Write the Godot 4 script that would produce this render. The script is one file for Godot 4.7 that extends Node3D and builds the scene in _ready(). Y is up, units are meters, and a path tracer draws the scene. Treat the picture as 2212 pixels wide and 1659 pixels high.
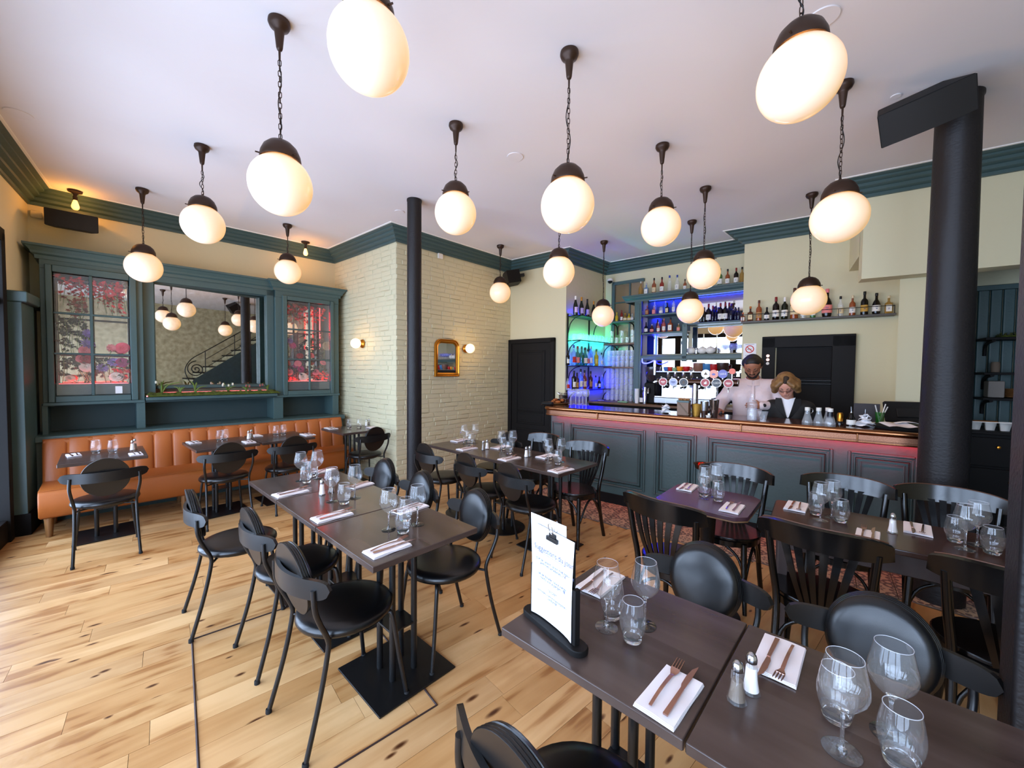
extends Node3D
# A bistro dining room: teal joinery, pale painted brick, globe pendants, a copper-edged bar.
# Plan in metres: the photographer stands at the origin, -z looks into the room, y is up.

var FR := {}            # wall frames: x along the wall, y up, z into the room
var mats := {}
var used_names := {}
var rng := RandomNumberGenerator.new()
const CEIL := 3.40
const TOP := 0.745

class MB:
	# collects shapes for one mesh
	var v := PackedVector3Array()
	var n := PackedVector3Array()
	var t := PackedVector2Array()
	var ix := PackedInt32Array()
	func vert(p: Vector3, q: Vector3, uv := Vector2.ZERO) -> int:
		v.append(p); n.append(q); t.append(uv)
		return v.size() - 1
	func tri(a: int, b: int, c: int) -> void:
		var g := (v[b] - v[a]).cross(v[c] - v[a])
		if g.dot(n[a] + n[b] + n[c]) > 0.0:
			ix.append_array([a, c, b])
		else:
			ix.append_array([a, b, c])
	func quad(a: int, b: int, c: int, d: int) -> void:
		tri(a, b, c); tri(a, c, d)
	func flat(pts: Array, q: Vector3) -> void:
		var k := v.size()
		for p in pts: vert(p, q, Vector2(p.x, p.y))
		for i in range(1, pts.size() - 1): tri(k, k + i, k + i + 1)
	func box(c: Vector3, s: Vector3, b := 0.0, xf := Transform3D()) -> MB:
		var h := s * 0.5
		b = minf(b, minf(h.x, minf(h.y, h.z)) * 0.9)
		var id := {}
		for ax in 3:
			for sg in [-1.0, 1.0]:
				for i in [-1.0, 1.0]:
					for j in [-1.0, 1.0]:
						var p := Vector3()
						var e := Vector3()
						p[ax] = sg * h[ax]
						p[(ax + 1) % 3] = i * (h[(ax + 1) % 3] - b)
						p[(ax + 2) % 3] = j * (h[(ax + 2) % 3] - b)
						e[ax] = sg
						var uv := Vector2(p.x + c.x, p.z + c.z)
						if ax == 0: uv = Vector2(p.z + c.z, p.y + c.y)
						elif ax == 2: uv = Vector2(p.x + c.x, p.y + c.y)
						id[Vector4(ax, sg, i, j)] = vert(xf * (p + c), (xf.basis * e).normalized(), uv)
				quad(id[Vector4(ax, sg, -1, -1)], id[Vector4(ax, sg, 1, -1)], id[Vector4(ax, sg, 1, 1)], id[Vector4(ax, sg, -1, 1)])
		if b > 0.0:
			for ax in 3:        # edges along axis ax
				for i in [-1.0, 1.0]:
					for j in [-1.0, 1.0]:
						# faces (ax+1) sign i and (ax+2) sign j
						var f1 := (ax + 1) % 3
						var f2 := (ax + 2) % 3
						# face f1: its coords are ((f1+1)=f2, (f1+2)=ax); face f2: ((f2+1)=ax, (f2+2)=f1)
						quad(id[Vector4(f1, i, j, -1)], id[Vector4(f1, i, j, 1)], id[Vector4(f2, j, 1, i)], id[Vector4(f2, j, -1, i)])
			for x in [-1.0, 1.0]:
				for y in [-1.0, 1.0]:
					for z in [-1.0, 1.0]:
						tri(id[Vector4(0, x, y, z)], id[Vector4(1, y, z, x)], id[Vector4(2, z, x, y)])
		return self
	func lathe(pr: Array, seg := 20, xf := Transform3D(), crease := 0.6, a0 := 0.0, a1 := TAU) -> MB:
		# profile of Vector2(radius, y), traversed so that (dy, -dr) points outwards
		var m := pr.size()
		var ns := []
		for i in m - 1:
			var d: Vector2 = pr[i + 1] - pr[i]
			ns.append(Vector2(d.y, -d.x).normalized())
		for i in m - 1:
			var p0: Vector2 = pr[i]
			var p1: Vector2 = pr[i + 1]
			if p0.is_equal_approx(p1): continue
			var q: Vector2 = ns[i]
			var q0 := q
			var q1 := q
			if i > 0 and ns[i - 1].dot(q) > crease: q0 = (q + ns[i - 1]).normalized()
			if i < m - 2 and ns[i + 1].dot(q) > crease: q1 = (q + ns[i + 1]).normalized()
			var k := v.size()
			for j in seg + 1:
				var a := lerpf(a0, a1, float(j) / seg)
				var c := Vector3(cos(a), 0, sin(a))
				vert(xf * (c * p0.x + Vector3(0, p0.y, 0)), (xf.basis * (c * q0.x + Vector3(0, q0.y, 0))).normalized(), Vector2(float(j) / seg, p0.y))
				vert(xf * (c * p1.x + Vector3(0, p1.y, 0)), (xf.basis * (c * q1.x + Vector3(0, q1.y, 0))).normalized(), Vector2(float(j) / seg, p1.y))
			for j in seg:
				var e := k + j * 2
				if p0.x > 1e-6: tri(e, e + 2, e + 1)
				if p1.x > 1e-6: tri(e + 1, e + 2, e + 3)
		return self
	func tube(pts: Array, r, seg := 8, closed := false, flatten := 1.0) -> MB:
		# a round bar along pts; r a number or one radius per point; flatten squeezes it along its second axis
		var m := pts.size()
		var tg := []
		for i in m:
			var a: Vector3 = pts[(i - 1 + m) % m] if closed or i > 0 else pts[i]
			var b: Vector3 = pts[(i + 1) % m] if closed or i < m - 1 else pts[i]
			tg.append((b - a).normalized())
		var up := Vector3.UP
		if absf(tg[0].dot(up)) > 0.9: up = Vector3(1, 0, 0)
		var x: Vector3 = (up - tg[0] * up.dot(tg[0])).normalized()
		var rings := []
		for i in m:
			x = (x - tg[i] * x.dot(tg[i])).normalized()
			var y: Vector3 = tg[i].cross(x)
			var rr: float = r[i] if r is Array else r
			var k := v.size()
			for j in seg:
				var a := TAU * j / seg
				vert(pts[i] + (x * cos(a) + y * sin(a) * flatten) * rr, (x * cos(a) * flatten + y * sin(a)).normalized(), Vector2(float(j) / seg, i))
			rings.append(k)
		for i in (m if closed else m - 1):
			var k0: int = rings[i]
			var k1: int = rings[(i + 1) % m]
			for j in seg:
				quad(k0 + j, k0 + (j + 1) % seg, k1 + (j + 1) % seg, k1 + j)
		if not closed:
			for e in [0, m - 1]:
				var q: Vector3 = -tg[0] if e == 0 else tg[m - 1]
				var ring := []
				for j in seg: ring.append(v[rings[e] + j])
				flat(ring, q)
		return self
	func ext(poly: PackedVector2Array, z0: float, z1: float, xf := Transform3D(), smooth := 0.8, bev := 0.0) -> MB:
		# a polygon in xy pushed from z0 to z1, with bevelled rims
		var m := poly.size()
		var area := 0.0
		for i in m: area += poly[i].cross(poly[(i + 1) % m])
		if area < 0.0:
			poly = poly.duplicate(); poly.reverse()
		var en := []
		for i in m:
			var d := (poly[(i + 1) % m] - poly[i]).normalized()
			en.append(Vector2(d.y, -d.x))
		var inner := poly.duplicate()
		if bev > 0.0:
			for i in m:
				var b: Vector2 = (en[i] + en[(i - 1 + m) % m])
				inner[i] = poly[i] - b.normalized() * bev / maxf(0.5, b.length() * 0.5)
		var tris := Geometry2D.triangulate_polygon(inner)
		for side in 2:
			var z := z0 if side == 0 else z1
			var q := (xf.basis * Vector3(0, 0, -1 if side == 0 else 1)).normalized()
			var k := v.size()
			for p in inner: vert(xf * Vector3(p.x, p.y, z), q, p)
			for i in range(0, tris.size(), 3): tri(k + tris[i], k + tris[i + 1], k + tris[i + 2])
		var sg := signf(z1 - z0)
		var lv := [[inner, z0, -0.6], [poly, z0 + bev * sg, 0.0], [poly, z1 - bev * sg, 0.0], [inner, z1, 0.6]] if bev > 0.0 else [[poly, z0, 0.0], [poly, z1, 0.0]]
		for i in m:
			var nx := (i + 1) % m
			var na: Vector2 = en[i]
			var nb: Vector2 = en[i]
			if en[(i - 1 + m) % m].dot(na) > smooth: na = (na + en[(i - 1 + m) % m]).normalized()
			if en[nx].dot(nb) > smooth: nb = (nb + en[nx]).normalized()
			var pa := -1
			var pb := -1
			for l in lv:
				var a := vert(xf * Vector3(l[0][i].x, l[0][i].y, l[1]), (xf.basis * Vector3(na.x, na.y, l[2] * sg)).normalized(), Vector2(l[0][i].x, l[1]))
				var b := vert(xf * Vector3(l[0][nx].x, l[0][nx].y, l[1]), (xf.basis * Vector3(nb.x, nb.y, l[2] * sg)).normalized(), Vector2(l[0][nx].x, l[1]))
				if pa >= 0: quad(pa, pb, b, a)
				pa = a; pb = b
		return self
	func mould(pf: Array, path: Array, y: float, closed := false) -> MB:
		# sweeps a profile of Vector2(out, up) along plan points (Vector2 x,z) with mitred corners; out is to the left-hand normal (-dz, dx) of travel
		var m := path.size()
		var dirs := []
		for i in (m if closed else m - 1): dirs.append((path[(i + 1) % m] - path[i]).normalized())
		var mit := []
		for i in m:
			var da: Vector2 = dirs[i - 1] if i > 0 else (dirs[m - 1] if closed else dirs[0])
			var db: Vector2 = dirs[i] if i < dirs.size() else dirs[i - 1]
			var na := Vector2(-da.y, da.x)
			var nb := Vector2(-db.y, db.x)
			var s := (na + nb).normalized()
			mit.append(s / maxf(0.3, s.dot(nb)))
		for i in dirs.size():
			var nx := (i + 1) % m
			var nn := Vector2(-dirs[i].y, dirs[i].x)
			for j in pf.size() - 1:
				var e: Vector2 = pf[j + 1] - pf[j]
				var q2 := Vector2(e.y, -e.x).normalized()
				var q := Vector3(nn.x * q2.x, q2.y, nn.y * q2.x)
				var c := []
				for w in [[i, j], [nx, j], [nx, j + 1], [i, j + 1]]:
					var p: Vector2 = path[w[0]] + mit[w[0]] * pf[w[1]].x
					c.append(vert(Vector3(p.x, y + pf[w[1]].y, p.y), q, Vector2(p.x, p.y)))
				quad(c[0], c[1], c[2], c[3])
		if not closed:
			for e in [0, m - 1]:
				var poly := PackedVector2Array(pf)
				var tr := Geometry2D.triangulate_polygon(poly)
				var dd: Vector2 = dirs[0] if e == 0 else dirs[dirs.size() - 1]
				var q := Vector3(dd.x, 0, dd.y) * (-1.0 if e == 0 else 1.0)
				var k := v.size()
				for pp in pf:
					var p: Vector2 = path[e] + mit[e] * pp.x
					vert(Vector3(p.x, y + pp.y, p.y), q)
				for a in range(0, tr.size(), 3): tri(k + tr[a], k + tr[a + 1], k + tr[a + 2])
		return self
	func ball(c: Vector3, r: Vector3, seg := 12, rings := 8) -> MB:
		var k := v.size()
		for i in rings + 1:
			var a := PI * i / rings
			for j in seg + 1:
				var b := TAU * j / seg
				var q := Vector3(sin(a) * cos(b), cos(a), sin(a) * sin(b))
				vert(c + q * r, (q / r).normalized(), Vector2(float(j) / seg, float(i) / rings))
		for i in rings:
			for j in seg:
				var e := k + i * (seg + 1) + j
				if i > 0: tri(e, e + 1, e + seg + 1)
				if i < rings - 1: tri(e + 1, e + seg + 2, e + seg + 1)
		return self
	func sheet(f: Callable, nu: int, nv: int, thick := 0.0) -> MB:
		# a patch f(u, v) -> Vector3, u and v from 0 to 1, closed to a slab when thick
		for layer in (2 if thick > 0.0 else 1):
			var k := v.size()
			for i in nu + 1:
				for j in nv + 1:
					var u := float(i) / nu
					var w := float(j) / nv
					var p: Vector3 = f.call(u, w)
					var du: Vector3 = f.call(minf(u + 0.01, 1.0), w) - f.call(maxf(u - 0.01, 0.0), w)
					var dv: Vector3 = f.call(u, minf(w + 0.01, 1.0)) - f.call(u, maxf(w - 0.01, 0.0))
					var q := du.cross(dv).normalized()
					if layer == 1: q = -q
					vert(p + (q * thick if layer == 1 else Vector3.ZERO), q, Vector2(u, w))
			for i in nu:
				for j in nv:
					var e := k + i * (nv + 1) + j
					quad(e, e + 1, e + nv + 2, e + nv + 1)
		if thick > 0.0:
			var k0 := v.size() - 2 * (nu + 1) * (nv + 1)
			var k1 := k0 + (nu + 1) * (nv + 1)
			var rim := []
			for i in nu: rim.append(i * (nv + 1))
			for j in nv: rim.append(nu * (nv + 1) + j)
			for i in range(nu, 0, -1): rim.append(i * (nv + 1) + nv)
			for j in range(nv, 0, -1): rim.append(j)
			var mid := Vector3()
			for a in rim: mid += v[k0 + a]
			mid /= rim.size()
			for i in rim.size():
				var a: int = rim[i]
				var b: int = rim[(i + 1) % rim.size()]
				var q := (v[k0 + b] - v[k0 + a]).cross(v[k1 + a] - v[k0 + a]).normalized()
				if q.dot((v[k0 + a] + v[k0 + b]) * 0.5 - mid) < 0.0: q = -q
				quad(vert(v[k0 + a], q), vert(v[k0 + b], q), vert(v[k1 + b], q), vert(v[k1 + a], q))
		return self
	func join(o: MB, xf := Transform3D()) -> MB:
		var k := v.size()
		for i in o.v.size(): vert(xf * o.v[i], (xf.basis * o.n[i]).normalized(), o.t[i])
		for i in o.ix: ix.append(k + i)
		return self
	func mesh() -> ArrayMesh:
		var a := []
		a.resize(Mesh.ARRAY_MAX)
		a[Mesh.ARRAY_VERTEX] = v; a[Mesh.ARRAY_NORMAL] = n; a[Mesh.ARRAY_TEX_UV] = t; a[Mesh.ARRAY_INDEX] = ix
		var m := ArrayMesh.new()
		m.add_surface_from_arrays(Mesh.PRIMITIVE_TRIANGLES, a)
		return m

func numbered(called: String) -> String:
	var k: int = used_names.get(called, 0)
	used_names[called] = k + 1
	return called if k == 0 else "%s_%03d" % [called, k]

func tag(o: Node3D, label: String, category: String, group := "") -> void:
	o.set_meta("label", label); o.set_meta("category", category)
	if group: o.set_meta("group", group)

func thing(called: String, label: String, category: String, xf := Transform3D(), group := "") -> Node3D:
	var o := Node3D.new()
	o.name = numbered(called)
	add_child(o)
	o.transform = xf
	tag(o, label, category, group)
	return o

func part(parent: Node, called: String, m, material: Material, xf := Transform3D(), label := "") -> MeshInstance3D:
	var o := MeshInstance3D.new()
	o.mesh = m.mesh() if m is MB else m
	o.material_override = material
	o.name = called if parent != self else numbered(called)
	parent.add_child(o, true)
	o.transform = xf
	if label: o.set_meta("label", label)
	return o

func solo(called: String, label: String, category: String, m, material: Material, xf := Transform3D(), group := "") -> MeshInstance3D:
	var o := part(self, called, m, material, xf)
	tag(o, label, category, group)
	return o

func struct(called: String, m, material: Material, xf := Transform3D(), label := "", category := "") -> MeshInstance3D:
	var o := part(self, called, m, material, xf)
	o.set_meta("kind", "structure")
	if label: tag(o, label, category)
	return o

func copy(o: Node3D, label: String, xf: Transform3D, group := "") -> Node3D:
	var c: Node3D = o.duplicate()
	c.name = numbered(String(o.name).rstrip("0123456789").rstrip("_"))
	add_child(c)
	c.transform = xf
	c.set_meta("label", label)
	if group: c.set_meta("group", group)
	return c

func tri_uv(m: StandardMaterial3D, s: Vector3, world := false) -> StandardMaterial3D:
	m.uv1_triplanar = true
	m.uv1_world_triplanar = world
	m.uv1_scale = s
	return m

func mat(called: String, c: Color, rough := 0.6, metal := 0.0) -> StandardMaterial3D:
	var m := StandardMaterial3D.new()
	m.resource_name = called
	m.albedo_color = c
	m.roughness = rough
	m.metallic = metal
	mats[called] = m
	return m

func glow(called: String, c: Color, e: float) -> StandardMaterial3D:
	var m := mat(called, Color(0.9, 0.9, 0.9), 0.5)
	m.emission_enabled = true
	m.emission = c
	m.emission_energy_multiplier = e
	return m

func glass(called: String, c: Color, a: float, rough := 0.02) -> StandardMaterial3D:
	var m := mat(called, Color(c.r, c.g, c.b, a), rough)
	m.transparency = BaseMaterial3D.TRANSPARENCY_ALPHA
	m.cull_mode = BaseMaterial3D.CULL_DISABLED
	return m

func noise_tex(seed_: int, freq: float, lo: Color, hi: Color, size := 512, kind := FastNoiseLite.TYPE_SIMPLEX_SMOOTH, oct := 4) -> NoiseTexture2D:
	var f := FastNoiseLite.new()
	f.seed = seed_; f.frequency = freq; f.noise_type = kind; f.fractal_octaves = oct
	var t := NoiseTexture2D.new()
	t.width = size; t.height = size; t.seamless = true; t.noise = f
	var g := Gradient.new()
	g.set_color(0, lo); g.set_color(1, hi)
	t.color_ramp = g
	return t

func bump_tex(seed_: int, freq: float, strength: float, size := 512, oct := 4) -> NoiseTexture2D:
	var f := FastNoiseLite.new()
	f.seed = seed_; f.frequency = freq; f.fractal_octaves = oct
	var t := NoiseTexture2D.new()
	t.width = size; t.height = size; t.seamless = true; t.noise = f
	t.as_normal_map = true; t.bump_strength = strength
	return t

func yaw(p: Vector3, deg: float) -> Transform3D:
	return Transform3D(Basis(Vector3.UP, deg_to_rad(deg)), p)

func loc(f: String, x: float, y: float, z := 0.0, turn := 0.0) -> Transform3D:
	# a place in a wall's frame
	return FR[f] * Transform3D(Basis(Vector3.UP, deg_to_rad(turn)), Vector3(x, y, z))

func mv(x: float, y: float, z: float) -> Transform3D:
	return Transform3D(Basis(), Vector3(x, y, z))

func curve(pts: Array, n: int) -> Array:
	# smooth points through pts
	var c := Curve3D.new()
	for i in pts.size():
		var a: Vector3 = pts[maxi(i - 1, 0)]
		var b: Vector3 = pts[mini(i + 1, pts.size() - 1)]
		c.add_point(pts[i], (a - b) / 6.0, (b - a) / 6.0)
	var out := []
	for i in n + 1: out.append(c.samplef(float(i) / n * (pts.size() - 1)))
	return out

func oval(rx: float, ry: float, n: int, c := Vector2.ZERO) -> PackedVector2Array:
	var p := PackedVector2Array()
	for i in n: p.append(c + Vector2(cos(TAU * i / n) * rx, sin(TAU * i / n) * ry))
	return p

func rrect(w: float, h: float, r: float, n := 4) -> PackedVector2Array:
	var p := PackedVector2Array()
	for q in [[1, 1, 0.0], [-1, 1, 0.25], [-1, -1, 0.5], [1, -1, 0.75]]:
		for i in n + 1:
			var a: float = TAU * (q[2] + 0.25 * i / n)
			p.append(Vector2(q[0] * (w / 2 - r) + cos(a) * r, q[1] * (h / 2 - r) + sin(a) * r))
	return p

func text(parent: Node, called: String, s: String, size: float, m: Material, xf: Transform3D, font := "Droid Sans", depth := 0.0006, bold := false) -> MeshInstance3D:
	var t := TextMesh.new()
	var f := SystemFont.new()
	f.font_names = PackedStringArray([font])
	if bold: f.font_weight = 700
	t.font = f
	t.text = s
	t.font_size = 32
	t.pixel_size = size / 32.0
	t.depth = depth
	return part(parent, called, t, m, xf)

func _ready() -> void:
	rng.seed = 7
	view_and_light()
	materials()
	frames()
	shell()
	seating()
	table_ware()
	pendants()
	cabinet()
	bar()
	bar_back()
	bottles()
	bar_things()
	side_wall()
	wall_things()
	people()
	behind_the_camera()

func view_and_light() -> void:
	var cam := Camera3D.new()
	cam.name = "camera"
	add_child(cam)
	cam.fov = 87.9315
	cam.near = 0.05
	cam.far = 100.0
	cam.position = Vector3(0, 1.555, 0)
	cam.rotation = Vector3(-0.03313, 0, 0.00873)
	cam.current = true
	var we := WorldEnvironment.new()
	we.name = "world"
	add_child(we)
	var e := Environment.new()
	e.background_mode = Environment.BG_SKY
	var sky := Sky.new()
	var sm := ProceduralSkyMaterial.new()
	sm.sky_top_color = Color(0.62, 0.74, 0.92)
	sm.sky_horizon_color = Color(0.86, 0.91, 0.97)
	sm.ground_horizon_color = Color(0.80, 0.82, 0.82)
	sm.ground_bottom_color = Color(0.55, 0.55, 0.53)
	sm.sky_energy_multiplier = 2.2
	sm.ground_energy_multiplier = 1.2
	sky.sky_material = sm
	e.sky = sky
	e.tonemap_mode = Environment.TONE_MAPPER_LINEAR
	e.tonemap_exposure = 1.0
	e.sdfgi_enabled = true
	e.ssao_enabled = true
	e.ssil_enabled = true
	we.environment = e
	# daylight in the street windows along the left-hand front wall, one light per glazed bay
	for k in 5:
		var a := AreaLight3D.new()
		a.name = "window_daylight"
		a.area_size = Vector2(1.36, 2.5)
		a.area_normalize_energy = true
		a.light_energy = 11.0
		a.light_color = Color(0.77, 0.865, 1.0)
		a.light_size = 0.5
		a.set("area_range", 30.0)
		a.shadow_enabled = true
		add_child(a, true)
		var s := -1.62 - k * 1.56
		var fr := Transform3D(Vector3(-0.6423, 0, -0.76646), Vector3.UP, Vector3(0.76646, 0, -0.6423), Vector3(-5.02687, 0, -4.17336))
		a.transform = fr * Transform3D(Basis(Vector3.UP, PI), Vector3(s, 1.42, -0.16))

func materials() -> void:
	var m: StandardMaterial3D
	m = mat("teal_paint", Color(0.245, 0.335, 0.335), 0.42)
	m.normal_enabled = true; m.normal_texture = bump_tex(3, 0.05, 1.5, 256); m.normal_scale = 0.25; tri_uv(m, Vector3(2, 2, 2))
	mat("teal_dark", Color(0.17, 0.25, 0.26), 0.5)
	m = mat("cream_paint", Color(0.80, 0.775, 0.645), 0.75)
	m.normal_enabled = true; m.normal_texture = bump_tex(4, 0.03, 2.0, 256); m.normal_scale = 0.2; tri_uv(m, Vector3(1.5, 1.5, 1.5))
	m = mat("ceiling_paint", Color(0.87, 0.855, 0.86), 0.85)
	m.albedo_texture = noise_tex(12, 0.006, Color(0.965, 0.955, 0.95), Color(1, 1, 1), 512, FastNoiseLite.TYPE_SIMPLEX_SMOOTH, 2); tri_uv(m, Vector3(0.2, 0.2, 0.2))
	m = mat("brick_paint", Color(0.80, 0.775, 0.645), 0.62)
	m.normal_enabled = true; m.normal_texture = bump_tex(5, 0.03, 5.0, 512); m.normal_scale = 0.7; tri_uv(m, Vector3(4, 4, 4), true)
	m = mat("mortar_paint", Color(0.77, 0.745, 0.62), 0.7)
	m.normal_enabled = true; m.normal_texture = bump_tex(6, 0.04, 6.0, 512); m.normal_scale = 0.9; tri_uv(m, Vector3(3, 3, 3), true)
	m = mat("stone_paint", Color(0.78, 0.75, 0.62), 0.85)
	m.albedo_texture = noise_tex(13, 0.02, Color(0.75, 0.73, 0.68), Color(1, 1, 1), 512); tri_uv(m, Vector3(0.6, 0.6, 0.6))
	mat("white_trim", Color(0.93, 0.92, 0.90), 0.5)
	mat("white_plastic", Color(0.90, 0.89, 0.86), 0.4)
	mat("black_paint", Color(0.085, 0.08, 0.078), 0.55).metallic_specular = 0.28
	mat("black_skirting", Color(0.06, 0.055, 0.055), 0.6).metallic_specular = 0.28
	m = mat("column_paint", Color(0.125, 0.115, 0.118), 0.45)
	m.metallic_specular = 0.35
	m.normal_enabled = true; m.normal_texture = bump_tex(8, 0.06, 3.0, 256); m.normal_scale = 0.35; tri_uv(m, Vector3(3, 3, 3))
	mat("bronze", Color(0.235, 0.165, 0.125), 0.42, 0.55)
	mat("black_iron", Color(0.06, 0.055, 0.055), 0.4, 0.2)
	mat("chair_metal", Color(0.075, 0.075, 0.08), 0.34, 0.1)
	m = mat("chair_leather", Color(0.035, 0.035, 0.04), 0.3)
	m.normal_enabled = true; m.normal_texture = bump_tex(9, 0.2, 2.0, 256); m.normal_scale = 0.12; tri_uv(m, Vector3(8, 8, 8))
	mat("chair_ply", Color(0.07, 0.068, 0.068), 0.34)
	m = mat("bentwood_black", Color(0.045, 0.038, 0.036), 0.2)
	mat("worn_edge", Color(0.33, 0.20, 0.13), 0.4)
	m = mat("table_black", Color(0.315, 0.262, 0.242), 0.24)
	m.albedo_texture = grain_tex(21, 9.0, Color(0.74, 0.70, 0.68), Color(1, 1, 1)); tri_uv(m, Vector3(1.4, 1.4, 1.4))
	m.roughness_texture = noise_tex(22, 0.02, Color(0.75, 0.75, 0.75), Color(1, 1, 1), 256)
	m = mat("table_purple", Color(0.30, 0.20, 0.23), 0.24)
	mat("table_edge", Color(0.50, 0.37, 0.25), 0.5)
	m = mat("table_brown", Color(0.255, 0.155, 0.115), 0.22)
	m.albedo_texture = grain_tex(23, 9.0, Color(0.70, 0.66, 0.63), Color(1, 1, 1)); tri_uv(m, Vector3(1.2, 1.2, 1.2))
	m = mat("table_leg_paint", Color(0.235, 0.185, 0.175), 0.4)
	m = mat("tan_leather", Color(0.655, 0.355, 0.145), 0.42)
	m.normal_enabled = true; m.normal_texture = bump_tex(10, 0.12, 2.5, 256); m.normal_scale = 0.25; tri_uv(m, Vector3(5, 5, 5))
	mat("oak_leg", Color(0.55, 0.37, 0.20), 0.5)
	m = mat("napkin", Color(0.92, 0.90, 0.91), 0.8)
	mat("rose_steel", Color(0.72, 0.58, 0.53), 0.22, 1.0)
	mat("steel", Color(0.75, 0.75, 0.76), 0.18, 1.0)
	mat("brushed_steel", Color(0.66, 0.66, 0.67), 0.35, 1.0)
	mat("salt", Color(0.93, 0.91, 0.90), 0.7)
	mat("pepper", Color(0.42, 0.36, 0.30), 0.8)
	glass("clear_glass", Color(1, 1, 1), 0.03, 0.01)
	m = mat("solid_glass", Color(1, 1, 1, 0.02), 0.0)
	m.refraction_enabled = true; m.refraction_scale = 0.05
	m = mat("copper", Color(0.60, 0.40, 0.265), 0.27, 1.0)
	m.roughness_texture = noise_tex(24, 0.03, Color(0.6, 0.6, 0.6), Color(1, 1, 1), 256); tri_uv(m, Vector3(3, 3, 3))
	m = mat("copper_band", Color(0.60, 0.43, 0.34), 0.38, 0.9)
	m.albedo_texture = noise_tex(25, 0.05, Color(0.72, 0.66, 0.62), Color(1, 1, 1), 512); tri_uv(m, Vector3(4, 4, 4))
	m = mat("bar_top", Color(0.24, 0.115, 0.06), 0.12)
	mat("counter_wood", Color(0.42, 0.29, 0.17), 0.4)
	mat("gold", Color(0.82, 0.55, 0.20), 0.3, 1.0)
	m = mat("mirror", Color(0.93, 0.92, 0.90), 0.012, 1.0)
	m.albedo_texture = noise_tex(26, 0.03, Color(0.93, 0.92, 0.90), Color(1, 1, 1), 512); tri_uv(m, Vector3(1, 1, 1))
	mat("mirror_clean", Color(0.90, 0.90, 0.89), 0.005, 1.0)
	mat("mirror_antique", Color(0.60, 0.55, 0.46), 0.2, 0.8)
	mat("speaker_grille", Color(0.055, 0.05, 0.048), 0.7)
	mat("paper", Color(0.93, 0.93, 0.94), 0.8)
	mat("ink", Color(0.30, 0.33, 0.50), 0.8)
	mat("red_print", Color(0.80, 0.20, 0.17), 0.7)
	mat("rubber", Color(0.03, 0.03, 0.03), 0.8)
	mat("moss", Color(0.40, 0.45, 0.10), 0.95)
	mat("stem_green", Color(0.36, 0.44, 0.16), 0.7)
	mat("white_petal", Color(0.88, 0.86, 0.78), 0.7)
	glow("button_lit", Color(1.0, 0.75, 0.68), 0.9)
	mat("tap_bronze", Color(0.30, 0.22, 0.18), 0.25, 0.9)
	for q in [["red", Color(0.62, 0.06, 0.08)], ["pale", Color(0.62, 0.66, 0.82)], ["dark", Color(0.09, 0.07, 0.09)], ["navy", Color(0.05, 0.05, 0.10)], ["peach", Color(0.86, 0.56, 0.47)], ["lilac", Color(0.36, 0.36, 0.66)], ["orange", Color(0.85, 0.36, 0.22)]]: mat("badge_" + q[0], q[1], 0.35)
	glass("smoky", Color(0.25, 0.22, 0.24), 0.55, 0.05)
	mat("tile_grout", Color(0.36, 0.31, 0.28), 0.9)

func grain_tex(seed_: int, stretch: float, lo: Color, hi: Color) -> ImageTexture:
	# wood grain running along u
	var f := FastNoiseLite.new()
	f.seed = seed_; f.frequency = 0.02; f.fractal_octaves = 4
	var g := FastNoiseLite.new()
	g.seed = seed_ + 1; g.frequency = 0.006; g.fractal_octaves = 2
	var im := Image.create(512, 256, false, Image.FORMAT_RGB8)
	for y in 256:
		for x in 512:
			# torus in x so that the texture repeats along the grain
			var a := TAU * x / 512.0
			var px := cos(a) * 512.0 / TAU / stretch
			var pz := sin(a) * 512.0 / TAU / stretch
			var w := f.get_noise_3d(px, y * 1.6, pz) * 0.6 + g.get_noise_3d(px * 3.0, y * 1.2, pz * 3.0) * 0.7
			im.set_pixel(x, y, lo.lerp(hi, clampf(w + 0.55, 0.0, 1.0)))
	return ImageTexture.create_from_image(im)

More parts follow.
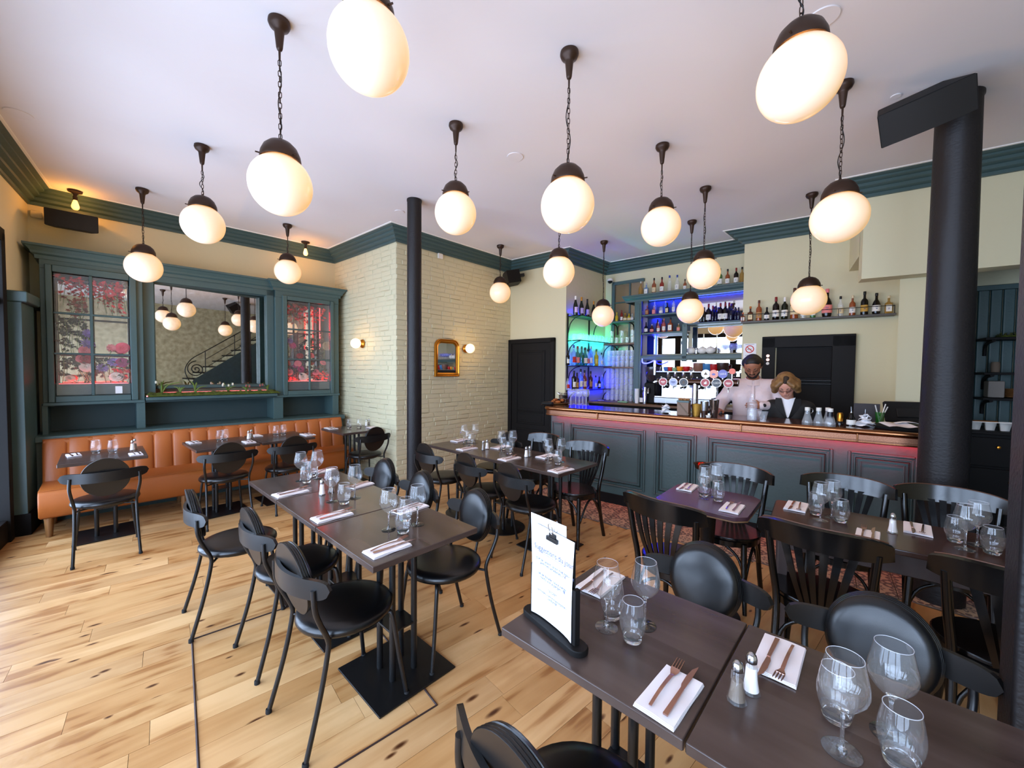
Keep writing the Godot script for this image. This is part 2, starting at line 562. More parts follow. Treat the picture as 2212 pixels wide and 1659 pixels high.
func frames() -> void:
	FR.F = Transform3D(Vector3(-0.6423, 0, -0.76646), Vector3.UP, Vector3(0.76646, 0, -0.6423), Vector3(-5.02687, 0, -4.17336))
	FR.A = Transform3D(Vector3(0.69969, 0, -0.71444), Vector3.UP, Vector3(0.71444, 0, 0.69969), Vector3(-5.02687, 0, -4.17336))
	FR.B = Transform3D(Vector3(0.75833, 0, 0.65187), Vector3.UP, Vector3(-0.65187, 0, 0.75833), Vector3(-2.8416, 0, -6.40469))
	FR.C = Transform3D(Vector3(0.67067, 0, -0.74175), Vector3.UP, Vector3(0.74175, 0, 0.67067), Vector3(-1.53728, 0, -5.28349))
	FR.D = Transform3D(Vector3(0.76394, 0, 0.64529), Vector3.UP, Vector3(-0.64529, 0, 0.76394), Vector3(-0.03868, 0, -6.94092))
	FR.N = Transform3D(Vector3(0.70354, 0, -0.71065), Vector3.UP, Vector3(0.71065, 0, 0.70354), Vector3(0.8275, 0, -6.20926))
	FR.S = Transform3D(Vector3(0.76627, 0, 0.64251), Vector3.UP, Vector3(-0.64251, 0, 0.76627), Vector3(1.62533, 0, -7.01515))
	FR.R = Transform3D(Vector3(0.81458, 0, 0.58005), Vector3.UP, Vector3(-0.58005, 0, 0.81458), Vector3(2.81846, 0, -5.42052))
	FR.K = Transform3D(Vector3(0.82795, 0, 0.5608), Vector3.UP, Vector3(-0.5608, 0, 0.82795), Vector3(3.16967, 0, -4.01045))
	FR.BAR = Transform3D(Vector3(0.79068, 0, 0.61223), Vector3.UP, Vector3(-0.61223, 0, 0.79068), Vector3(1.04502, 0, -4.77835))
	FR.E = Transform3D(Vector3(-0.70007, 0, 0.71407), Vector3.UP, Vector3(-0.71407, 0, -0.70007), Vector3(6.27044, 0, -2.96245))

func wall(called: String, f: String, s0: float, s1: float, y0: float, y1: float, m: String, d0 := -0.12, d1 := 0.0) -> MeshInstance3D:
	return struct(called, MB.new().box(Vector3((s0 + s1) / 2, (y0 + y1) / 2, (d0 + d1) / 2), Vector3(s1 - s0, y1 - y0, d1 - d0)), mats[m], FR[f])

func shell() -> void:
	struct("ceiling", MB.new().box(Vector3(0.5, CEIL + 0.06, -2.4), Vector3(14.6, 0.12, 13.0)), mats.ceiling_paint)
	build_floor()
	# street front: a pier, then tall glazed bays between dark posts
	wall("wall_front", "F", -8.97, 0.12, 2.76, CEIL, "cream_paint")
	wall("wall_front_pier", "F", -0.80, 0.12, 0.0, 2.76, "cream_paint")
	wall("wall_front_end", "F", -8.97, -8.60, 0.0, 2.76, "cream_paint")
	var w := MB.new()
	w.box(Vector3(-0.58, 1.16, 0.045), Vector3(0.40, 1.96, 0.09), 0.004)
	w.box(Vector3(-0.16, 1.16, 0.02), Vector3(0.42, 1.96, 0.04), 0.004)
	var cap := MB.new()
	cap.box(Vector3(-0.58, 2.19, 0.06), Vector3(0.43, 0.10, 0.14), 0.012)
	cap.box(Vector3(-0.17, 2.19, 0.035), Vector3(0.42, 0.10, 0.09), 0.012)
	var wn := struct("trim_1", w, mats.teal_paint, FR.F)
	part(wn, "cap_moulding", cap, mats.teal_paint)
	part(wn, "plinth", MB.new().box(Vector3(-0.37, 0.10, 0.055), Vector3(0.84, 0.20, 0.11), 0.004), mats.black_skirting)
	for k in 5:
		var s := -1.62 - k * 1.56
		var fr := MB.new()
		for x in [-0.74, 0.74]: fr.box(Vector3(s + x, 1.36, -0.05), Vector3(0.09, 2.72, 0.14), 0.006)
		fr.box(Vector3(s, 2.70, -0.05), Vector3(1.56, 0.12, 0.14), 0.006)
		fr.box(Vector3(s, 2.12, -0.05), Vector3(1.40, 0.07, 0.09), 0.006)
		fr.box(Vector3(s, 0.10, -0.05), Vector3(1.40, 0.20, 0.10), 0.006)
		var o := struct("window_%d" % (k + 1), fr, mats.black_paint, FR.F)
		part(o, "pane", MB.new().box(Vector3(s, 1.14, -0.05), Vector3(1.40, 1.90, 0.008)), mats.clear_glass)
		part(o, "pane", MB.new().box(Vector3(s, 2.40, -0.05), Vector3(1.40, 0.50, 0.008)), mats.clear_glass)
	wall("wall_left", "A", -0.12, 3.123 + 0.12, 0.0, CEIL, "cream_paint")
	wall("wall_brick_return", "B", 0.0, 1.72, 0.0, CEIL, "mortar_paint")
	wall("wall_brick_back", "C", 0.0, 2.234 + 0.12, 0.0, CEIL, "mortar_paint")
	bricks("wall_brick_return", "B", 1.72, 31)
	bricks("wall_brick_back", "C", 2.234, 32)
	wall("wall_back", "D", 0.0, 1.134, 0.0, CEIL, "cream_paint")
	wall("wall_niche", "N", 0.0, 1.134 + 0.12, 0.0, CEIL, "cream_paint")
	wall("wall_bar", "S", 0.0, 2.6, 0.0, CEIL, "cream_paint")
	wall("wall_hatch", "R", 0.26, 4.36, 0.0, CEIL, "cream_paint", -0.42, 0.0)
	# bulkhead over the service end, a boxed duct under it, and the stair wall
	var kx: float = 0.237
	var bk := struct("wall_bulkhead", MB.new().box(Vector3((kx + 3.1) / 2, (2.47 + CEIL) / 2, -0.10), Vector3(3.1 - kx, CEIL - 2.47, 0.20)), mats.cream_paint, FR.K)
	part(bk, "soffit", MB.new().box(Vector3((kx + 3.1) / 2, (2.74 + CEIL) / 2, -0.60), Vector3(3.1 - kx, CEIL - 2.74, 0.85)), mats.cream_paint)
	struct("wall_duct", MB.new().ext(PackedVector2Array([Vector2(3.732, -3.871), Vector2(4.136, -3.597), Vector2(4.568, -4.235), Vector2(4.284, -4.439)]), 0.0, -2.74, Transform3D(Basis(Vector3.RIGHT, PI / 2), Vector3.ZERO), 0.2), mats.cream_paint)
	wall("wall_stair", "E", -0.12, 8.04, 0.0, CEIL, "stone_paint")
	cornice()
	door()
	hatch()

func cornice() -> void:
	var path := [Vector2(0.727, 2.692), Vector2(-5.027, -4.173), Vector2(-2.842, -6.405), Vector2(-1.537, -5.283), Vector2(-0.039, -6.941), Vector2(0.828, -6.209), Vector2(1.625, -7.015), Vector2(3.337, -5.58), Vector2(3.03, -5.27), Vector2(4.036, -4.554), Vector2(3.366, -3.877), Vector2(5.65, -2.33)]
	var pf := [Vector2(0, -0.165), Vector2(0.022, -0.165), Vector2(0.022, -0.135), Vector2(0.06, -0.122), Vector2(0.06, -0.092), Vector2(0.10, -0.078), Vector2(0.10, -0.052), Vector2(0.14, -0.04), Vector2(0.14, -0.022), Vector2(0.18, -0.010), Vector2(0.18, 0)]
	pf.append(Vector2(0, 0))
	struct("trim_2", MB.new().mould(pf, path, CEIL), mats.teal_paint, Transform3D(), "dark teal stepped cornice running round the ceiling edge", "cornice")
	struct("trim_3", MB.new().mould([Vector2(0.178, -0.008), Vector2(0.20, -0.008), Vector2(0.20, 0), Vector2(0.178, 0)], path, CEIL), mats.white_trim)

func build_floor() -> void:
	var base := struct("floor", MB.new().box(Vector3(0.5, -0.06, -2.4), Vector3(14.6, 0.10, 13.0)), mats.tile_grout)
	# oak planks
	var tones := []
	var k := 0
	for c in [Color(0.835, 0.655, 0.445), Color(0.80, 0.62, 0.41), Color(0.86, 0.685, 0.475), Color(0.77, 0.58, 0.37), Color(0.82, 0.635, 0.425), Color(0.785, 0.615, 0.42)]:
		var m := mat("oak_plank", c, 0.36)
		m.albedo_texture = plank_tex(40 + k)
		m.normal_enabled = true; m.normal_texture = bump_tex(50 + k, 0.03, 2.0, 256); m.normal_scale = 0.18
		tones.append(m); k += 1
	var meshes := []
	for i in 8:
		var b := MB.new().box(Vector3(0, -0.006, 0), Vector3(1, 0.012, 0.1485), 0.0)
		var off := Vector2(rng.randf(), rng.randf())
		for j in b.t.size(): b.t[j] = Vector2(b.v[j].x * 0.9, b.v[j].z / 0.1485 * 0.25) + off
		meshes.append(b.mesh())
	var fx := Transform3D(Basis(Vector3.UP, deg_to_rad(41.0)), Vector3(0, 0, 0))
	var inv := fx.affine_inverse()
	var bar_inv: Transform3D = FR.BAR.affine_inverse()
	var rows := []
	for r in range(-60, 40):
		var z := r * 0.15
		var x := -9.0 + rng.randf() * 1.2
		while x < 9.0:
			var l := rng.randf_range(0.75, 1.75)
			rows.append([x, x + l - 0.0015, z, rng.randi() % 6, rng.randi() % 8])
			x += l
	var inside := PackedVector2Array([Vector2(0.727, 2.692), Vector2(-5.027, -4.173), Vector2(-2.842, -6.405), Vector2(-1.537, -5.283), Vector2(-0.039, -6.941), Vector2(0.828, -6.209), Vector2(1.625, -7.015), Vector2(3.337, -5.58), Vector2(6.27, -2.962)])
	var shown := []
	for w in rows:
		var a: float = w[0]
		var b: float = w[1]
		# cut where the tiled strip along the bar begins
		var pa: Vector3 = bar_inv * (fx * Vector3(a, 0, w[2]))
		var pb: Vector3 = bar_inv * (fx * Vector3(b, 0, w[2]))
		if pa.x > -0.75 or pb.x > -0.75:
			if pb.z < 0.64 and pa.z > 0.64 and pb.x > -0.75: b = lerpf(a, b, (pa.z - 0.64) / (pa.z - pb.z))
			elif pa.z <= 0.64 and pa.x > -0.75: continue
		var c := fx * Vector3((a + b) / 2, 0, w[2])
		var c0 := fx * Vector3(a, 0, w[2])
		var c1 := fx * Vector3(b, 0, w[2])
		if not (Geometry2D.is_point_in_polygon(Vector2(c.x, c.z), inside) or Geometry2D.is_point_in_polygon(Vector2(c0.x, c0.z), inside) or Geometry2D.is_point_in_polygon(Vector2(c1.x, c1.z), inside)): continue
		# share of the frame: nearer is larger; what lies behind the camera counts last
		var far := c.length() + (100.0 if c.z > -0.7 or absf(c.x) > -c.z * 1.5 else 0.0)
		shown.append([far, a, b, w[2], w[3], w[4]])
	shown.sort_custom(func(p, q): return p[0] < q[0])
	var rest := {}
	for i in shown.size():
		var w = shown[i]
		var xf := fx * Transform3D(Basis().scaled(Vector3(w[2] - w[1], 1, 1)), Vector3((w[1] + w[2]) / 2, rng.randf_range(-0.0012, 0.0), w[3]))
		if i < 298:
			part(base, "plank", meshes[w[5]], tones[w[4]], xf)
		else:
			if not rest.has(w[4]): rest[w[4]] = MB.new()
			var q: MB = rest[w[4]]
			var st := MB.new().box(Vector3(0, -0.006, 0), Vector3(1, 0.012, 0.1485))
			for j in st.t.size(): st.t[j] = Vector2(st.v[j].x * 0.9, st.v[j].z / 0.1485 * 0.25) + Vector2(i * 0.37, i * 0.21)
			q.join(st, xf)
	for t in rest:
		part(base, "plank_field", rest[t], tones[t]).set_meta("kind", "stuff")
	# the hatch in the floor shows as dark seams
	var seams := MB.new()
	var A := Vector3(-1.82, 0.0006, -2.23)
	var u := Vector3(0.642, 0, 0.766)
	var p := Vector3(0.755, 0, -0.656)
	for s in [[A, A + u * 1.3], [A, A + p * 0.86], [A + u * 1.3, A + u * 1.3 + p * 0.86], [A + p * 0.86, A + p * 0.86 + u * 1.3]]:
		seams.tube([s[0], s[1]], 0.005, 4)
	part(base, "hatch_seam", seams, mat("seam", Color(0.20, 0.13, 0.12), 0.5))
	# patterned cement tiles along the foot of the bar
	var tm := mat("cement_tile", Color(1, 1, 1), 0.6)
	tm.albedo_texture = tile_tex()
	var tb := MB.new().box(Vector3(0, -0.004, 0), Vector3(0.217, 0.012, 0.217), 0.0015)
	for j in tb.t.size(): tb.t[j] = Vector2(tb.v[j].x / 0.217 + 0.5, tb.v[j].z / 0.217 + 0.5)
	var tmesh := tb.mesh()
	for i in 17:
		for j in 3:
			part(base, "tile", tmesh, tm, FR.BAR * Transform3D(Basis(Vector3.UP, PI / 2 * ((i + j) % 4)), Vector3(-0.62 + i * 0.22, rng.randf_range(-0.0005, 0.0008), 0.075 + j * 0.22)))
	part(base, "tile_bed", MB.new().box(Vector3(1.4, -0.008, -0.55), Vector3(4.4, 0.012, 1.1)), mats.tile_grout, FR.BAR)

func plank_tex(seed_: int) -> ImageTexture:
	var f := FastNoiseLite.new()
	f.seed = seed_; f.frequency = 0.03; f.fractal_octaves = 5
	var g := FastNoiseLite.new()
	g.seed = seed_ + 9; g.frequency = 0.012; g.fractal_octaves = 3
	var im := Image.create(512, 256, false, Image.FORMAT_RGB8)
	var r := RandomNumberGenerator.new()
	r.seed = seed_
	for y in 256:
		for x in 512:
			var a := TAU * x / 512.0
			var px := cos(a) * 9.0
			var pz := sin(a) * 9.0
			var w := f.get_noise_3d(px, y * 1.4, pz) * 0.75 + g.get_noise_3d(px * 4.0, y * 0.9, pz * 4.0) * 0.95
			var c := Color(0.90, 0.855, 0.79).lerp(Color(1, 1, 1), clampf(w * 0.9 + 0.6, 0, 1))
			if w < -0.34: c = c.lerp(Color(0.68, 0.55, 0.43), clampf((-w - 0.34) * 2.0, 0, 0.6))
			im.set_pixel(x, y, c)
	for k in 5:      # knots
		var cx := r.randf_range(20, 490)
		var cy := r.randf_range(14, 240)
		var s := r.randf_range(2.0, 4.5)
		for y in range(int(cy - 3 * s), int(cy + 3 * s)):
			for x in range(int(cx - 6 * s), int(cx + 6 * s)):
				if x < 0 or y < 0 or x > 511 or y > 255: continue
				var d := Vector2((x - cx) / 2.2, y - cy).length() / s
				if d < 1.6: im.set_pixel(x, y, im.get_pixel(x, y).lerp(Color(0.30, 0.19, 0.13), clampf(1.25 - d * 0.8, 0, 0.9)))
	return ImageTexture.create_from_image(im)

func tile_tex() -> ImageTexture:
	# cream and grey-brown ornament of a cement tile
	var im := Image.create(128, 128, false, Image.FORMAT_RGB8)
	for y in 128:
		for x in 128:
			var p := Vector2(absf(x - 63.5), absf(y - 63.5)) / 64.0
			if p.y > p.x: p = Vector2(p.y, p.x)
			var d := p.length()
			var a := atan2(p.y, p.x)
			var on := absf(d - 0.34 - 0.10 * cos(a * 8.0)) < 0.065 or absf((p - Vector2(0.72, 0.72)).length() - 0.24) < 0.07 or (p - Vector2(0.80, 0.0)).length() < 0.15 or d < 0.10 or absf((p - Vector2(1.0, 0.42)).length() - 0.2) < 0.05 or absf(p.x + p.y - 1.25) < 0.045
			var c := Color(0.40, 0.335, 0.32) if on else Color(0.74, 0.635, 0.53)
			if p.x > 0.985: c = Color(0.5, 0.42, 0.37)
			im.set_pixel(x, y, c)
	return ImageTexture.create_from_image(im)

func bricks(owner_name: String, f: String, length: float, seed_: int) -> void:
	var host: Node = get_node(owner_name)
	var r := RandomNumberGenerator.new()
	r.seed = seed_
	var kinds := []
	for L in [0.105, 0.17, 0.20, 0.215, 0.225, 0.235]:
		for k in 2:
			var b := MB.new().box(Vector3.ZERO, Vector3(L, 0.060, 0.018), 0.008)
			for i in b.v.size():
				var q: Vector3 = (b.v[i] * 400.0).round()
				var h := fposmod(sin(q.x * 12.9898 + q.y * 78.233 + k * 37.7) * 43758.5453, 1.0) - 0.5
				b.v[i] += Vector3(h * 0.008, (fposmod(h * 17.3, 1.0) - 0.5) * 0.007, (fposmod(h * 31.7, 1.0) - 0.5) * 0.006)
			kinds.append([L, b])
	for k in kinds: k.append(k[1].mesh())
	var list := []
	var y := 0.034
	var row := 0
	while y < CEIL - 0.15:
		var x := 0.002 if row % 2 else -0.09
		while x < length:
			var k = kinds[2 + r.randi() % 10] if r.randf() < 0.86 else kinds[r.randi() % 2]
			var L: float = k[0]
			var c := x + L / 2
			if x < 0.0:
				list.append([(x + L) / 2, y, -0.005, 0.0, [x + L, null, MB.new().box(Vector3.ZERO, Vector3(x + L - 0.004, 0.060, 0.018), 0.008).mesh()]])
			elif c + L / 2 < length - 0.002:
				list.append([c, y + r.randf_range(-0.004, 0.004), r.randf_range(-0.0060, 0.0), r.randf_range(-1.2, 1.2), k])
			elif x < length - 0.04:
				list.append([(length + x) / 2, y, -0.005, 0.0, [length - x, null, MB.new().box(Vector3.ZERO, Vector3(length - x - 0.002, 0.060, 0.018), 0.008).mesh()]])
			x += L + r.randf_range(0.006, 0.012)
		y += 0.0672
		row += 1
	# the 296 that show largest singly, the rest joined
	list.sort_custom(func(p, q): return FR[f].origin.distance_to(Vector3(0, 1.5, 0)) * 0.0 + (FR[f] * Vector3(p[0], p[1], 0)).distance_to(Vector3(0, 1.555, 0)) < (FR[f] * Vector3(q[0], q[1], 0)).distance_to(Vector3(0, 1.555, 0)))
	var rest := MB.new()
	var n := 0
	for b in list:
		var xf: Transform3D = FR[f] * Transform3D(Basis(Vector3(0, 0, 1), deg_to_rad(b[3])), Vector3(b[0], b[1], b[2]))
		if n < 296 or b[4][1] == null:
			part(host, "brick", b[4][2], mats.brick_paint, FR[f].affine_inverse() * xf)
			n += 1
		else:
			rest.join(b[4][1], FR[f].affine_inverse() * xf)
	part(host, "brick_field", rest, mats.brick_paint).set_meta("kind", "stuff")

func door() -> void:
	# black panelled door in the back wall
	var o := struct("door_1", MB.new().box(Vector3(0.475, 1.02, 0.012), Vector3(0.80, 2.02, 0.05), 0.004), mats.black_paint, FR.D, "black panelled service door beside the brick wall", "door")
	var c := MB.new()
	for x in [0.035, 0.915]: c.box(Vector3(x, 1.04, 0.02), Vector3(0.075, 2.09, 0.07), 0.01)
	c.box(Vector3(0.475, 2.05, 0.02), Vector3(0.955, 0.075, 0.07), 0.01)
	part(o, "casing", c, mats.black_paint)
	for q in [[1.38, 1.02], [0.78, 0.22], [0.38, 0.42]]:
		var p := MB.new()
		frame_strips(p, Vector2(0.475, q[0]), Vector2(0.60, q[1]), 0.03, 0.037, 0.012)
		part(o, "panel_moulding", p, mats.black_paint)
		part(o, "panel", MB.new().box(Vector3(0.475, q[0], 0.037), Vector3(0.48, q[1] - 0.12, 0.008), 0.003), mats.black_paint)
	part(o, "handle", MB.new().tube([Vector3(0.83, 1.02, 0.04), Vector3(0.83, 1.02, 0.085), Vector3(0.74, 1.02, 0.085)], 0.009, 8), mats.bronze)

func frame_strips(b: MB, c: Vector2, s: Vector2, w: float, z: float, h: float) -> void:
	# four mitre-less strips round a rectangle
	for x in [-1, 1]: b.box(Vector3(c.x + x * (s.x - w) / 2, c.y, z + h / 2), Vector3(w, s.y, h), h * 0.45)
	for y in [-1, 1]: b.box(Vector3(c.x, c.y + y * (s.y - w) / 2, z + h / 2), Vector3(s.x - 2 * w, w, h), h * 0.45)

func hatch() -> void:
	# black serving hatch (a dumbwaiter) in the wall behind the bar
	var o := struct("door_2", MB.new().box(Vector3(0.945, 0.95, -0.008), Vector3(0.60, 1.90, 0.02)), mats.black_paint, FR.R, "black framed serving hatch in the cream wall behind the bar", "hatch")
	var c := MB.new()
	c.box(Vector3(0.56, 1.0, 0.03), Vector3(0.14, 2.0, 0.06), 0.004)
	c.box(Vector3(1.295, 1.0, 0.03), Vector3(0.21, 2.0, 0.06), 0.004)
	c.box(Vector3(0.945, 1.945, 0.03), Vector3(0.91, 0.14, 0.06), 0.004)
	part(o, "frame", c, mats.black_paint)
	for y in [1.47, 1.43]: part(o, "rail", MB.new().box(Vector3(0.92, y, 0.018), Vector3(0.58, 0.014, 0.03), 0.004), mats.black_iron)
	part(o, "shutter", MB.new().box(Vector3(0.92, 1.70, 0.008), Vector3(0.55, 0.40, 0.012), 0.003), mats.black_skirting)
	for k in 3:
		part(o, "button", MB.new().lathe([Vector2(0, 0.008), Vector2(0.017, 0.008), Vector2(0.019, 0.0)], 14, Transform3D(Basis(Vector3.RIGHT, PI / 2), Vector3(0.555, 1.772 - k * 0.048, 0.06))), [mats.button_lit, mats.button_lit, mats.white_plastic][k])

var chair_a: Node3D
var chair_b: Node3D

func make_bistro_chair() -> Node3D:
	# black steel chair: round padded seat, oval padded back on a bent plywood band; faces +z
	var o := thing("bistro_chair", "x", "chair")
	part(o, "seat", MB.new().lathe([Vector2(0, 0.425), Vector2(0.19, 0.425), Vector2(0.206, 0.43), Vector2(0.212, 0.442), Vector2(0.210, 0.456), Vector2(0.198, 0.468), Vector2(0.16, 0.475), Vector2(0.08, 0.478), Vector2(0, 0.478)], 40), mats.chair_leather)
	var fr := MB.new()
	var ring := []
	for i in 24: ring.append(Vector3(cos(TAU * i / 24) * 0.155, 0.417, sin(TAU * i / 24) * 0.155))
	fr.tube(ring, 0.009, 8, true)
	for s in [-1, 1]: fr.tube([Vector3(s * 0.10, 0.417, -0.12), Vector3(s * 0.178, 0.415, -0.165)], 0.007, 8)
	part(o, "seat_frame", fr, mats.chair_metal)
	for s in [-1.0, 1.0]:
		part(o, "leg", MB.new().tube(curve([Vector3(s * 0.08, 0.415, 0.10), Vector3(s * 0.135, 0.415, 0.135), Vector3(s * 0.158, 0.385, 0.15), Vector3(s * 0.175, 0.2, 0.172), Vector3(s * 0.196, 0.006, 0.20)], 16), 0.0105, 10), mats.chair_metal)
		part(o, "leg", MB.new().tube(curve([Vector3(s * 0.192, 0.006, -0.265), Vector3(s * 0.182, 0.22, -0.205), Vector3(s * 0.178, 0.40, -0.168), Vector3(s * 0.180, 0.46, -0.170), Vector3(s * 0.192, 0.54, -0.205), Vector3(s * 0.200, 0.61, -0.228), Vector3(s * 0.196, 0.69, -0.232)], 22), 0.0105, 10), mats.chair_metal)
		for z in [0.20, -0.265]:
			part(o, "foot_cap", MB.new().lathe([Vector2(0, 0), Vector2(0.013, 0), Vector2(0.0125, 0.018), Vector2(0.0105, 0.02)], 10, mv(s * (0.196 if z > 0.0 else 0.192), 0, z)), mats.rubber)
	# the bent band: ends curl forward, the upper edge swells
	var band := MB.new()
	band.sheet(func(u, w):
		var x: float = (u - 0.5) * 0.50
		var e: float = absf(u - 0.5) * 2.0
		var h: float = 0.040 * sqrt(maxf(0.0, 1.0 - pow(e, 10.0))) + 0.0005
		return Vector3(x, 0.682 + 0.010 * e * e + (w - 0.5) * 2.0 * h, -0.258 + 0.075 * e * e), 40, 8, 0.016)
	part(o, "back_band", band, mats.chair_ply)
	# oval back: plywood rim in layers and a padded face
	var bx := Transform3D(Basis(Vector3.RIGHT, deg_to_rad(-10.0)), Vector3(0, 0.675, -0.222))
	var ply := MB.new()
	for k in 3: ply.ext(oval(0.146 - k * 0.003, 0.160 - k * 0.003, 40), -0.016 + k * 0.009, -0.009 + k * 0.009, bx, 0.5, 0.0025)
	part(o, "back_shell", ply, mats.chair_ply)
	var pad := MB.new()
	pad.lathe([Vector2(0.132, 0.008), Vector2(0.137, 0.014), Vector2(0.132, 0.024), Vector2(0.105, 0.032), Vector2(0.06, 0.036), Vector2(0, 0.037)], 40, bx * Transform3D(Basis(Vector3.RIGHT, PI / 2), Vector3.ZERO) * Transform3D(Basis().scaled(Vector3(1, 1, 1.1)), Vector3.ZERO))
	part(o, "back_pad", pad, mats.chair_leather)
	return o

func make_bentwood_chair() -> Node3D:
	var o := thing("bentwood_chair", "x", "chair")
	var seat := PackedVector2Array()
	for i in 40:
		var a := TAU * i / 40
		var r := 0.205 + 0.012 * cos(2.0 * a) + 0.006 * sin(a)
		seat.append(Vector2(cos(a) * r, sin(a) * r))
	part(o, "seat", MB.new().ext(seat, -0.455, -0.475, Transform3D(Basis(Vector3.RIGHT, PI / 2), Vector3.ZERO), 0.6, 0.006), mats.bentwood_black)
	part(o, "seat_rim", MB.new().lathe([Vector2(0.185, 0.42), Vector2(0.205, 0.42), Vector2(0.207, 0.455), Vector2(0.185, 0.455)], 36), mats.bentwood_black)
	for s in [-1.0, 1.0]:
		part(o, "leg", MB.new().tube([Vector3(s * 0.15, 0.44, 0.135), Vector3(s * 0.158, 0.25, 0.15), Vector3(s * 0.175, 0.0, 0.175)], [0.019, 0.018, 0.013], 10), mats.bentwood_black)
		part(o, "leg", MB.new().tube(curve([Vector3(s * 0.172, 0.0, -0.255), Vector3(s * 0.165, 0.22, -0.20), Vector3(s * 0.165, 0.44, -0.165), Vector3(s * 0.182, 0.62, -0.19), Vector3(s * 0.196, 0.80, -0.222)], 16), 0.0165, 10), mats.bentwood_black)
		# bent braces under the seat
		part(o, "brace", MB.new().tube(curve([Vector3(s * 0.162, 0.22, 0.15), Vector3(s * 0.12, 0.34, 0.14), Vector3(s * 0.05, 0.405, 0.15), Vector3(0, 0.415, 0.152)], 10), 0.009, 8), mats.bentwood_black)
		part(o, "brace", MB.new().tube(curve([Vector3(s * 0.166, 0.22, 0.14), Vector3(s * 0.175, 0.36, 0.06), Vector3(s * 0.178, 0.405, -0.02), Vector3(s * 0.172, 0.34, -0.11), Vector3(s * 0.166, 0.22, -0.19)], 16), 0.009, 8), mats.bentwood_black)
	part(o, "brace", MB.new().tube(curve([Vector3(-0.165, 0.20, -0.20), Vector3(-0.12, 0.34, -0.18), Vector3(0, 0.40, -0.175), Vector3(0.12, 0.34, -0.18), Vector3(0.165, 0.20, -0.20)], 16), 0.009, 8), mats.bentwood_black)
	# deep curved top rail with worn upper edge
	var rail := func(u: float, w: float) -> Vector3:
		var x: float = (u - 0.5) * 0.47
		var e: float = absf(u - 0.5) * 2.0
		var h: float = 0.052 - 0.020 * pow(e, 5.0)
		return Vector3(x, 0.815 + 0.008 * (1.0 - e * e) + (w - 0.5) * 2.0 * h, -0.275 + 0.085 * e * e - (w - 0.5) * 0.02)
	part(o, "top_rail", MB.new().sheet(rail, 28, 4, 0.020), mats.bentwood_black)
	var edge := []
	for i in 25: edge.append(rail.call(0.02 + 0.96 * i / 24.0, 1.0) + Vector3(0, 0.0005, 0.009))
	part(o, "worn_edge", MB.new().tube(edge, 0.003, 5), mats.worn_edge, Transform3D(), "edge worn to bare wood")
	for k in 6:
		var f := (k - 2.5) / 2.5
		var b := MB.new()
		var x0 := f * 0.052
		var x1 := f * 0.125
		b.sheet(func(u, w):
			var x: float = lerpf(x0, x1, w) + (u - 0.5) * lerpf(0.017, 0.032, w)
			return Vector3(x, lerpf(0.45, 0.785, w), lerpf(-0.178, -0.262 + 0.9 * x * x, w) - 0.02 * sin(w * PI)), 1, 8, 0.009)
		part(o, "slat", b, mats.bentwood_black)
	return o

func seat_at(proto: Node3D, x: float, z: float, deg: float, label: String, group := "") -> void:
	# deg: the way the sitter faces, counted like an angle in plan with x to the right and up the picture
	var xf := yaw(Vector3(x, 0, z), deg + 90.0)
	if not proto.has_meta("placed"):
		proto.set_meta("placed", true)
		proto.transform = xf
		proto.set_meta("label", label)
		if group: proto.set_meta("group", group)
	else:
		copy(proto, label, xf, group)

func pedestal(o: Node3D, round_plate := false, size := 0.43) -> void:
	if round_plate:
		part(o, "base_plate", MB.new().lathe([Vector2(0, 0), Vector2(size / 2, 0), Vector2(size / 2, 0.007), Vector2(size / 2 - 0.006, 0.011), Vector2(0, 0.013)], 40), mats.black_iron)
	else:
		part(o, "base_plate", MB.new().box(Vector3(0, 0.005, 0), Vector3(size, 0.010, size), 0.003), mats.black_iron)
	for x in [-0.062, 0.062]:
		for z in [-0.062, 0.062]:
			part(o, "leg", MB.new().tube([Vector3(x, 0.008, z), Vector3(x, 0.715, z)], 0.0155, 12), mats.chair_metal)
	part(o, "tie_plate", MB.new().box(Vector3(0, 0.255, 0), Vector3(0.15, 0.012, 0.15), 0.003), mats.chair_metal)
	part(o, "top_bracket", MB.new().box(Vector3(0, 0.711, 0), Vector3(0.36, 0.008, 0.36), 0.002), mats.chair_metal)

func make_bistro_table(called := "bistro_table", round_plate := false, sx := 0.598, sz := 0.578) -> Node3D:
	var o := thing(called, "x", "table")
	part(o, "tabletop", MB.new().box(Vector3(0, TOP - 0.0145, 0), Vector3(sx, 0.029, sz), 0.004), mats.table_black)
	pedestal(o, round_plate)
	return o

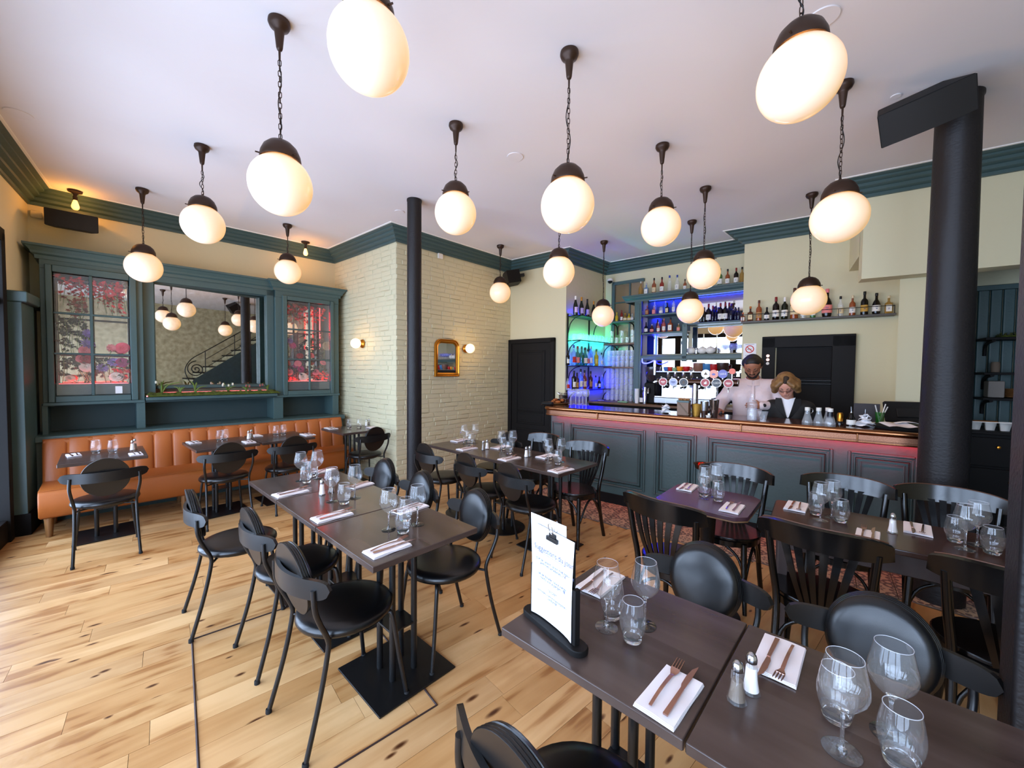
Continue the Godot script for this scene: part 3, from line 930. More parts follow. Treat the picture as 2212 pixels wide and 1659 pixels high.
func seating() -> void:
	chair_a = make_bistro_chair()
	chair_b = make_bentwood_chair()
	var t0 := make_bistro_table()
	var t1 := make_bistro_table("bistro_table", true)
	# the centre row of three tables
	var L := Vector3(0.732, 0, 0.681)
	var S := Vector3(0.681, 0, -0.732)
	var c := Vector3(-1.888, 0, -2.838)
	var T1 := ["far end table of the centre row of three, nearest the orange banquette", "middle table of the centre row of three, between two pairs of chairs", "near end table of the centre row, its base plate in view"]
	for k in 3:
		var p := c + L * (0.302 + 0.604 * k) + S * 0.289
		if k == 0:
			t0.transform = yaw(p, -43.0); t0.set_meta("label", "black table, " + T1[0]); t0.set_meta("group", "square bistro tables")
		else: copy(t0, "black table, " + T1[k], yaw(p, -43.0), "square bistro tables")
	seat_at(chair_a, -1.75, -2.53, 44, "black bistro chair pushed back from the far table of the centre row, front side")
	seat_at(chair_a, -1.21, -2.24, 48, "black bistro chair at the front side of the centre row's middle table")
	seat_at(chair_a, -0.77, -1.83, 50, "black bistro chair in the foreground at the near table of the centre row")
	for k in 3:
		var p: Vector3 = c + L * ([0.36, 0.90, 1.50][k]) + S * ([0.64, 0.62, 0.60][k])
		seat_at(chair_a, p.x, p.z, 227 + [2, -2, -4][k], "bistro chair with its oval back to the brick wall, " + ["at the far table of the centre row", "at the middle table of the centre row", "at the near table of the centre row"][k])
	# the row of three tables beside the bar
	L = Vector3(0.724, 0, 0.690)
	S = Vector3(0.690, 0, -0.724)
	c = Vector3(-0.912, 0, -4.315)
	var T2 := ["beside the iron column by the brick wall", "in the middle of the row next to the bar", "end table of the row next to the bar, tinted purple by the lights"]
	for k in 3:
		var p := c + L * (0.294 + 0.588 * k) + S * 0.289
		if k < 2:
			if k == 0:
				t1.transform = yaw(p, -43.6); t1.set_meta("label", "black table on a round base, " + T2[0]); t1.set_meta("group", "tables on round plates")
			else: copy(t1, "black table on a round base, " + T2[1], yaw(p, -43.6), "tables on round plates")
		else: copy(t0, "black table, " + T2[2], yaw(p, -43.6), "square bistro tables")
	for k in 3:
		var p: Vector3 = c + L * ([0.304, 0.955, 1.486][k])
		seat_at(chair_a, p.x, p.z, [44, 40, 40][k], "bistro chair along the row beside the bar, " + ["right by the foot of the iron column", "second from the iron column", "farthest from the iron column"][k])
	var q := c + L * 0.36 + S * 0.66
	seat_at(chair_a, q.x, q.z, 228, "black bistro chair against the painted brick, beyond the row of tables beside the bar")
	q = c + L * 0.93 + S * 0.64
	seat_at(chair_b, q.x, q.z, 222, "bentwood chair in front of the black door, beyond the row beside the bar")
	q = c + L * 1.53 + S * 0.56
	seat_at(chair_b, q.x, q.z, 226, "bentwood chair with a red glint on its seat, between the tables and the bar panels")
	# banquette tables
	var bt := make_bistro_table("banquette_table", false, 0.56, 0.65)
	bt.transform = yaw(Vector3(-3.79, 0, -3.685), 46.0)
	bt.set_meta("label", "black table with two tumblers at the window end of the orange banquette")
	for w in [[Vector3(-3.16, 0, -4.31), "first of the two joined tables by the banquette, nearer the window end"], [Vector3(-2.78, 0, -4.75), "second of the two joined tables by the banquette, nearer the brick wall"]]:
		copy(bt, "black " + w[1], yaw(w[0], 49.0), "banquette tables")
	copy(bt, "black table in the corner by the brick wall at the end of the banquette", yaw(Vector3(-2.18, 0, -5.42), 48.0), "banquette tables")
	seat_at(chair_a, -3.42, -3.33, 136, "black bistro chair facing the single table at the window end of the banquette")
	seat_at(chair_a, -2.95, -4.06, 137, "black bistro chair facing the first of the two joined banquette tables")
	seat_at(chair_a, -2.54, -4.47, 138, "black bistro chair facing the second of the two joined banquette tables")
	seat_at(chair_a, -1.92, -5.18, 142, "black bistro chair in the corner by the brick wall at the end banquette table")
	# the foreground pair
	L = Vector3(0.731, 0, 0.682)
	S = Vector3(0.682, 0, -0.731)
	c = Vector3(-0.03, 0, -1.235)
	for k in 2:
		var p := c + L * (0.2835 + 0.567 * k) + S * 0.2835
		var ft := make_bistro_table("bistro_table", false, 0.563, 0.567)
		ft.transform = yaw(p, -43.0)
		ft.set_meta("label", ["black square table in the foreground carrying the menu stand", "black square table in the foreground corner carrying the salt and pepper"][k])
		ft.set_meta("group", "foreground tables")
	q = c + L * 0.33 + S * 0.66
	seat_at(chair_a, q.x, q.z, 226, "black bistro chair behind the foreground table with the menu stand")
	q = c + L * 0.87 + S * 0.64
	seat_at(chair_a, q.x, q.z, 224, "black bistro chair behind the foreground salt and pepper table, big glossy oval back")
	q = c + L * 0.36 - S * 0.07
	seat_at(chair_a, q.x, q.z, 44, "black bistro chair cut by the bottom of the picture, on the near side of the menu table")
	# small table with clipped corners
	var o := thing("clipped_corner_table", "small dark table with clipped corners tinted purple, before the bar panels", "table", yaw(Vector3(1.265, 0, -2.53), -41.0))
	var oct := PackedVector2Array()
	for w in [[1, 1], [-1, 1], [-1, -1], [1, -1]]:
		var a := Vector2(w[0] * 0.262, w[1] * 0.205)
		var b := Vector2(w[0] * 0.205, w[1] * 0.262)
		if w[0] * w[1] > 0: oct.append_array([a, b])
		else: oct.append_array([b, a])
	part(o, "tabletop", MB.new().ext(oct, -TOP, -TOP + 0.022, Transform3D(Basis(Vector3.RIGHT, PI / 2), Vector3.ZERO), 0.5, 0.003), mats.table_purple)
	part(o, "table_edge", MB.new().ext(oct, -TOP + 0.0225, -TOP + 0.030, Transform3D(Basis(Vector3.RIGHT, PI / 2), Vector3.ZERO), 0.5, 0.001), mats.table_edge, Transform3D(), "pale worn edge")
	part(o, "column", MB.new().lathe([Vector2(0.03, 0.02), Vector2(0.035, 0.35), Vector2(0.05, 0.65), Vector2(0.09, 0.715)], 20), mats.black_iron)
	part(o, "base_plate", MB.new().lathe([Vector2(0, 0), Vector2(0.2, 0), Vector2(0.2, 0.012), Vector2(0.17, 0.022), Vector2(0.05, 0.04), Vector2(0, 0.04)], 32), mats.black_iron)
	seat_at(chair_b, 0.985, -2.29, 40, "bentwood chair at the small clipped-corner table")
	seat_at(chair_b, 1.50, -2.75, 226, "bentwood chair between the small clipped-corner table and the bar")
	# long worn wooden table
	o = thing("wooden_table", "long dark brown wooden table with worn edges and square legs", "table", yaw(Vector3(1.545, 0, -2.33), -37.5))
	# local x along the table from its left end
	var top := rrect(1.42, 0.52, 0.03, 4)
	part(o, "tabletop", MB.new().ext(top, -TOP, -TOP + 0.026, Transform3D(Basis(Vector3.RIGHT, PI / 2), Vector3(0.71, 0, 0)), 0.5, 0.006), mats.table_brown)
	part(o, "apron", MB.new().box(Vector3(0.71, 0.665, 0.21), Vector3(1.30, 0.10, 0.02), 0.003).box(Vector3(0.71, 0.665, -0.21), Vector3(1.30, 0.10, 0.02), 0.003).box(Vector3(0.06, 0.665, 0), Vector3(0.02, 0.10, 0.42), 0.003).box(Vector3(1.36, 0.665, 0), Vector3(0.02, 0.10, 0.42), 0.003), mats.table_leg_paint)
	for x in [0.065, 1.355]:
		for z in [-0.205, 0.205]:
			var lg := MB.new()
			lg.sheet(func(u, w):
				var a: float = TAU * (u + 0.125)
				var r: float = lerpf(0.019, 0.028, w)
				var k: float = r / maxf(absf(cos(a)), absf(sin(a)))
				return Vector3(x + cos(a) * k, w * 0.718, z + sin(a) * k), 16, 1)
			part(o, "leg", lg, mats.table_leg_paint)
	seat_at(chair_b, 1.545, -1.93, 46, "bentwood chair at the near side of the long wooden table, left of two")
	seat_at(chair_b, 1.98, -1.545, 47, "bentwood chair at the near side of the long wooden table, beside the dark post")
	seat_at(chair_b, 2.06, -2.45, 226, "bentwood chair behind the long wooden table, against the bar panels")
	seat_at(chair_b, 2.47, -2.21, 224, "bentwood chair behind the long wooden table at the foot of the thick column")
	seat_at(chair_a, 2.66, -1.86, 228, "black bistro chair behind the long wooden table at the edge of the picture")
	banquette()
	columns()

func banquette() -> void:
	# tan leather bench with channelled back, along the cabinet wall
	var s0: float = 0.091
	var s1: float = 2.992
	var o := thing("banquette", "long tan leather banquette with a channelled backrest along the cabinet wall", "banquette", loc("A", 0, 0, 0))
	var n := 18
	var w := (s1 - s0) / n
	for k in n:
		var b := MB.new()
		# one stuffed channel: bulges across its width, leans back
		b.sheet(func(u, v):
			var x: float = s0 + w * (k + u)
			var bul: float = 0.022 * pow(sin(PI * clampf(u, 0.0, 1.0)), 0.6)
			var y: float = lerpf(0.40, 0.835, v)
			var lean: float = lerpf(0.62, 0.555, v)
			var top: float = 0.03 * pow(v, 8.0)
			return Vector3(x, y, lean + bul - top), 8, 10)
		b.sheet(func(u, v):
			var x: float = s0 + w * (k + u)
			var bul: float = 0.022 * pow(sin(PI * clampf(u, 0.0, 1.0)), 0.6)
			return Vector3(x, 0.835 + 0.008 * sin(PI * v), lerpf(0.525 + bul, 0.46, v)), 8, 4)
		part(o, "channel", b, mats.tan_leather)
	part(o, "back_frame", MB.new().box(Vector3((s0 + s1) / 2, 0.60, 0.505), Vector3(s1 - s0, 0.46, 0.085), 0.01), mats.tan_leather)
	var seat := MB.new()
	var pf := PackedVector2Array([Vector2(0.48, 0.18), Vector2(1.02, 0.18), Vector2(1.045, 0.20), Vector2(1.06, 0.30), Vector2(1.055, 0.39), Vector2(1.03, 0.425), Vector2(0.98, 0.44), Vector2(0.60, 0.445), Vector2(0.48, 0.445)])
	seat.ext(pf, s0, s1, Transform3D(Basis(Vector3(0, 0, 1), Vector3(0, 1, 0), Vector3(1, 0, 0)), Vector3.ZERO), 0.5, 0.012)
	part(o, "seat", seat, mats.tan_leather)
	var stitch := MB.new()
	stitch.tube([Vector3(s0, 0.432, 1.024), Vector3(s1, 0.432, 1.024)], 0.003, 5)
	part(o, "piping", stitch, mats.tan_leather)
	for x in [s0 + 0.06, s0 + 1.02, s0 + 1.98, s1 - 0.06]:
		part(o, "leg", MB.new().tube([Vector3(x, 0.19, 0.98), Vector3(x, 0.0, 0.985)], [0.034, 0.022], 4), mats.oak_leg)
		part(o, "leg", MB.new().tube([Vector3(x, 0.19, 0.56), Vector3(x, 0.0, 0.555)], [0.034, 0.022], 4), mats.oak_leg)

func columns() -> void:
	var a := MB.new().lathe([Vector2(0.094, 0.0), Vector2(0.094, 0.10), Vector2(0.084, 0.13), Vector2(0.080, 0.5), Vector2(0.076, CEIL - 0.03), Vector2(0.080, CEIL - 0.02), Vector2(0.080, CEIL - 0.001)], 28)
	solo("column", "slim black cast-iron column in front of the painted brick corner", "column", a, mats.column_paint, Transform3D(Basis(), Vector3(-1.078, 0, -4.388)))
	var b := MB.new().lathe([Vector2(0.135, 0.0), Vector2(0.135, 0.12), Vector2(0.125, 0.16), Vector2(0.124, 1.2), Vector2(0.110, CEIL - 0.03), Vector2(0.117, CEIL - 0.02), Vector2(0.117, CEIL - 0.001)], 36)
	solo("column", "thick black cast-iron column carrying a loudspeaker at the end of the bar", "column", b, mats.column_paint, Transform3D(Basis(), Vector3(2.968, 0, -2.72)))
	# the dark post that cuts the lower right corner
	solo("post", "blue-black post at the lower right edge of the picture beside the foreground table", "post", MB.new().box(Vector3(0, 1.1, 0), Vector3(0.16, 2.2, 0.16), 0.01), mats.column_paint, yaw(Vector3(1.405, 0, -1.0), -43.0))

func pendants() -> void:
	# opal globe pendants on chains
	var R := 0.155
	var at := [
		[-1.252, 2.541, -2.175, "nearest the long front window, left of the cut-off globe"],
		[-2.593, 2.755, -3.369, "over the space before the banquette's window end"],
		[-3.838, 2.599, -4.176, "in front of the left glazed cabinet"],
		[-2.89, 2.801, -5.156, "before the cabinet wall's right end, near the brick return"],
		[-0.58, 2.828, -1.63, "cut by the top of the picture, above the centre row"],
		[-0.437, 2.739, -3.047, "just right of the slim black column"],
		[0.315, 2.524, -2.363, "largest in the middle of the ceiling"],
		[1.205, 2.742, -3.297, "above the bar's left part, over the purple clipped-corner table's far side"],
		[1.185, 2.776, -1.7, "largest at the upper right, its canopy out of the picture"],
		[2.091, 2.557, -2.594, "at the right above the bar, second in size on that side"],
		[3.061, 2.315, -4.148, "hanging before the bottle ledge above the serving hatch"],
		[1.914, 2.548, -4.036, "before the top bottle shelf, upper of two overlapping"],
		[2.176, 2.312, -4.913, "before the blue-lit bottle shelves, lower of two overlapping"],
		[1.286, 2.35, -5.699, "before the turquoise-lit iron racks"],
		[0.45, 2.528, -3.95, "half behind the largest middle globe, before the black door's wall"],
		[-0.188, 2.709, -5.928, "smallest, beside the back loudspeaker and brick wall"],
	]
	var m := mat("opal_glass", Color(0.92, 0.90, 0.86), 0.16)
	m.emission_enabled = true
	m.emission = Color(1.0, 0.74, 0.32)
	m.emission_energy_multiplier = 0.56
	var globe := MB.new().lathe(ring_profile(R), 40).mesh()
	var cap := MB.new().lathe([Vector2(0.092, 0.135), Vector2(0.097, 0.128), Vector2(0.099, 0.135), Vector2(0.095, 0.162), Vector2(0.080, 0.196), Vector2(0.056, 0.220), Vector2(0.028, 0.232), Vector2(0.010, 0.235), Vector2(0.008, 0.246), Vector2(0, 0.246)], 32)
	for a in [0.4, 2.5, 4.6]: cap.tube([Vector3(cos(a), 0, sin(a)) * 0.094 + Vector3(0, 0.142, 0), Vector3(cos(a), 0, sin(a)) * 0.116 + Vector3(0, 0.142, 0)], 0.004, 6)
	var capm := cap.mesh()
	var can := MB.new().lathe([Vector2(0, -0.205), Vector2(0.005, -0.205), Vector2(0.006, -0.155), Vector2(0.012, -0.152), Vector2(0.016, -0.14), Vector2(0.024, -0.06), Vector2(0.028, -0.05), Vector2(0.046, -0.036), Vector2(0.054, -0.018), Vector2(0.052, -0.002), Vector2(0.0, -0.002)], 28).mesh()
	var link := MB.new()
	var lp := []
	for i in 14:
		var a := TAU * i / 14
		lp.append(Vector3(cos(a) * 0.0075, sin(a) * 0.0075 + signf(sin(a)) * 0.009, 0))
	link.tube(lp, 0.0022, 5, true)
	var lm := link.mesh()
	for w in at:
		var o := thing("globe_pendant", "opal globe lamp, " + w[3], "lamp", mv(w[0], w[1], w[2]), "globe pendants")
		part(o, "globe", globe, m)
		part(o, "cap", capm, mats.bronze)
		part(o, "canopy", can, mats.bronze, mv(0, CEIL - w[1], 0))
		var top: float = CEIL - w[1] - 0.205
		var n := int((top - 0.24) / 0.027)
		var ch := MB.new()
		for i in n:
			ch.join(link, Transform3D(Basis(Vector3.UP, PI / 2 * (i % 2) + 0.3), Vector3(0, 0.24 + (i + 0.5) * (top - 0.24) / n, 0)))
		part(o, "chain", ch, mats.bronze)
		var cp := []
		for i in 25:
			var t := i / 24.0
			var sw := sin(t * PI) * 0.016
			cp.append(Vector3(sin(t * 9.0 + w[0] * 5.0) * sw, lerpf(top, 0.24, t), cos(t * 7.0 + w[2] * 3.0) * sw * 0.7))
		part(o, "cable", MB.new().tube(cp, 0.0028, 5), mats.black_iron)
		var l := OmniLight3D.new()
		l.name = "bulb"
		l.light_color = Color(1.0, 0.76, 0.45)
		l.light_energy = 0.135
		l.light_size = 0.10
		l.omni_range = 20.0
		l.omni_attenuation = 2.0
		l.shadow_enabled = true
		o.add_child(l, true)

func ring_profile(r: float) -> Array:
	var p := []
	for i in 25:
		var a := -PI / 2 + PI * 0.86 * i / 24.0
		p.append(Vector2(cos(a) * r, sin(a) * r))
	return p

var protos := {}

func ware_protos() -> void:
	var o := thing("wine_glass", "x", "wine glass")
	part(o, "bowl", MB.new().lathe([Vector2(0.0045, 0.088), Vector2(0.016, 0.094), Vector2(0.030, 0.108), Vector2(0.0405, 0.124), Vector2(0.0445, 0.138), Vector2(0.0435, 0.155), Vector2(0.038, 0.182), Vector2(0.0325, 0.208)], 32), mats.clear_glass)
	var rim := []
	for i in 32: rim.append(Vector3(cos(TAU * i / 32) * 0.0325, 0.208, sin(TAU * i / 32) * 0.0325))
	part(o, "rim", MB.new().tube(rim, 0.0007, 6, true), mats.rim_glass)
	part(o, "stem", MB.new().lathe([Vector2(0, 0.003), Vector2(0.010, 0.0045), Vector2(0.0052, 0.012), Vector2(0.0038, 0.03), Vector2(0.0036, 0.075), Vector2(0.006, 0.088), Vector2(0.010, 0.092), Vector2(0, 0.0925)], 14), mats.solid_glass)
	part(o, "foot", MB.new().lathe([Vector2(0, 0), Vector2(0.035, 0), Vector2(0.0355, 0.0012), Vector2(0.03, 0.002), Vector2(0.012, 0.0042), Vector2(0, 0.0046)], 32), mats.solid_glass)
	protos.wine = o
	o = thing("tumbler", "x", "glass")
	part(o, "body", MB.new().lathe([Vector2(0.0255, 0.013), Vector2(0.032, 0.026), Vector2(0.0375, 0.044), Vector2(0.0395, 0.060), Vector2(0.0385, 0.078), Vector2(0.034, 0.104), Vector2(0.0305, 0.122)], 32), mats.clear_glass)
	rim = []
	for i in 32: rim.append(Vector3(cos(TAU * i / 32) * 0.0305, 0.122, sin(TAU * i / 32) * 0.0305))
	part(o, "rim", MB.new().tube(rim, 0.0008, 6, true), mats.rim_glass)
	part(o, "base", MB.new().lathe([Vector2(0, 0), Vector2(0.024, 0), Vector2(0.0265, 0.003), Vector2(0.0315, 0.024), Vector2(0.029, 0.022), Vector2(0.024, 0.014), Vector2(0, 0.012)], 32), mats.solid_glass)
	protos.tumbler = o
	for k in 2:
		o = thing(["salt_shaker", "pepper_shaker"][k], "x", "shaker")
		part(o, "body", MB.new().lathe([Vector2(0, 0.0), Vector2(0.0235, 0.0), Vector2(0.0215, 0.008), Vector2(0.0165, 0.032), Vector2(0.0135, 0.076), Vector2(0.012, 0.079)], 8), mats.clear_glass)
		part(o, "filling", MB.new().lathe([Vector2(0, 0.006), Vector2(0.0185, 0.006), Vector2(0.0145, 0.032), Vector2(0.0122, 0.064 - k * 0.012), Vector2(0, 0.066 - k * 0.012)], 16), mats.salt if k == 0 else mats.pepper)
		part(o, "cap", MB.new().lathe([Vector2(0.0128, 0.076), Vector2(0.0135, 0.078), Vector2(0.013, 0.086), Vector2(0.011, 0.094), Vector2(0.006, 0.1), Vector2(0, 0.102)], 20), mats.steel)
		protos[["salt", "pepper"][k]] = o
	# napkin folded in three, fork and knife laid along it
	o = thing("napkin", "x", "napkin")
	var nb := MB.new()
	for k in 3:
		nb.sheet(func(u, w): return Vector3((u - 0.5) * (0.196 - k * 0.004), 0.0014 + k * 0.0030 + 0.0012 * sin(u * 9.0 + k) * sin(w * 5.0) + 0.0007 * (1.0 - absf(w - 0.5) * 2.0), (w - 0.5) * (0.104 - k * 0.002)), 12, 6, 0.0022)
	part(o, "cloth", nb, mats.napkin)
	protos.napkin = o
	protos.fork = solo("fork", "x", "fork", fork_mesh(), mats.rose_steel)
	protos.knife = solo("knife", "x", "knife", knife_mesh(), mats.rose_steel)

func fork_mesh() -> MB:
	# lies along x, tines at +x
	var b := MB.new()
	b.sheet(func(u, w):
		var wd: float = 0.0035 + 0.0010 * u
		return Vector3(lerpf(-0.098, 0.030, u), 0.0022 + 0.004 * sin(u * PI), (w - 0.5) * 2.0 * wd), 14, 4, 0.0022)
	b.sheet(func(u, w):
		var wd: float = lerpf(0.0040, 0.0118, pow(sin(u * PI / 2), 1.6))
		return Vector3(lerpf(0.030, 0.062, u), 0.0022 + 0.003 * u * u - 0.002 * sin(PI * u), (w - 0.5) * 2.0 * wd), 10, 6, 0.0018)
	for k in 4:
		var z := (k - 1.5) * 0.0066
		b.tube([Vector3(0.061, 0.005, z), Vector3(0.080, 0.0072, z), Vector3(0.098, 0.0105, z * 0.97)], [0.0021, 0.0019, 0.0012], 6)
	return b

func knife_mesh() -> MB:
	var b := MB.new()
	b.sheet(func(u, w): return Vector3(lerpf(-0.103, 0.002, u), 0.0018, (w - 0.5) * 2.0 * (0.0058 - 0.0014 * u)), 12, 4, 0.0042)
	var blade := PackedVector2Array([Vector2(0.0, -0.004), Vector2(0.018, -0.0085), Vector2(0.055, -0.0092), Vector2(0.085, -0.0060), Vector2(0.108, 0.0035), Vector2(0.10, 0.0052), Vector2(0.05, 0.0056), Vector2(0.0, 0.004)])
	b.ext(blade, -0.0045, -0.0029, Transform3D(Basis(Vector3.RIGHT, PI / 2), Vector3.ZERO), 0.5, 0.0004)
	return b

func put(kind: String, xf: Transform3D, label: String, group := "") -> void:
	var o: Node3D = protos[kind]
	if not o.has_meta("placed"):
		o.set_meta("placed", true)
		o.transform = xf
		o.set_meta("label", label)
		if group: o.set_meta("group", group)
	else:
		copy(o, label, xf, group)

func setting(n: Array, place: String, flip := false, cut := 3) -> void:
	# napkin [x, z, angle, length, width], fork and knife on it
	var deg: float = n[2] + (180.0 if flip else 0.0)
	var base := yaw(Vector3(n[0], TOP, n[1]), deg)
	var s := clampf(n[3] / 0.196, 0.85, 1.12)
	put("napkin", base * Transform3D(Basis().scaled(Vector3(s, 1, s)), Vector3.ZERO), "white folded napkin " + place, "place napkins")
	if cut & 1: put("fork", base * Transform3D(Basis(Vector3.UP, deg_to_rad(rng.randf_range(-3, 5))), Vector3(0.022, 0.0112, -0.018)), "fork on the napkin " + place, "forks")
	if cut & 2: put("knife", base * Transform3D(Basis(Vector3.UP, deg_to_rad(rng.randf_range(-4, 3))), Vector3(0.026, 0.0112, 0.020)), "knife on the napkin " + place, "knives")

func glass_at(kind: String, p: Vector3, label: String) -> void:
	put(kind, yaw(p, rng.randf() * 360.0), label, {"wine": "stemmed wine glasses", "tumbler": "water tumblers", "salt": "salt shakers", "pepper": "pepper shakers"}[kind])

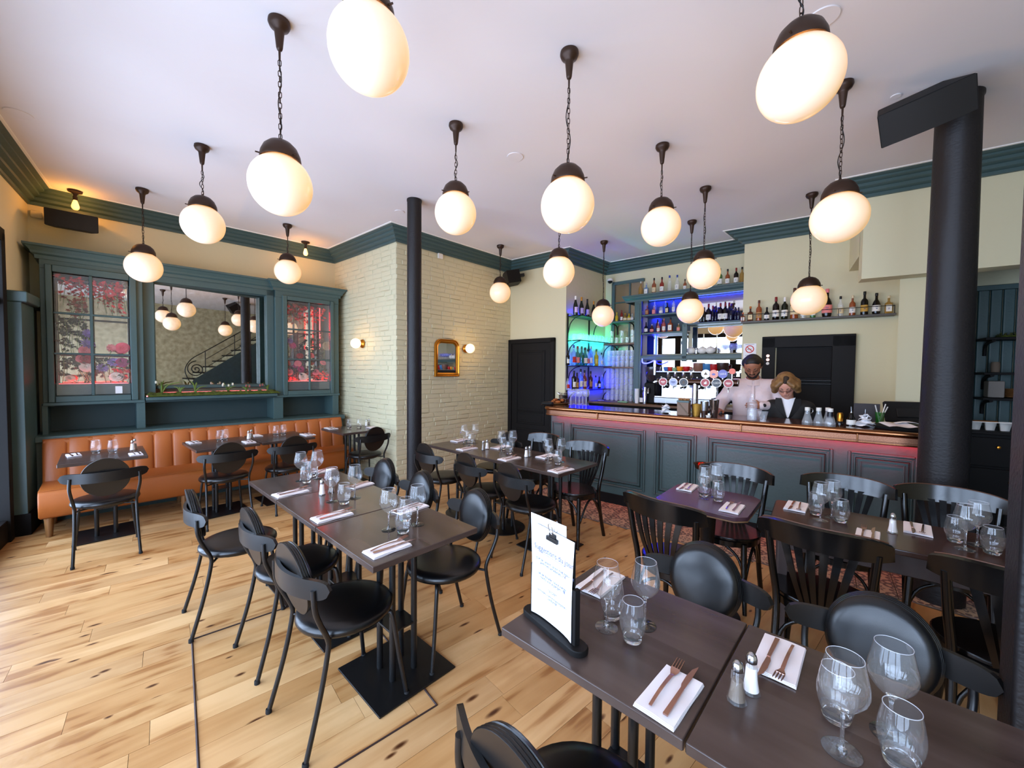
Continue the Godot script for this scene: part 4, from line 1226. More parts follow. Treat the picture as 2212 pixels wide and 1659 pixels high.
func table_ware() -> void:
	mats.rim_glass = glass("rim_glass", Color(0.95, 0.96, 1.0), 0.35, 0.02)
	ware_protos()
	# place settings
	setting([-0.555, -1.77, 48.458, 0.192, 0.1], "at the front of the centre row's near table")
	setting([-0.585, -2.288, 53.016, 0.198, 0.106], "behind the glasses on the centre row's near table", true)
	setting([-0.98, -2.159, 47.882, 0.196, 0.106], "at the front of the centre row's middle table")
	setting([-1.049, -2.748, 55.503, 0.146, 0.132], "at the back of the centre row's middle table", true)
	setting([-1.433, -2.563, 52.715, 0.195, 0.126], "at the front of the centre row's far table")
	setting([-1.489, -3.136, 65.167, 0.156, 0.127], "at the back of the centre row's far table", true)
	setting([-0.457, -4.074, 47.143, 0.208, 0.126], "at the front of the bar row's first table, by the column")
	setting([-0.591, -4.566, 54.077, 0.216, 0.124], "at the back of the bar row's first table", true, 1)
	setting([-0.018, -3.633, 48.512, 0.211, 0.115], "at the front of the bar row's middle table")
	setting([-0.113, -4.177, 52.518, 0.217, 0.115], "at the back of the bar row's middle table", true, 2)
	setting([0.406, -3.222, 41.745, 0.21, 0.103], "at the front of the bar row's end table")
	setting([0.34, -3.746, 45.976, 0.222, 0.101], "behind the glasses on the bar row's end table", true, 1)
	setting([1.238, -2.766, 50.994, 0.191, 0.108], "at the bar side of the clipped-corner table", true)
	setting([1.318, -2.346, 49.132, 0.195, 0.098], "at the near side of the clipped-corner table")
	setting([1.728, -2.385, 48.146, 0.202, 0.099], "at the left end of the long wooden table", true)
	setting([1.781, -1.961, 46.011, 0.173, 0.093], "at the front of the long wooden table")
	setting([2.12, -2.049, 45.508, 0.2, 0.091], "on the long wooden table beyond the salt shaker", true)
	setting([0.347, -1.499, 48.39, 0.199, 0.099], "behind the glasses on the foreground menu table", true)
	setting([0.401, -0.969, 44.859, 0.187, 0.096], "at the near edge of the foreground menu table")
	setting([0.761, -1.099, 47.531, 0.197, 0.083], "beside the salt and pepper in the foreground", true)
	setting([-4.001, -3.614, 143.274, 0.119, 0.097], "at the far left of the window-end banquette table", true)
	setting([-3.499, -3.684, 139.32, 0.151, 0.126], "before the shakers on the window-end banquette table")
	setting([-3.448, -4.294, 141.673, 0.191, 0.154], "at the left end of the two joined banquette tables", true)
	setting([-2.885, -4.349, 138.243, 0.183, 0.161], "before the shakers on the two joined banquette tables")
	setting([-3.063, -4.761, 139.241, 0.148, 0.137], "behind the shakers on the two joined banquette tables", true, 0)
	setting([-2.508, -4.874, 138.592, 0.215, 0.152], "at the right end of the two joined banquette tables")
	setting([-2.468, -5.416, 135.017, 0.263, 0.177], "at the left of the corner table by the brick", true)
	setting([-1.928, -5.51, 131.061, 0.213, 0.181], "before the chair at the corner table by the brick", false, 0)
	# glasses: [kind, table height point, words]
	var w := [
		["wine", Vector3(-0.618, 0.745, -1.989), "window-side stemmed glass at the near end of the centre row"],
		["wine", Vector3(-0.49, 0.745, -2.062), "bar-side stemmed glass at the near end of the centre row"],
		["tumbler", Vector3(-0.537, 0.745, -1.96), "tumbler between two stemmed glasses at the centre row's near end"],
		["tumbler", Vector3(-0.567, 0.745, -2.119), "tumbler tucked behind the others at the centre row's near end"],
		["wine", Vector3(-1.096, 0.745, -2.412), "window-side stemmed glass on the centre row's middle table"],
		["wine", Vector3(-0.983, 0.745, -2.482), "bar-side stemmed glass on the centre row's middle table"],
		["tumbler", Vector3(-1.008, 0.745, -2.379), "tumbler between two stemmed glasses on the centre row's middle table"],
		["wine", Vector3(-1.521, 0.745, -2.855), "window-side stemmed glass on the centre row's far table"],
		["wine", Vector3(-1.432, 0.745, -2.916), "brick-side stemmed glass on the centre row's far table"],
		["tumbler", Vector3(-1.462, 0.745, -2.816), "front tumbler among the glasses on the centre row's far table"],
		["tumbler", Vector3(-1.505, 0.745, -2.982), "rear tumbler among the glasses on the centre row's far table"],
		["wine", Vector3(-0.524, 0.745, -4.356), "column-side stemmed glass at the bar row's first table"],
		["wine", Vector3(-0.408, 0.745, -4.424), "door-side stemmed glass at the bar row's first table"],
		["tumbler", Vector3(-0.44, 0.745, -4.3), "front tumbler among glasses at the bar row's first table"],
		["tumbler", Vector3(-0.492, 0.745, -4.477), "rear tumbler among glasses at the bar row's first table"],
		["wine", Vector3(-0.1, 0.745, -3.927), "column-side stemmed glass on the bar row's middle table"],
		["wine", Vector3(0.012, 0.745, -3.97), "bar-side stemmed glass on the bar row's middle table"],
		["tumbler", Vector3(-0.022, 0.745, -3.861), "front tumbler among glasses on the bar row's middle table"],
		["tumbler", Vector3(-0.089, 0.745, -4.071), "rear tumbler among glasses on the bar row's middle table"],
		["wine", Vector3(0.326, 0.745, -3.507), "column-side stemmed glass on the bar row's end table"],
		["wine", Vector3(0.444, 0.745, -3.544), "bar-side stemmed glass on the bar row's end table"],
		["tumbler", Vector3(0.406, 0.745, -3.447), "front tumbler among glasses on the bar row's end table"],
		["tumbler", Vector3(0.351, 0.745, -3.638), "rear tumbler among glasses on the bar row's end table"],
		["wine", Vector3(1.243, 0.745, -2.536), "near stemmed glass on the small clipped-corner table"],
		["wine", Vector3(1.331, 0.745, -2.576), "stemmed glass behind the front tumbler on the clipped-corner table"],
		["tumbler", Vector3(1.309, 0.745, -2.494), "front tumbler on the small clipped-corner table"],
		["tumbler", Vector3(1.267, 0.745, -2.594), "tumbler seen through the stemmed glass on the clipped-corner table"],
		["wine", Vector3(1.711, 0.745, -2.175), "front stemmed glass at the left end of the long wooden table"],
		["wine", Vector3(1.807, 0.745, -2.218), "rear stemmed glass at the left end of the long wooden table"],
		["tumbler", Vector3(1.754, 0.745, -2.265), "tumbler behind the stemmed glasses, long wooden table's left end"],
		["tumbler", Vector3(1.803, 0.745, -2.151), "tumbler in front of the stemmed glasses, long wooden table's left end"],
		["wine", Vector3(2.109, 0.745, -1.822), "front stemmed glass before the thick column on the long wooden table"],
		["wine", Vector3(2.217, 0.745, -1.867), "rear stemmed glass before the black sideboard on the long wooden table"],
		["tumbler", Vector3(2.158, 0.745, -1.908), "tumbler on the column side of two stemmed glasses, long wooden table"],
		["tumbler", Vector3(2.185, 0.745, -1.781), "last tumbler towards the picture's edge on the long wooden table"],
		["wine", Vector3(0.306, 0.745, -1.235), "stemmed glass next to the menu stand in the foreground"],
		["wine", Vector3(0.431, 0.745, -1.247), "stemmed glass before an oval chair back on the menu table"],
		["tumbler", Vector3(0.37, 0.745, -1.176), "nearest tumbler on the foreground menu table"],
		["tumbler", Vector3(0.337, 0.745, -1.29), "tumbler behind the stemmed glass next to the menu stand"],
		["wine", Vector3(0.715, 0.745, -0.829), "nearest large stemmed glass in the foreground corner"],
		["wine", Vector3(0.855, 0.745, -0.867), "stemmed glass behind the front tumbler in the foreground corner"],
		["tumbler", Vector3(0.768, 0.745, -0.909), "tumbler behind the nearest stemmed glass in the foreground corner"],
		["tumbler", Vector3(0.812, 0.745, -0.8), "tumbler cut by the picture's bottom in the foreground corner"],
		["tumbler", Vector3(-3.908, 0.745, -3.72), "left tumbler on the window-end banquette table"],
		["tumbler", Vector3(-3.764, 0.745, -3.736), "right tumbler on the window-end banquette table, nearer the shakers"],
		["tumbler", Vector3(-3.23, 0.745, -4.384), "front tumbler of the left pair on the joined banquette tables"],
		["tumbler", Vector3(-3.217, 0.745, -4.446), "rear tumbler of the left pair on the joined banquette tables"],
		["tumbler", Vector3(-2.84, 0.745, -4.774), "front tumbler of the right pair on the joined banquette tables"],
		["tumbler", Vector3(-2.792, 0.745, -4.846), "rear tumbler of the right pair on the joined banquette tables"],
		["tumbler", Vector3(-2.238, 0.745, -5.457), "left tumbler on the corner table by the brick"],
		["tumbler", Vector3(-2.113, 0.745, -5.496), "right tumbler on the corner table by the brick"],
		["salt", Vector3(-1.219, 0.745, -2.544), "front white-filled shaker on the centre row's middle table"],
		["pepper", Vector3(-1.188, 0.745, -2.608), "pepper shaker behind a stemmed glass on the centre row's middle table"],
		["pepper", Vector3(-0.287, 0.745, -4.034), "tan pepper shaker on the bar row's first table"],
		["salt", Vector3(-0.252, 0.745, -4.088), "white salt shaker on the bar row's first table"],
		["salt", Vector3(0.14, 0.745, -3.72), "white salt shaker on the bar row's middle table"],
		["pepper", Vector3(0.174, 0.745, -3.752), "tan pepper shaker on the bar row's middle table"],
		["salt", Vector3(1.954, 0.745, -2.012), "salt shaker standing alone on the long wooden table"],
		["pepper", Vector3(0.563, 0.745, -0.959), "front pepper shaker of the foreground pair"],
		["salt", Vector3(0.615, 0.745, -0.988), "salt shaker of the foreground pair, beside a napkin"],
		["salt", Vector3(-3.714, 0.745, -3.877), "front salt shaker on the window-end banquette table"],
		["pepper", Vector3(-3.766, 0.745, -3.956), "pepper shaker behind the salt on the window-end banquette table"],
		["salt", Vector3(-3.023, 0.745, -4.553), "front salt shaker on the joined banquette tables"],
		["pepper", Vector3(-3.038, 0.745, -4.625), "pepper shaker behind the salt on the joined banquette tables"],
		["salt", Vector3(-2.078, 0.745, -5.673), "salt shaker on the corner table by the brick"],
		["pepper", Vector3(-2.056, 0.745, -5.723), "pepper shaker on the corner table by the brick"],
	]
	for g in w: glass_at(g[0], g[1], g[2])
	menu_stand()
	copper_dish()

func menu_stand() -> void:
	# wooden stand with the day's sheet clipped to a black board
	var a: Vector3 = Vector3(0.074, 0.745, -1.297)
	var b: Vector3 = Vector3(0.196, 0.745, -1.119)
	var d := (b - a).normalized()
	var len := (b - a).length()
	var o := thing("menu_stand", "black wooden menu stand with a clipped white sheet on the foreground table", "menu", Transform3D(Basis(d, Vector3.UP, d.cross(Vector3.UP)), (a + b) / 2))
	var pf := PackedVector2Array()
	for q in [[1, 0.0], [-1, 0.5]]:
		for i in 9:
			var t: float = TAU * q[1] - PI / 2 + PI * i / 8
			pf.append(Vector2(q[0] * len / 2 + cos(t) * 0.030, sin(t) * 0.030))
	# waisted towards the middle
	for k in [[17, Vector2(-0.06, -0.021)], [8, Vector2(0.06, 0.021)]]: pass
	part(o, "foot", MB.new().ext(pf, -0.004, -0.022, Transform3D(Basis(Vector3.RIGHT, PI / 2), Vector3(0, 0, 0)), 0.6, 0.003), mats.black_paint)
	part(o, "foot_plate", MB.new().box(Vector3(0, 0.002, 0), Vector3(len * 0.9, 0.004, 0.04)), mats.rubber)
	for s in [-1, 1]:
		part(o, "upright", MB.new().box(Vector3(s * len * 0.455, 0.10, 0), Vector3(0.016, 0.165, 0.022), 0.003), mats.black_paint)
	part(o, "board", MB.new().box(Vector3(0, 0.168, 0), Vector3(len * 0.86, 0.29, 0.005), 0.001), mats.black_paint)
	var sh := part(o, "sheet", MB.new().sheet(func(u, w):
		return Vector3((u - 0.5) * len * 0.87, 0.026 + w * 0.292, 0.0045 + 0.010 * pow(absf(u - 0.5) * 2.0, 3.0) * (1.0 - w) + 0.004 * sin(w * 3.0)), 10, 10, 0.0004), mats.paper)
	var bulge := 0.0105
	text(sh, "heading", "Suggestions du jour", 0.0205, mats.ink, mv(0.004, 0.247, bulge), "Droid Sans", 0.0004)
	part(sh, "underline", MB.new().box(Vector3(0.004, 0.235, bulge), Vector3(len * 0.55, 0.0009, 0.0003)), mats.ink)
	var ly := [[0.212, "Magret de canard, sauce miel épices et"], [0.202, "pommes sarladaises 21€"], [0.166, "Filet de dorade, sauce vierge et"], [0.156, "risotto aux asperges 19€"], [0.128, "DESSERT"], [0.112, "Pavlova fraises, crème mascarpone et glace"], [0.102, "vanille 8€"]]
	for l in ly: text(sh, "menu_line", l[1], 0.0098 if l[1].length() > 39 else 0.0108, mats.ink, mv(0.004, l[0], bulge), "Droid Sans", 0.0004)
	var cl := MB.new()
	cl.box(Vector3(0.0, 0.294, 0.010), Vector3(0.052, 0.014, 0.009), 0.002)
	cl.box(Vector3(0.0, 0.305, 0.006), Vector3(0.030, 0.014, 0.012), 0.002)
	part(o, "clip", cl, mats.black_iron)
	for s in [-1, 1]:
		var lp := []
		for i in 12: lp.append(Vector3(cos(TAU * i / 12) * 0.009, 0.328 + sin(TAU * i / 12) * 0.018, s * 0.007 + 0.006 + s * 0.3 * (0.01 + sin(TAU * i / 12) * 0.018)))
		part(o, "clip_handle", MB.new().tube(lp, 0.0016, 6, true), mats.steel)
	part(o, "second_sheet", MB.new().box(Vector3(-len * 0.1, 0.20, -0.0045), Vector3(len * 0.80, 0.29, 0.001), 0.0, Transform3D(Basis(Vector3(0, 0, 1), 0.05), Vector3.ZERO)), mats.paper)

func copper_dish() -> void:
	# a copper dish on a slim stand behind the clipped-corner table
	var p: Vector3 = Vector3(1.93, 0, -3.967)
	var y: float = 0.629
	var o := thing("wine_bucket_stand", "copper wine bucket ring on a slim stand against the bar panels", "stand", mv(p.x, 0, p.z))
	part(o, "dish", MB.new().lathe([Vector2(0, y - 0.045), Vector2(0.062, y - 0.045), Vector2(0.078, y - 0.035), Vector2(0.084, y - 0.003), Vector2(0.098, y + 0.006), Vector2(0.100, y + 0.010), Vector2(0.096, y + 0.011), Vector2(0.080, y + 0.002), Vector2(0.074, y - 0.03), Vector2(0, y - 0.035)], 36), mats.copper)
	part(o, "rod", MB.new().tube([Vector3(0, 0.02, 0), Vector3(0, y - 0.045, 0)], 0.008, 10), mats.brushed_steel)
	part(o, "base", MB.new().lathe([Vector2(0, 0), Vector2(0.095, 0), Vector2(0.093, 0.012), Vector2(0.02, 0.022), Vector2(0, 0.024)], 30), mats.brushed_steel)

func strip_light(f: String, p: Vector3, size: Vector2, basis_: Basis, c: Color, e: float) -> void:
	# the light of an LED tape: an area light of the tape's size just before it, shining along -z of basis_
	var a := AreaLight3D.new()
	a.name = "led_light"
	a.area_size = size
	a.area_normalize_energy = true
	a.light_color = c
	a.light_energy = e
	a.set("area_range", 6.0)
	a.shadow_enabled = true
	add_child(a, true)
	a.transform = (FR[f] if f else Transform3D()) * Transform3D(basis_, p)

func cabinet_unit(called: String, label: String, x0: float, x1: float, g: Array, fl: float) -> Node3D:
	# glazed display case: carcass, door frame with glazing bars, panes, mirrored back. g: door x0, x1, y0, y1, glass x0, x1, y0, y1, bar x, bar y, bar y
	var o := thing(called, label, "cabinet", loc("A", 0, 0, 0))
	var c := MB.new()
	c.box(Vector3((x0 + x1) / 2, 2.60, 0.30), Vector3(x1 - x0, 0.12, 0.10), 0.004)
	c.box(Vector3((x0 + g[0]) / 2 + 0.02, 1.90, 0.30), Vector3(g[0] - x0 + 0.04, 1.50, 0.09), 0.004)
	c.box(Vector3((x1 + g[1]) / 2 - 0.02, 1.90, 0.30), Vector3(x1 - g[1] + 0.04, 1.50, 0.09), 0.004)
	c.box(Vector3((x0 + x1) / 2, 1.175, 0.19), Vector3(x1 - x0, 0.03, 0.36), 0.003)
	for x in [x0 + 0.012, x1 - 0.012]: c.box(Vector3(x, 1.93, 0.15), Vector3(0.022, 1.50, 0.30))
	c.box(Vector3((x0 + x1) / 2, 2.65, 0.16), Vector3(x1 - x0, 0.03, 0.32))
	part(o, "carcass", c, mats.teal_paint)
	part(o, "back_mirror", MB.new().box(Vector3((x0 + x1) / 2, 1.91, 0.012), Vector3(x1 - x0 - 0.05, 1.44, 0.006)), mats.mirror)
	var d := MB.new()
	var z := 0.36
	d.box(Vector3((g[0] + g[4]) / 2, (g[2] + g[3]) / 2, z), Vector3(g[4] - g[0], g[3] - g[2], 0.035), 0.008)
	d.box(Vector3((g[1] + g[5]) / 2, (g[2] + g[3]) / 2, z), Vector3(g[1] - g[5], g[3] - g[2], 0.035), 0.008)
	d.box(Vector3((g[4] + g[5]) / 2, (g[3] + g[7]) / 2, z), Vector3(g[5] - g[4], g[3] - g[7], 0.035), 0.008)
	d.box(Vector3((g[4] + g[5]) / 2, (g[2] + g[6]) / 2, z), Vector3(g[5] - g[4], g[6] - g[2], 0.035), 0.008)
	var dr := part(o, "door", d, mats.teal_paint)
	part(dr, "glazing_bar", MB.new().box(Vector3(g[8], (g[6] + g[7]) / 2, z), Vector3(0.026, g[7] - g[6], 0.026), 0.006), mats.teal_paint)
	for y in [g[9], g[10]]: part(dr, "glazing_bar", MB.new().box(Vector3((g[4] + g[5]) / 2, y, z), Vector3(g[5] - g[4], 0.022, 0.024), 0.006), mats.teal_paint)
	var xs := [g[4], g[8], g[5]]
	var ys := [g[6], g[10], g[9], g[7]]
	for i in 2:
		for j in 3:
			part(dr, "pane", MB.new().box(Vector3((xs[i] + xs[i + 1]) / 2, (ys[j] + ys[j + 1]) / 2, z - 0.004), Vector3(xs[i + 1] - xs[i] - 0.02, ys[j + 1] - ys[j] - 0.02, 0.004)), mats.clear_glass)
	part(o, "planting_box", MB.new().box(Vector3((x0 + x1) / 2, fl / 2 + 0.595, 0.17), Vector3(x1 - x0 - 0.06, fl - 1.19, 0.22), 0.004), mats.teal_dark)
	return o

func crown(x0: float, x1: float, z: float) -> MB:
	var pf := [Vector2(0, 2.63), Vector2(0.012, 2.63), Vector2(0.014, 2.665), Vector2(0.035, 2.68), Vector2(0.040, 2.70), Vector2(0.065, 2.735), Vector2(0.085, 2.745), Vector2(0.085, 2.765), Vector2(0, 2.765)]
	return MB.new().mould(pf, [Vector2(x0, 0.0), Vector2(x0, z), Vector2(x1, z), Vector2(x1, 0.0)], 0.0)

func cabinet() -> void:
	var lt := cabinet_unit("display_cabinet", "wide teal glazed cabinet of artificial flowers at the window end of the banquette", 0.09, 0.845, [0.126, 0.793, 1.19, 2.585, 0.174, 0.735, 1.254, 2.515, 0.442, 2.105, 1.69], 1.375)
	part(lt, "crown_moulding", crown(0.075, 0.84, 0.35), mats.teal_paint)
	var rt := cabinet_unit("display_cabinet", "narrow teal glazed cabinet with red neon beside the painted brick wall", 2.18, 3.04, [2.263, 2.957, 1.185, 2.574, 2.323, 2.907, 1.247, 2.513, 2.612, 2.112, 1.69], 1.365)
	part(rt, "crown_moulding", crown(2.165, 3.05, 0.35), mats.teal_paint)
	var o := thing("mirror_unit", "teal framed mirror recess between the two flower cabinets", "mirror", loc("A", 0, 0, 0))
	var fr := MB.new()
	fr.box(Vector3(0.895, 1.95, 0.22), Vector3(0.10, 1.40, 0.12), 0.006)
	fr.box(Vector3(2.135, 1.95, 0.22), Vector3(0.09, 1.40, 0.12), 0.006)
	fr.box(Vector3(1.515, 2.60, 0.20), Vector3(1.33, 0.09, 0.16), 0.006)
	fr.box(Vector3(1.515, 2.665, 0.15), Vector3(1.33, 0.05, 0.28), 0.004)
	fr.box(Vector3(1.515, 1.20, 0.22), Vector3(1.33, 0.04, 0.40), 0.006)
	part(o, "frame", fr, mats.teal_paint)
	var mo := MB.new()
	frame_strips(mo, Vector2(1.52, 1.95), Vector2(1.22, 1.30), 0.045, 0.205, 0.03)
	part(o, "inner_moulding", mo, mats.teal_paint)
	part(o, "crown_moulding", crown(0.83, 2.18, 0.285), mats.teal_paint)
	part(o, "mirror_glass", MB.new().box(Vector3.ZERO, Vector3(1.18, 1.30, 0.006)), mats.mirror, Transform3D(Basis(Vector3.UP, deg_to_rad(5.0)), Vector3(1.53, 1.95, 0.12)))
	# the open niches and the ledge under the cabinets
	o = thing("niche_shelf", "row of three open teal niches under the cabinets above the banquette", "shelf", loc("A", 0, 0, 0))
	var b := MB.new()
	b.box(Vector3(1.565, 1.005, 0.02), Vector3(2.97, 0.32, 0.02))
	b.box(Vector3(1.565, 1.168, 0.18), Vector3(2.97, 0.026, 0.34), 0.003)
	part(o, "back_board", b, mats.teal_dark)
	for q in [[0.10, 0.04], [0.81, 0.075], [2.205, 0.12], [2.985, 0.09]]: part(o, "divider", MB.new().box(Vector3(q[0], 1.01, 0.18), Vector3(q[1], 0.32, 0.34), 0.003), mats.teal_paint)
	part(o, "ledge", MB.new().box(Vector3(1.55, 0.838, 0.26), Vector3(3.02, 0.06, 0.50), 0.008), mats.teal_paint)
	part(o, "base", MB.new().box(Vector3(1.55, 0.40, 0.23), Vector3(3.02, 0.81, 0.44), 0.004), mats.teal_paint)
	# moss bed with snowdrops before the mirror
	var ms := MB.new()
	var fn := FastNoiseLite.new()
	fn.seed = 5; fn.frequency = 7.0
	ms.sheet(func(u, w):
		var x: float = lerpf(0.85, 2.21, u)
		var e: float = sqrt(maxf(0.0, sin(PI * clampf(w, 0, 1)))) * minf(1.0, minf(u, 1.0 - u) * 30.0 + 0.2)
		return Vector3(x, 1.225 + e * (0.034 + 0.026 * fn.get_noise_2d(x, w * 0.3) + 0.010 * fn.get_noise_2d(x * 4.0, w * 1.5)), lerpf(0.245, 0.435, w) + 0.012 * fn.get_noise_2d(x * 2.0, 9.0) * w), 150, 14)
	var moss: StandardMaterial3D = mats.moss
	moss.albedo_texture = noise_tex(61, 0.05, Color(0.45, 0.5, 0.4), Color(1, 1, 0.9), 256); tri_uv(moss, Vector3(6, 6, 6))
	moss.normal_enabled = true; moss.normal_texture = bump_tex(62, 0.12, 10.0, 256)
	solo("moss_bed", "strip of green moss on the ledge in front of the framed mirror", "moss", ms, moss, loc("A", 0, 0, 0))
	var k := 0
	for q in [[0.99, 0.17, "tilted snowdrop plant at the window end of the moss"], [1.16, 0.10, "short green snowdrop shoots second along the moss"], [1.30, 0.16, "leaning snowdrop leaves third along the moss"], [1.63, 0.13, "snowdrop plant with white hanging flowers in the moss's middle"], [1.83, 0.11, "faded pinkish snowdrop plant fourth along the moss"], [2.08, 0.12, "drooping snowdrop plant at the brick end of the moss"]]:
		snowdrop(q[0], q[1], q[2], k); k += 1
	solo("led_strip", "thin red LED line glowing behind the moss under the mirror", "light strip", MB.new().box(Vector3(1.56, 1.262, 0.262), Vector3(1.18, 0.005, 0.005)), glow("led_red", Color(1.0, 0.09, 0.10), 2.2), loc("A", 0, 0, 0))
	strip_light("A", Vector3(1.56, 1.262, 0.268), Vector2(1.18, 0.008), Basis(Vector3.UP, PI), Color(1, 0.06, 0.08), 0.06)
	flowers()

func snowdrop(x: float, h: float, label: String, k: int) -> void:
	var r := RandomNumberGenerator.new()
	r.seed = 70 + k
	var o := thing("snowdrop", label, "flower", loc("A", x, 1.245, 0.33))
	var lf := MB.new()
	for i in 5:
		var a := r.randf() * TAU
		var l := h * r.randf_range(0.7, 1.2)
		var d := Vector3(cos(a), 0, sin(a) * 0.4) * l * r.randf_range(0.25, 0.9) + (Vector3(0.06, 0, 0.02) if k in [0, 2] else Vector3.ZERO)
		lf.tube(curve([Vector3.ZERO, Vector3(0, l * 0.6, 0) + d * 0.3, Vector3(0, l * 0.8, 0) + d], 6), [0.006, 0.007, 0.008, 0.008, 0.007, 0.005, 0.001], 5, false, 0.25)
	part(o, "leaves", lf, mats.stem_green)
	for i in ([1, 0, 0, 4, 2, 2][k]):
		var a := r.randf() * TAU
		var tip := Vector3(cos(a) * 0.05 + (i - 1.5) * 0.035, h * r.randf_range(0.75, 0.95), 0.03 + sin(a) * 0.02)
		part(o, "stem", MB.new().tube(curve([Vector3.ZERO, tip * 0.7 + Vector3(0, 0.04, 0), tip], 6), 0.0018, 5), mats.stem_green)
		var bl := MB.new()
		for j in 3: bl.ball(Vector3(cos(TAU * j / 3) * 0.006, -0.014, sin(TAU * j / 3) * 0.006), Vector3(0.006, 0.017, 0.006), 8, 5)
		part(o, "bloom", bl, mats.white_petal if k < 4 else mat("faded_petal", Color(0.62, 0.36, 0.34), 0.8), mv(tip.x, tip.y, tip.z))

var bloom_mesh: ArrayMesh
var daisy_mesh: ArrayMesh
func flowers() -> void:
	var r := RandomNumberGenerator.new()
	r.seed = 99
	var b := MB.new()
	for ring in 4:
		var n := 5 + ring * 3
		for i in n:
			var a := TAU * i / n + ring * 0.7
			var tilt := 1.25 - ring * 0.36
			var fx := Transform3D(Basis(Vector3.UP, a) * Basis(Vector3(0, 0, 1), tilt), Vector3.ZERO)
			b.sheet(func(u, w): return fx * Vector3(u * (0.65 + ring * 0.12), 0.12 * sin(u * PI) + 0.08 * (w - 0.5) * sin(w * 9.0 + ring), (w - 0.5) * (0.25 + 0.45 * sin(u * PI * 0.8))), 3, 2)
	bloom_mesh = b.mesh()
	b = MB.new()
	for i in 18:
		var fx := Transform3D(Basis(Vector3.UP, TAU * i / 18) * Basis(Vector3(0, 0, 1), 0.25 + 0.2 * (i % 2)), Vector3.ZERO)
		b.sheet(func(u, w): return fx * Vector3(0.1 + u * 0.9, 0.10 * sin(u * PI), (w - 0.5) * 0.26 * sin(0.4 + u * 2.2)), 4, 2)
	b.ball(Vector3(0, 0.05, 0), Vector3(0.22, 0.12, 0.22), 10, 6)
	daisy_mesh = b.mesh()
	var cols := {"white": Color(0.86, 0.80, 0.74), "pink": Color(0.85, 0.45, 0.48), "purple": Color(0.45, 0.34, 0.62), "lilac": Color(0.52, 0.42, 0.72), "magenta": Color(0.62, 0.12, 0.38), "rose": Color(0.86, 0.25, 0.35), "crimson": Color(0.62, 0.06, 0.14)}
	for c in cols: mat("petal_" + c, cols[c], 0.75)
	# [frame px of bloom x, y -> A frame], radius, colour, kind, words
	for q in [
		[Vector2(0.394, 1.56), 0.058, "white", 0, "white blossom low in the wide cabinet, left of its middle bar"],
		[Vector2(0.358, 1.643), 0.045, "pink", 0, "pale pink blossom above a white one in the wide cabinet"],
		[Vector2(0.621, 1.445), 0.060, "white", 0, "large white blossom low in the wide cabinet's right half"],
		[Vector2(0.508, 1.541), 0.055, "lilac", 1, "lilac daisy low in the wide cabinet, right of its middle bar"],
		[Vector2(0.602, 1.604), 0.058, "lilac", 1, "lilac daisy above the large white blossom, wide cabinet"],
		[Vector2(0.401, 1.799), 0.065, "purple", 1, "purple aster beside the wide cabinet's middle bar"],
		[Vector2(0.407, 1.914), 0.050, "purple", 1, "topmost purple aster in the wide cabinet"],
		[Vector2(0.388, 1.728), 0.055, "pink", 0, "salmon pink blossom under the purple asters, wide cabinet"],
		[Vector2(0.584, 1.768), 0.045, "pink", 1, "small pink flower in the wide cabinet's right half"],
		[Vector2(0.675, 1.771), 0.062, "rose", 0, "bright rose blossom at the wide cabinet's right edge"],
		[Vector2(0.666, 1.605), 0.062, "magenta", 0, "magenta blossom in the wide cabinet's lower right pane"],
		[Vector2(0.391, 1.64), 0.060, "crimson", 0, "dark crimson blossom behind the wide cabinet's lower bar"],
		[Vector2(0.275, 1.432), 0.040, "white", 0, "small cream blossom in the wide cabinet's bottom left pane"],
		[Vector2(2.557, 1.434), 0.066, "white", 0, "white blossom at the bottom of the narrow cabinet"],
		[Vector2(2.741, 1.502), 0.052, "pink", 0, "pale pink blossom in the narrow cabinet's lower right pane"],
		[Vector2(2.372, 1.507), 0.052, "pink", 0, "pink blossom at the narrow cabinet's lower left edge"],
		[Vector2(2.517, 1.555), 0.060, "magenta", 1, "magenta cluster low in the narrow cabinet"],
		[Vector2(2.465, 1.588), 0.050, "magenta", 1, "second magenta cluster, higher, in the narrow cabinet"],
		[Vector2(2.49, 1.629), 0.050, "pink", 0, "salmon blossom under the narrow cabinet's lower bar"],
		[Vector2(2.412, 1.886), 0.058, "magenta", 1, "dusky pink flower at the narrow cabinet's middle left edge"],
		[Vector2(2.382, 1.951), 0.045, "purple", 0, "mauve blossom at the narrow cabinet's middle left edge"],
		[Vector2(2.668, 1.755), 0.050, "pink", 0, "pale rose blossom behind the narrow cabinet's middle bar"],
		[Vector2(2.839, 1.649), 0.045, "pink", 0, "small pink blossom under the lower bar, narrow cabinet's right"],
	]:
		var p: Vector2 = q[0]
		var o := thing("flower", q[4], "flower", loc("A", p.x, p.y, q[0].x * 0.0 + 0.25))
		part(o, "bloom", bloom_mesh if q[3] == 0 else daisy_mesh, mats["petal_" + q[2]], Transform3D(Basis(Vector3.RIGHT, r.randf_range(0.9, 1.4)) * Basis(Vector3(0, 0, 1), r.randf_range(-0.4, 0.4)) * Basis().scaled(Vector3.ONE * q[1]), Vector3.ZERO))
		part(o, "stem", MB.new().tube(curve([Vector3(0, -0.01, -0.01), Vector3(r.randf_range(-0.03, 0.03), (1.38 - p.y) * 0.5, -0.04), Vector3(r.randf_range(-0.05, 0.05), 1.375 - p.y, -0.06)], 6), 0.003, 5), mats.stem_green)
	# hanging garlands of red maple leaves, and dark greenery
	var leaf := PackedVector2Array()
	for i in 11:
		var a := PI * (0.0 - 0.15 + 1.3 * i / 10.0)
		var rr := 1.0 if i % 2 == 1 else 0.45
		leaf.append(Vector2(cos(a), sin(a)) * rr)
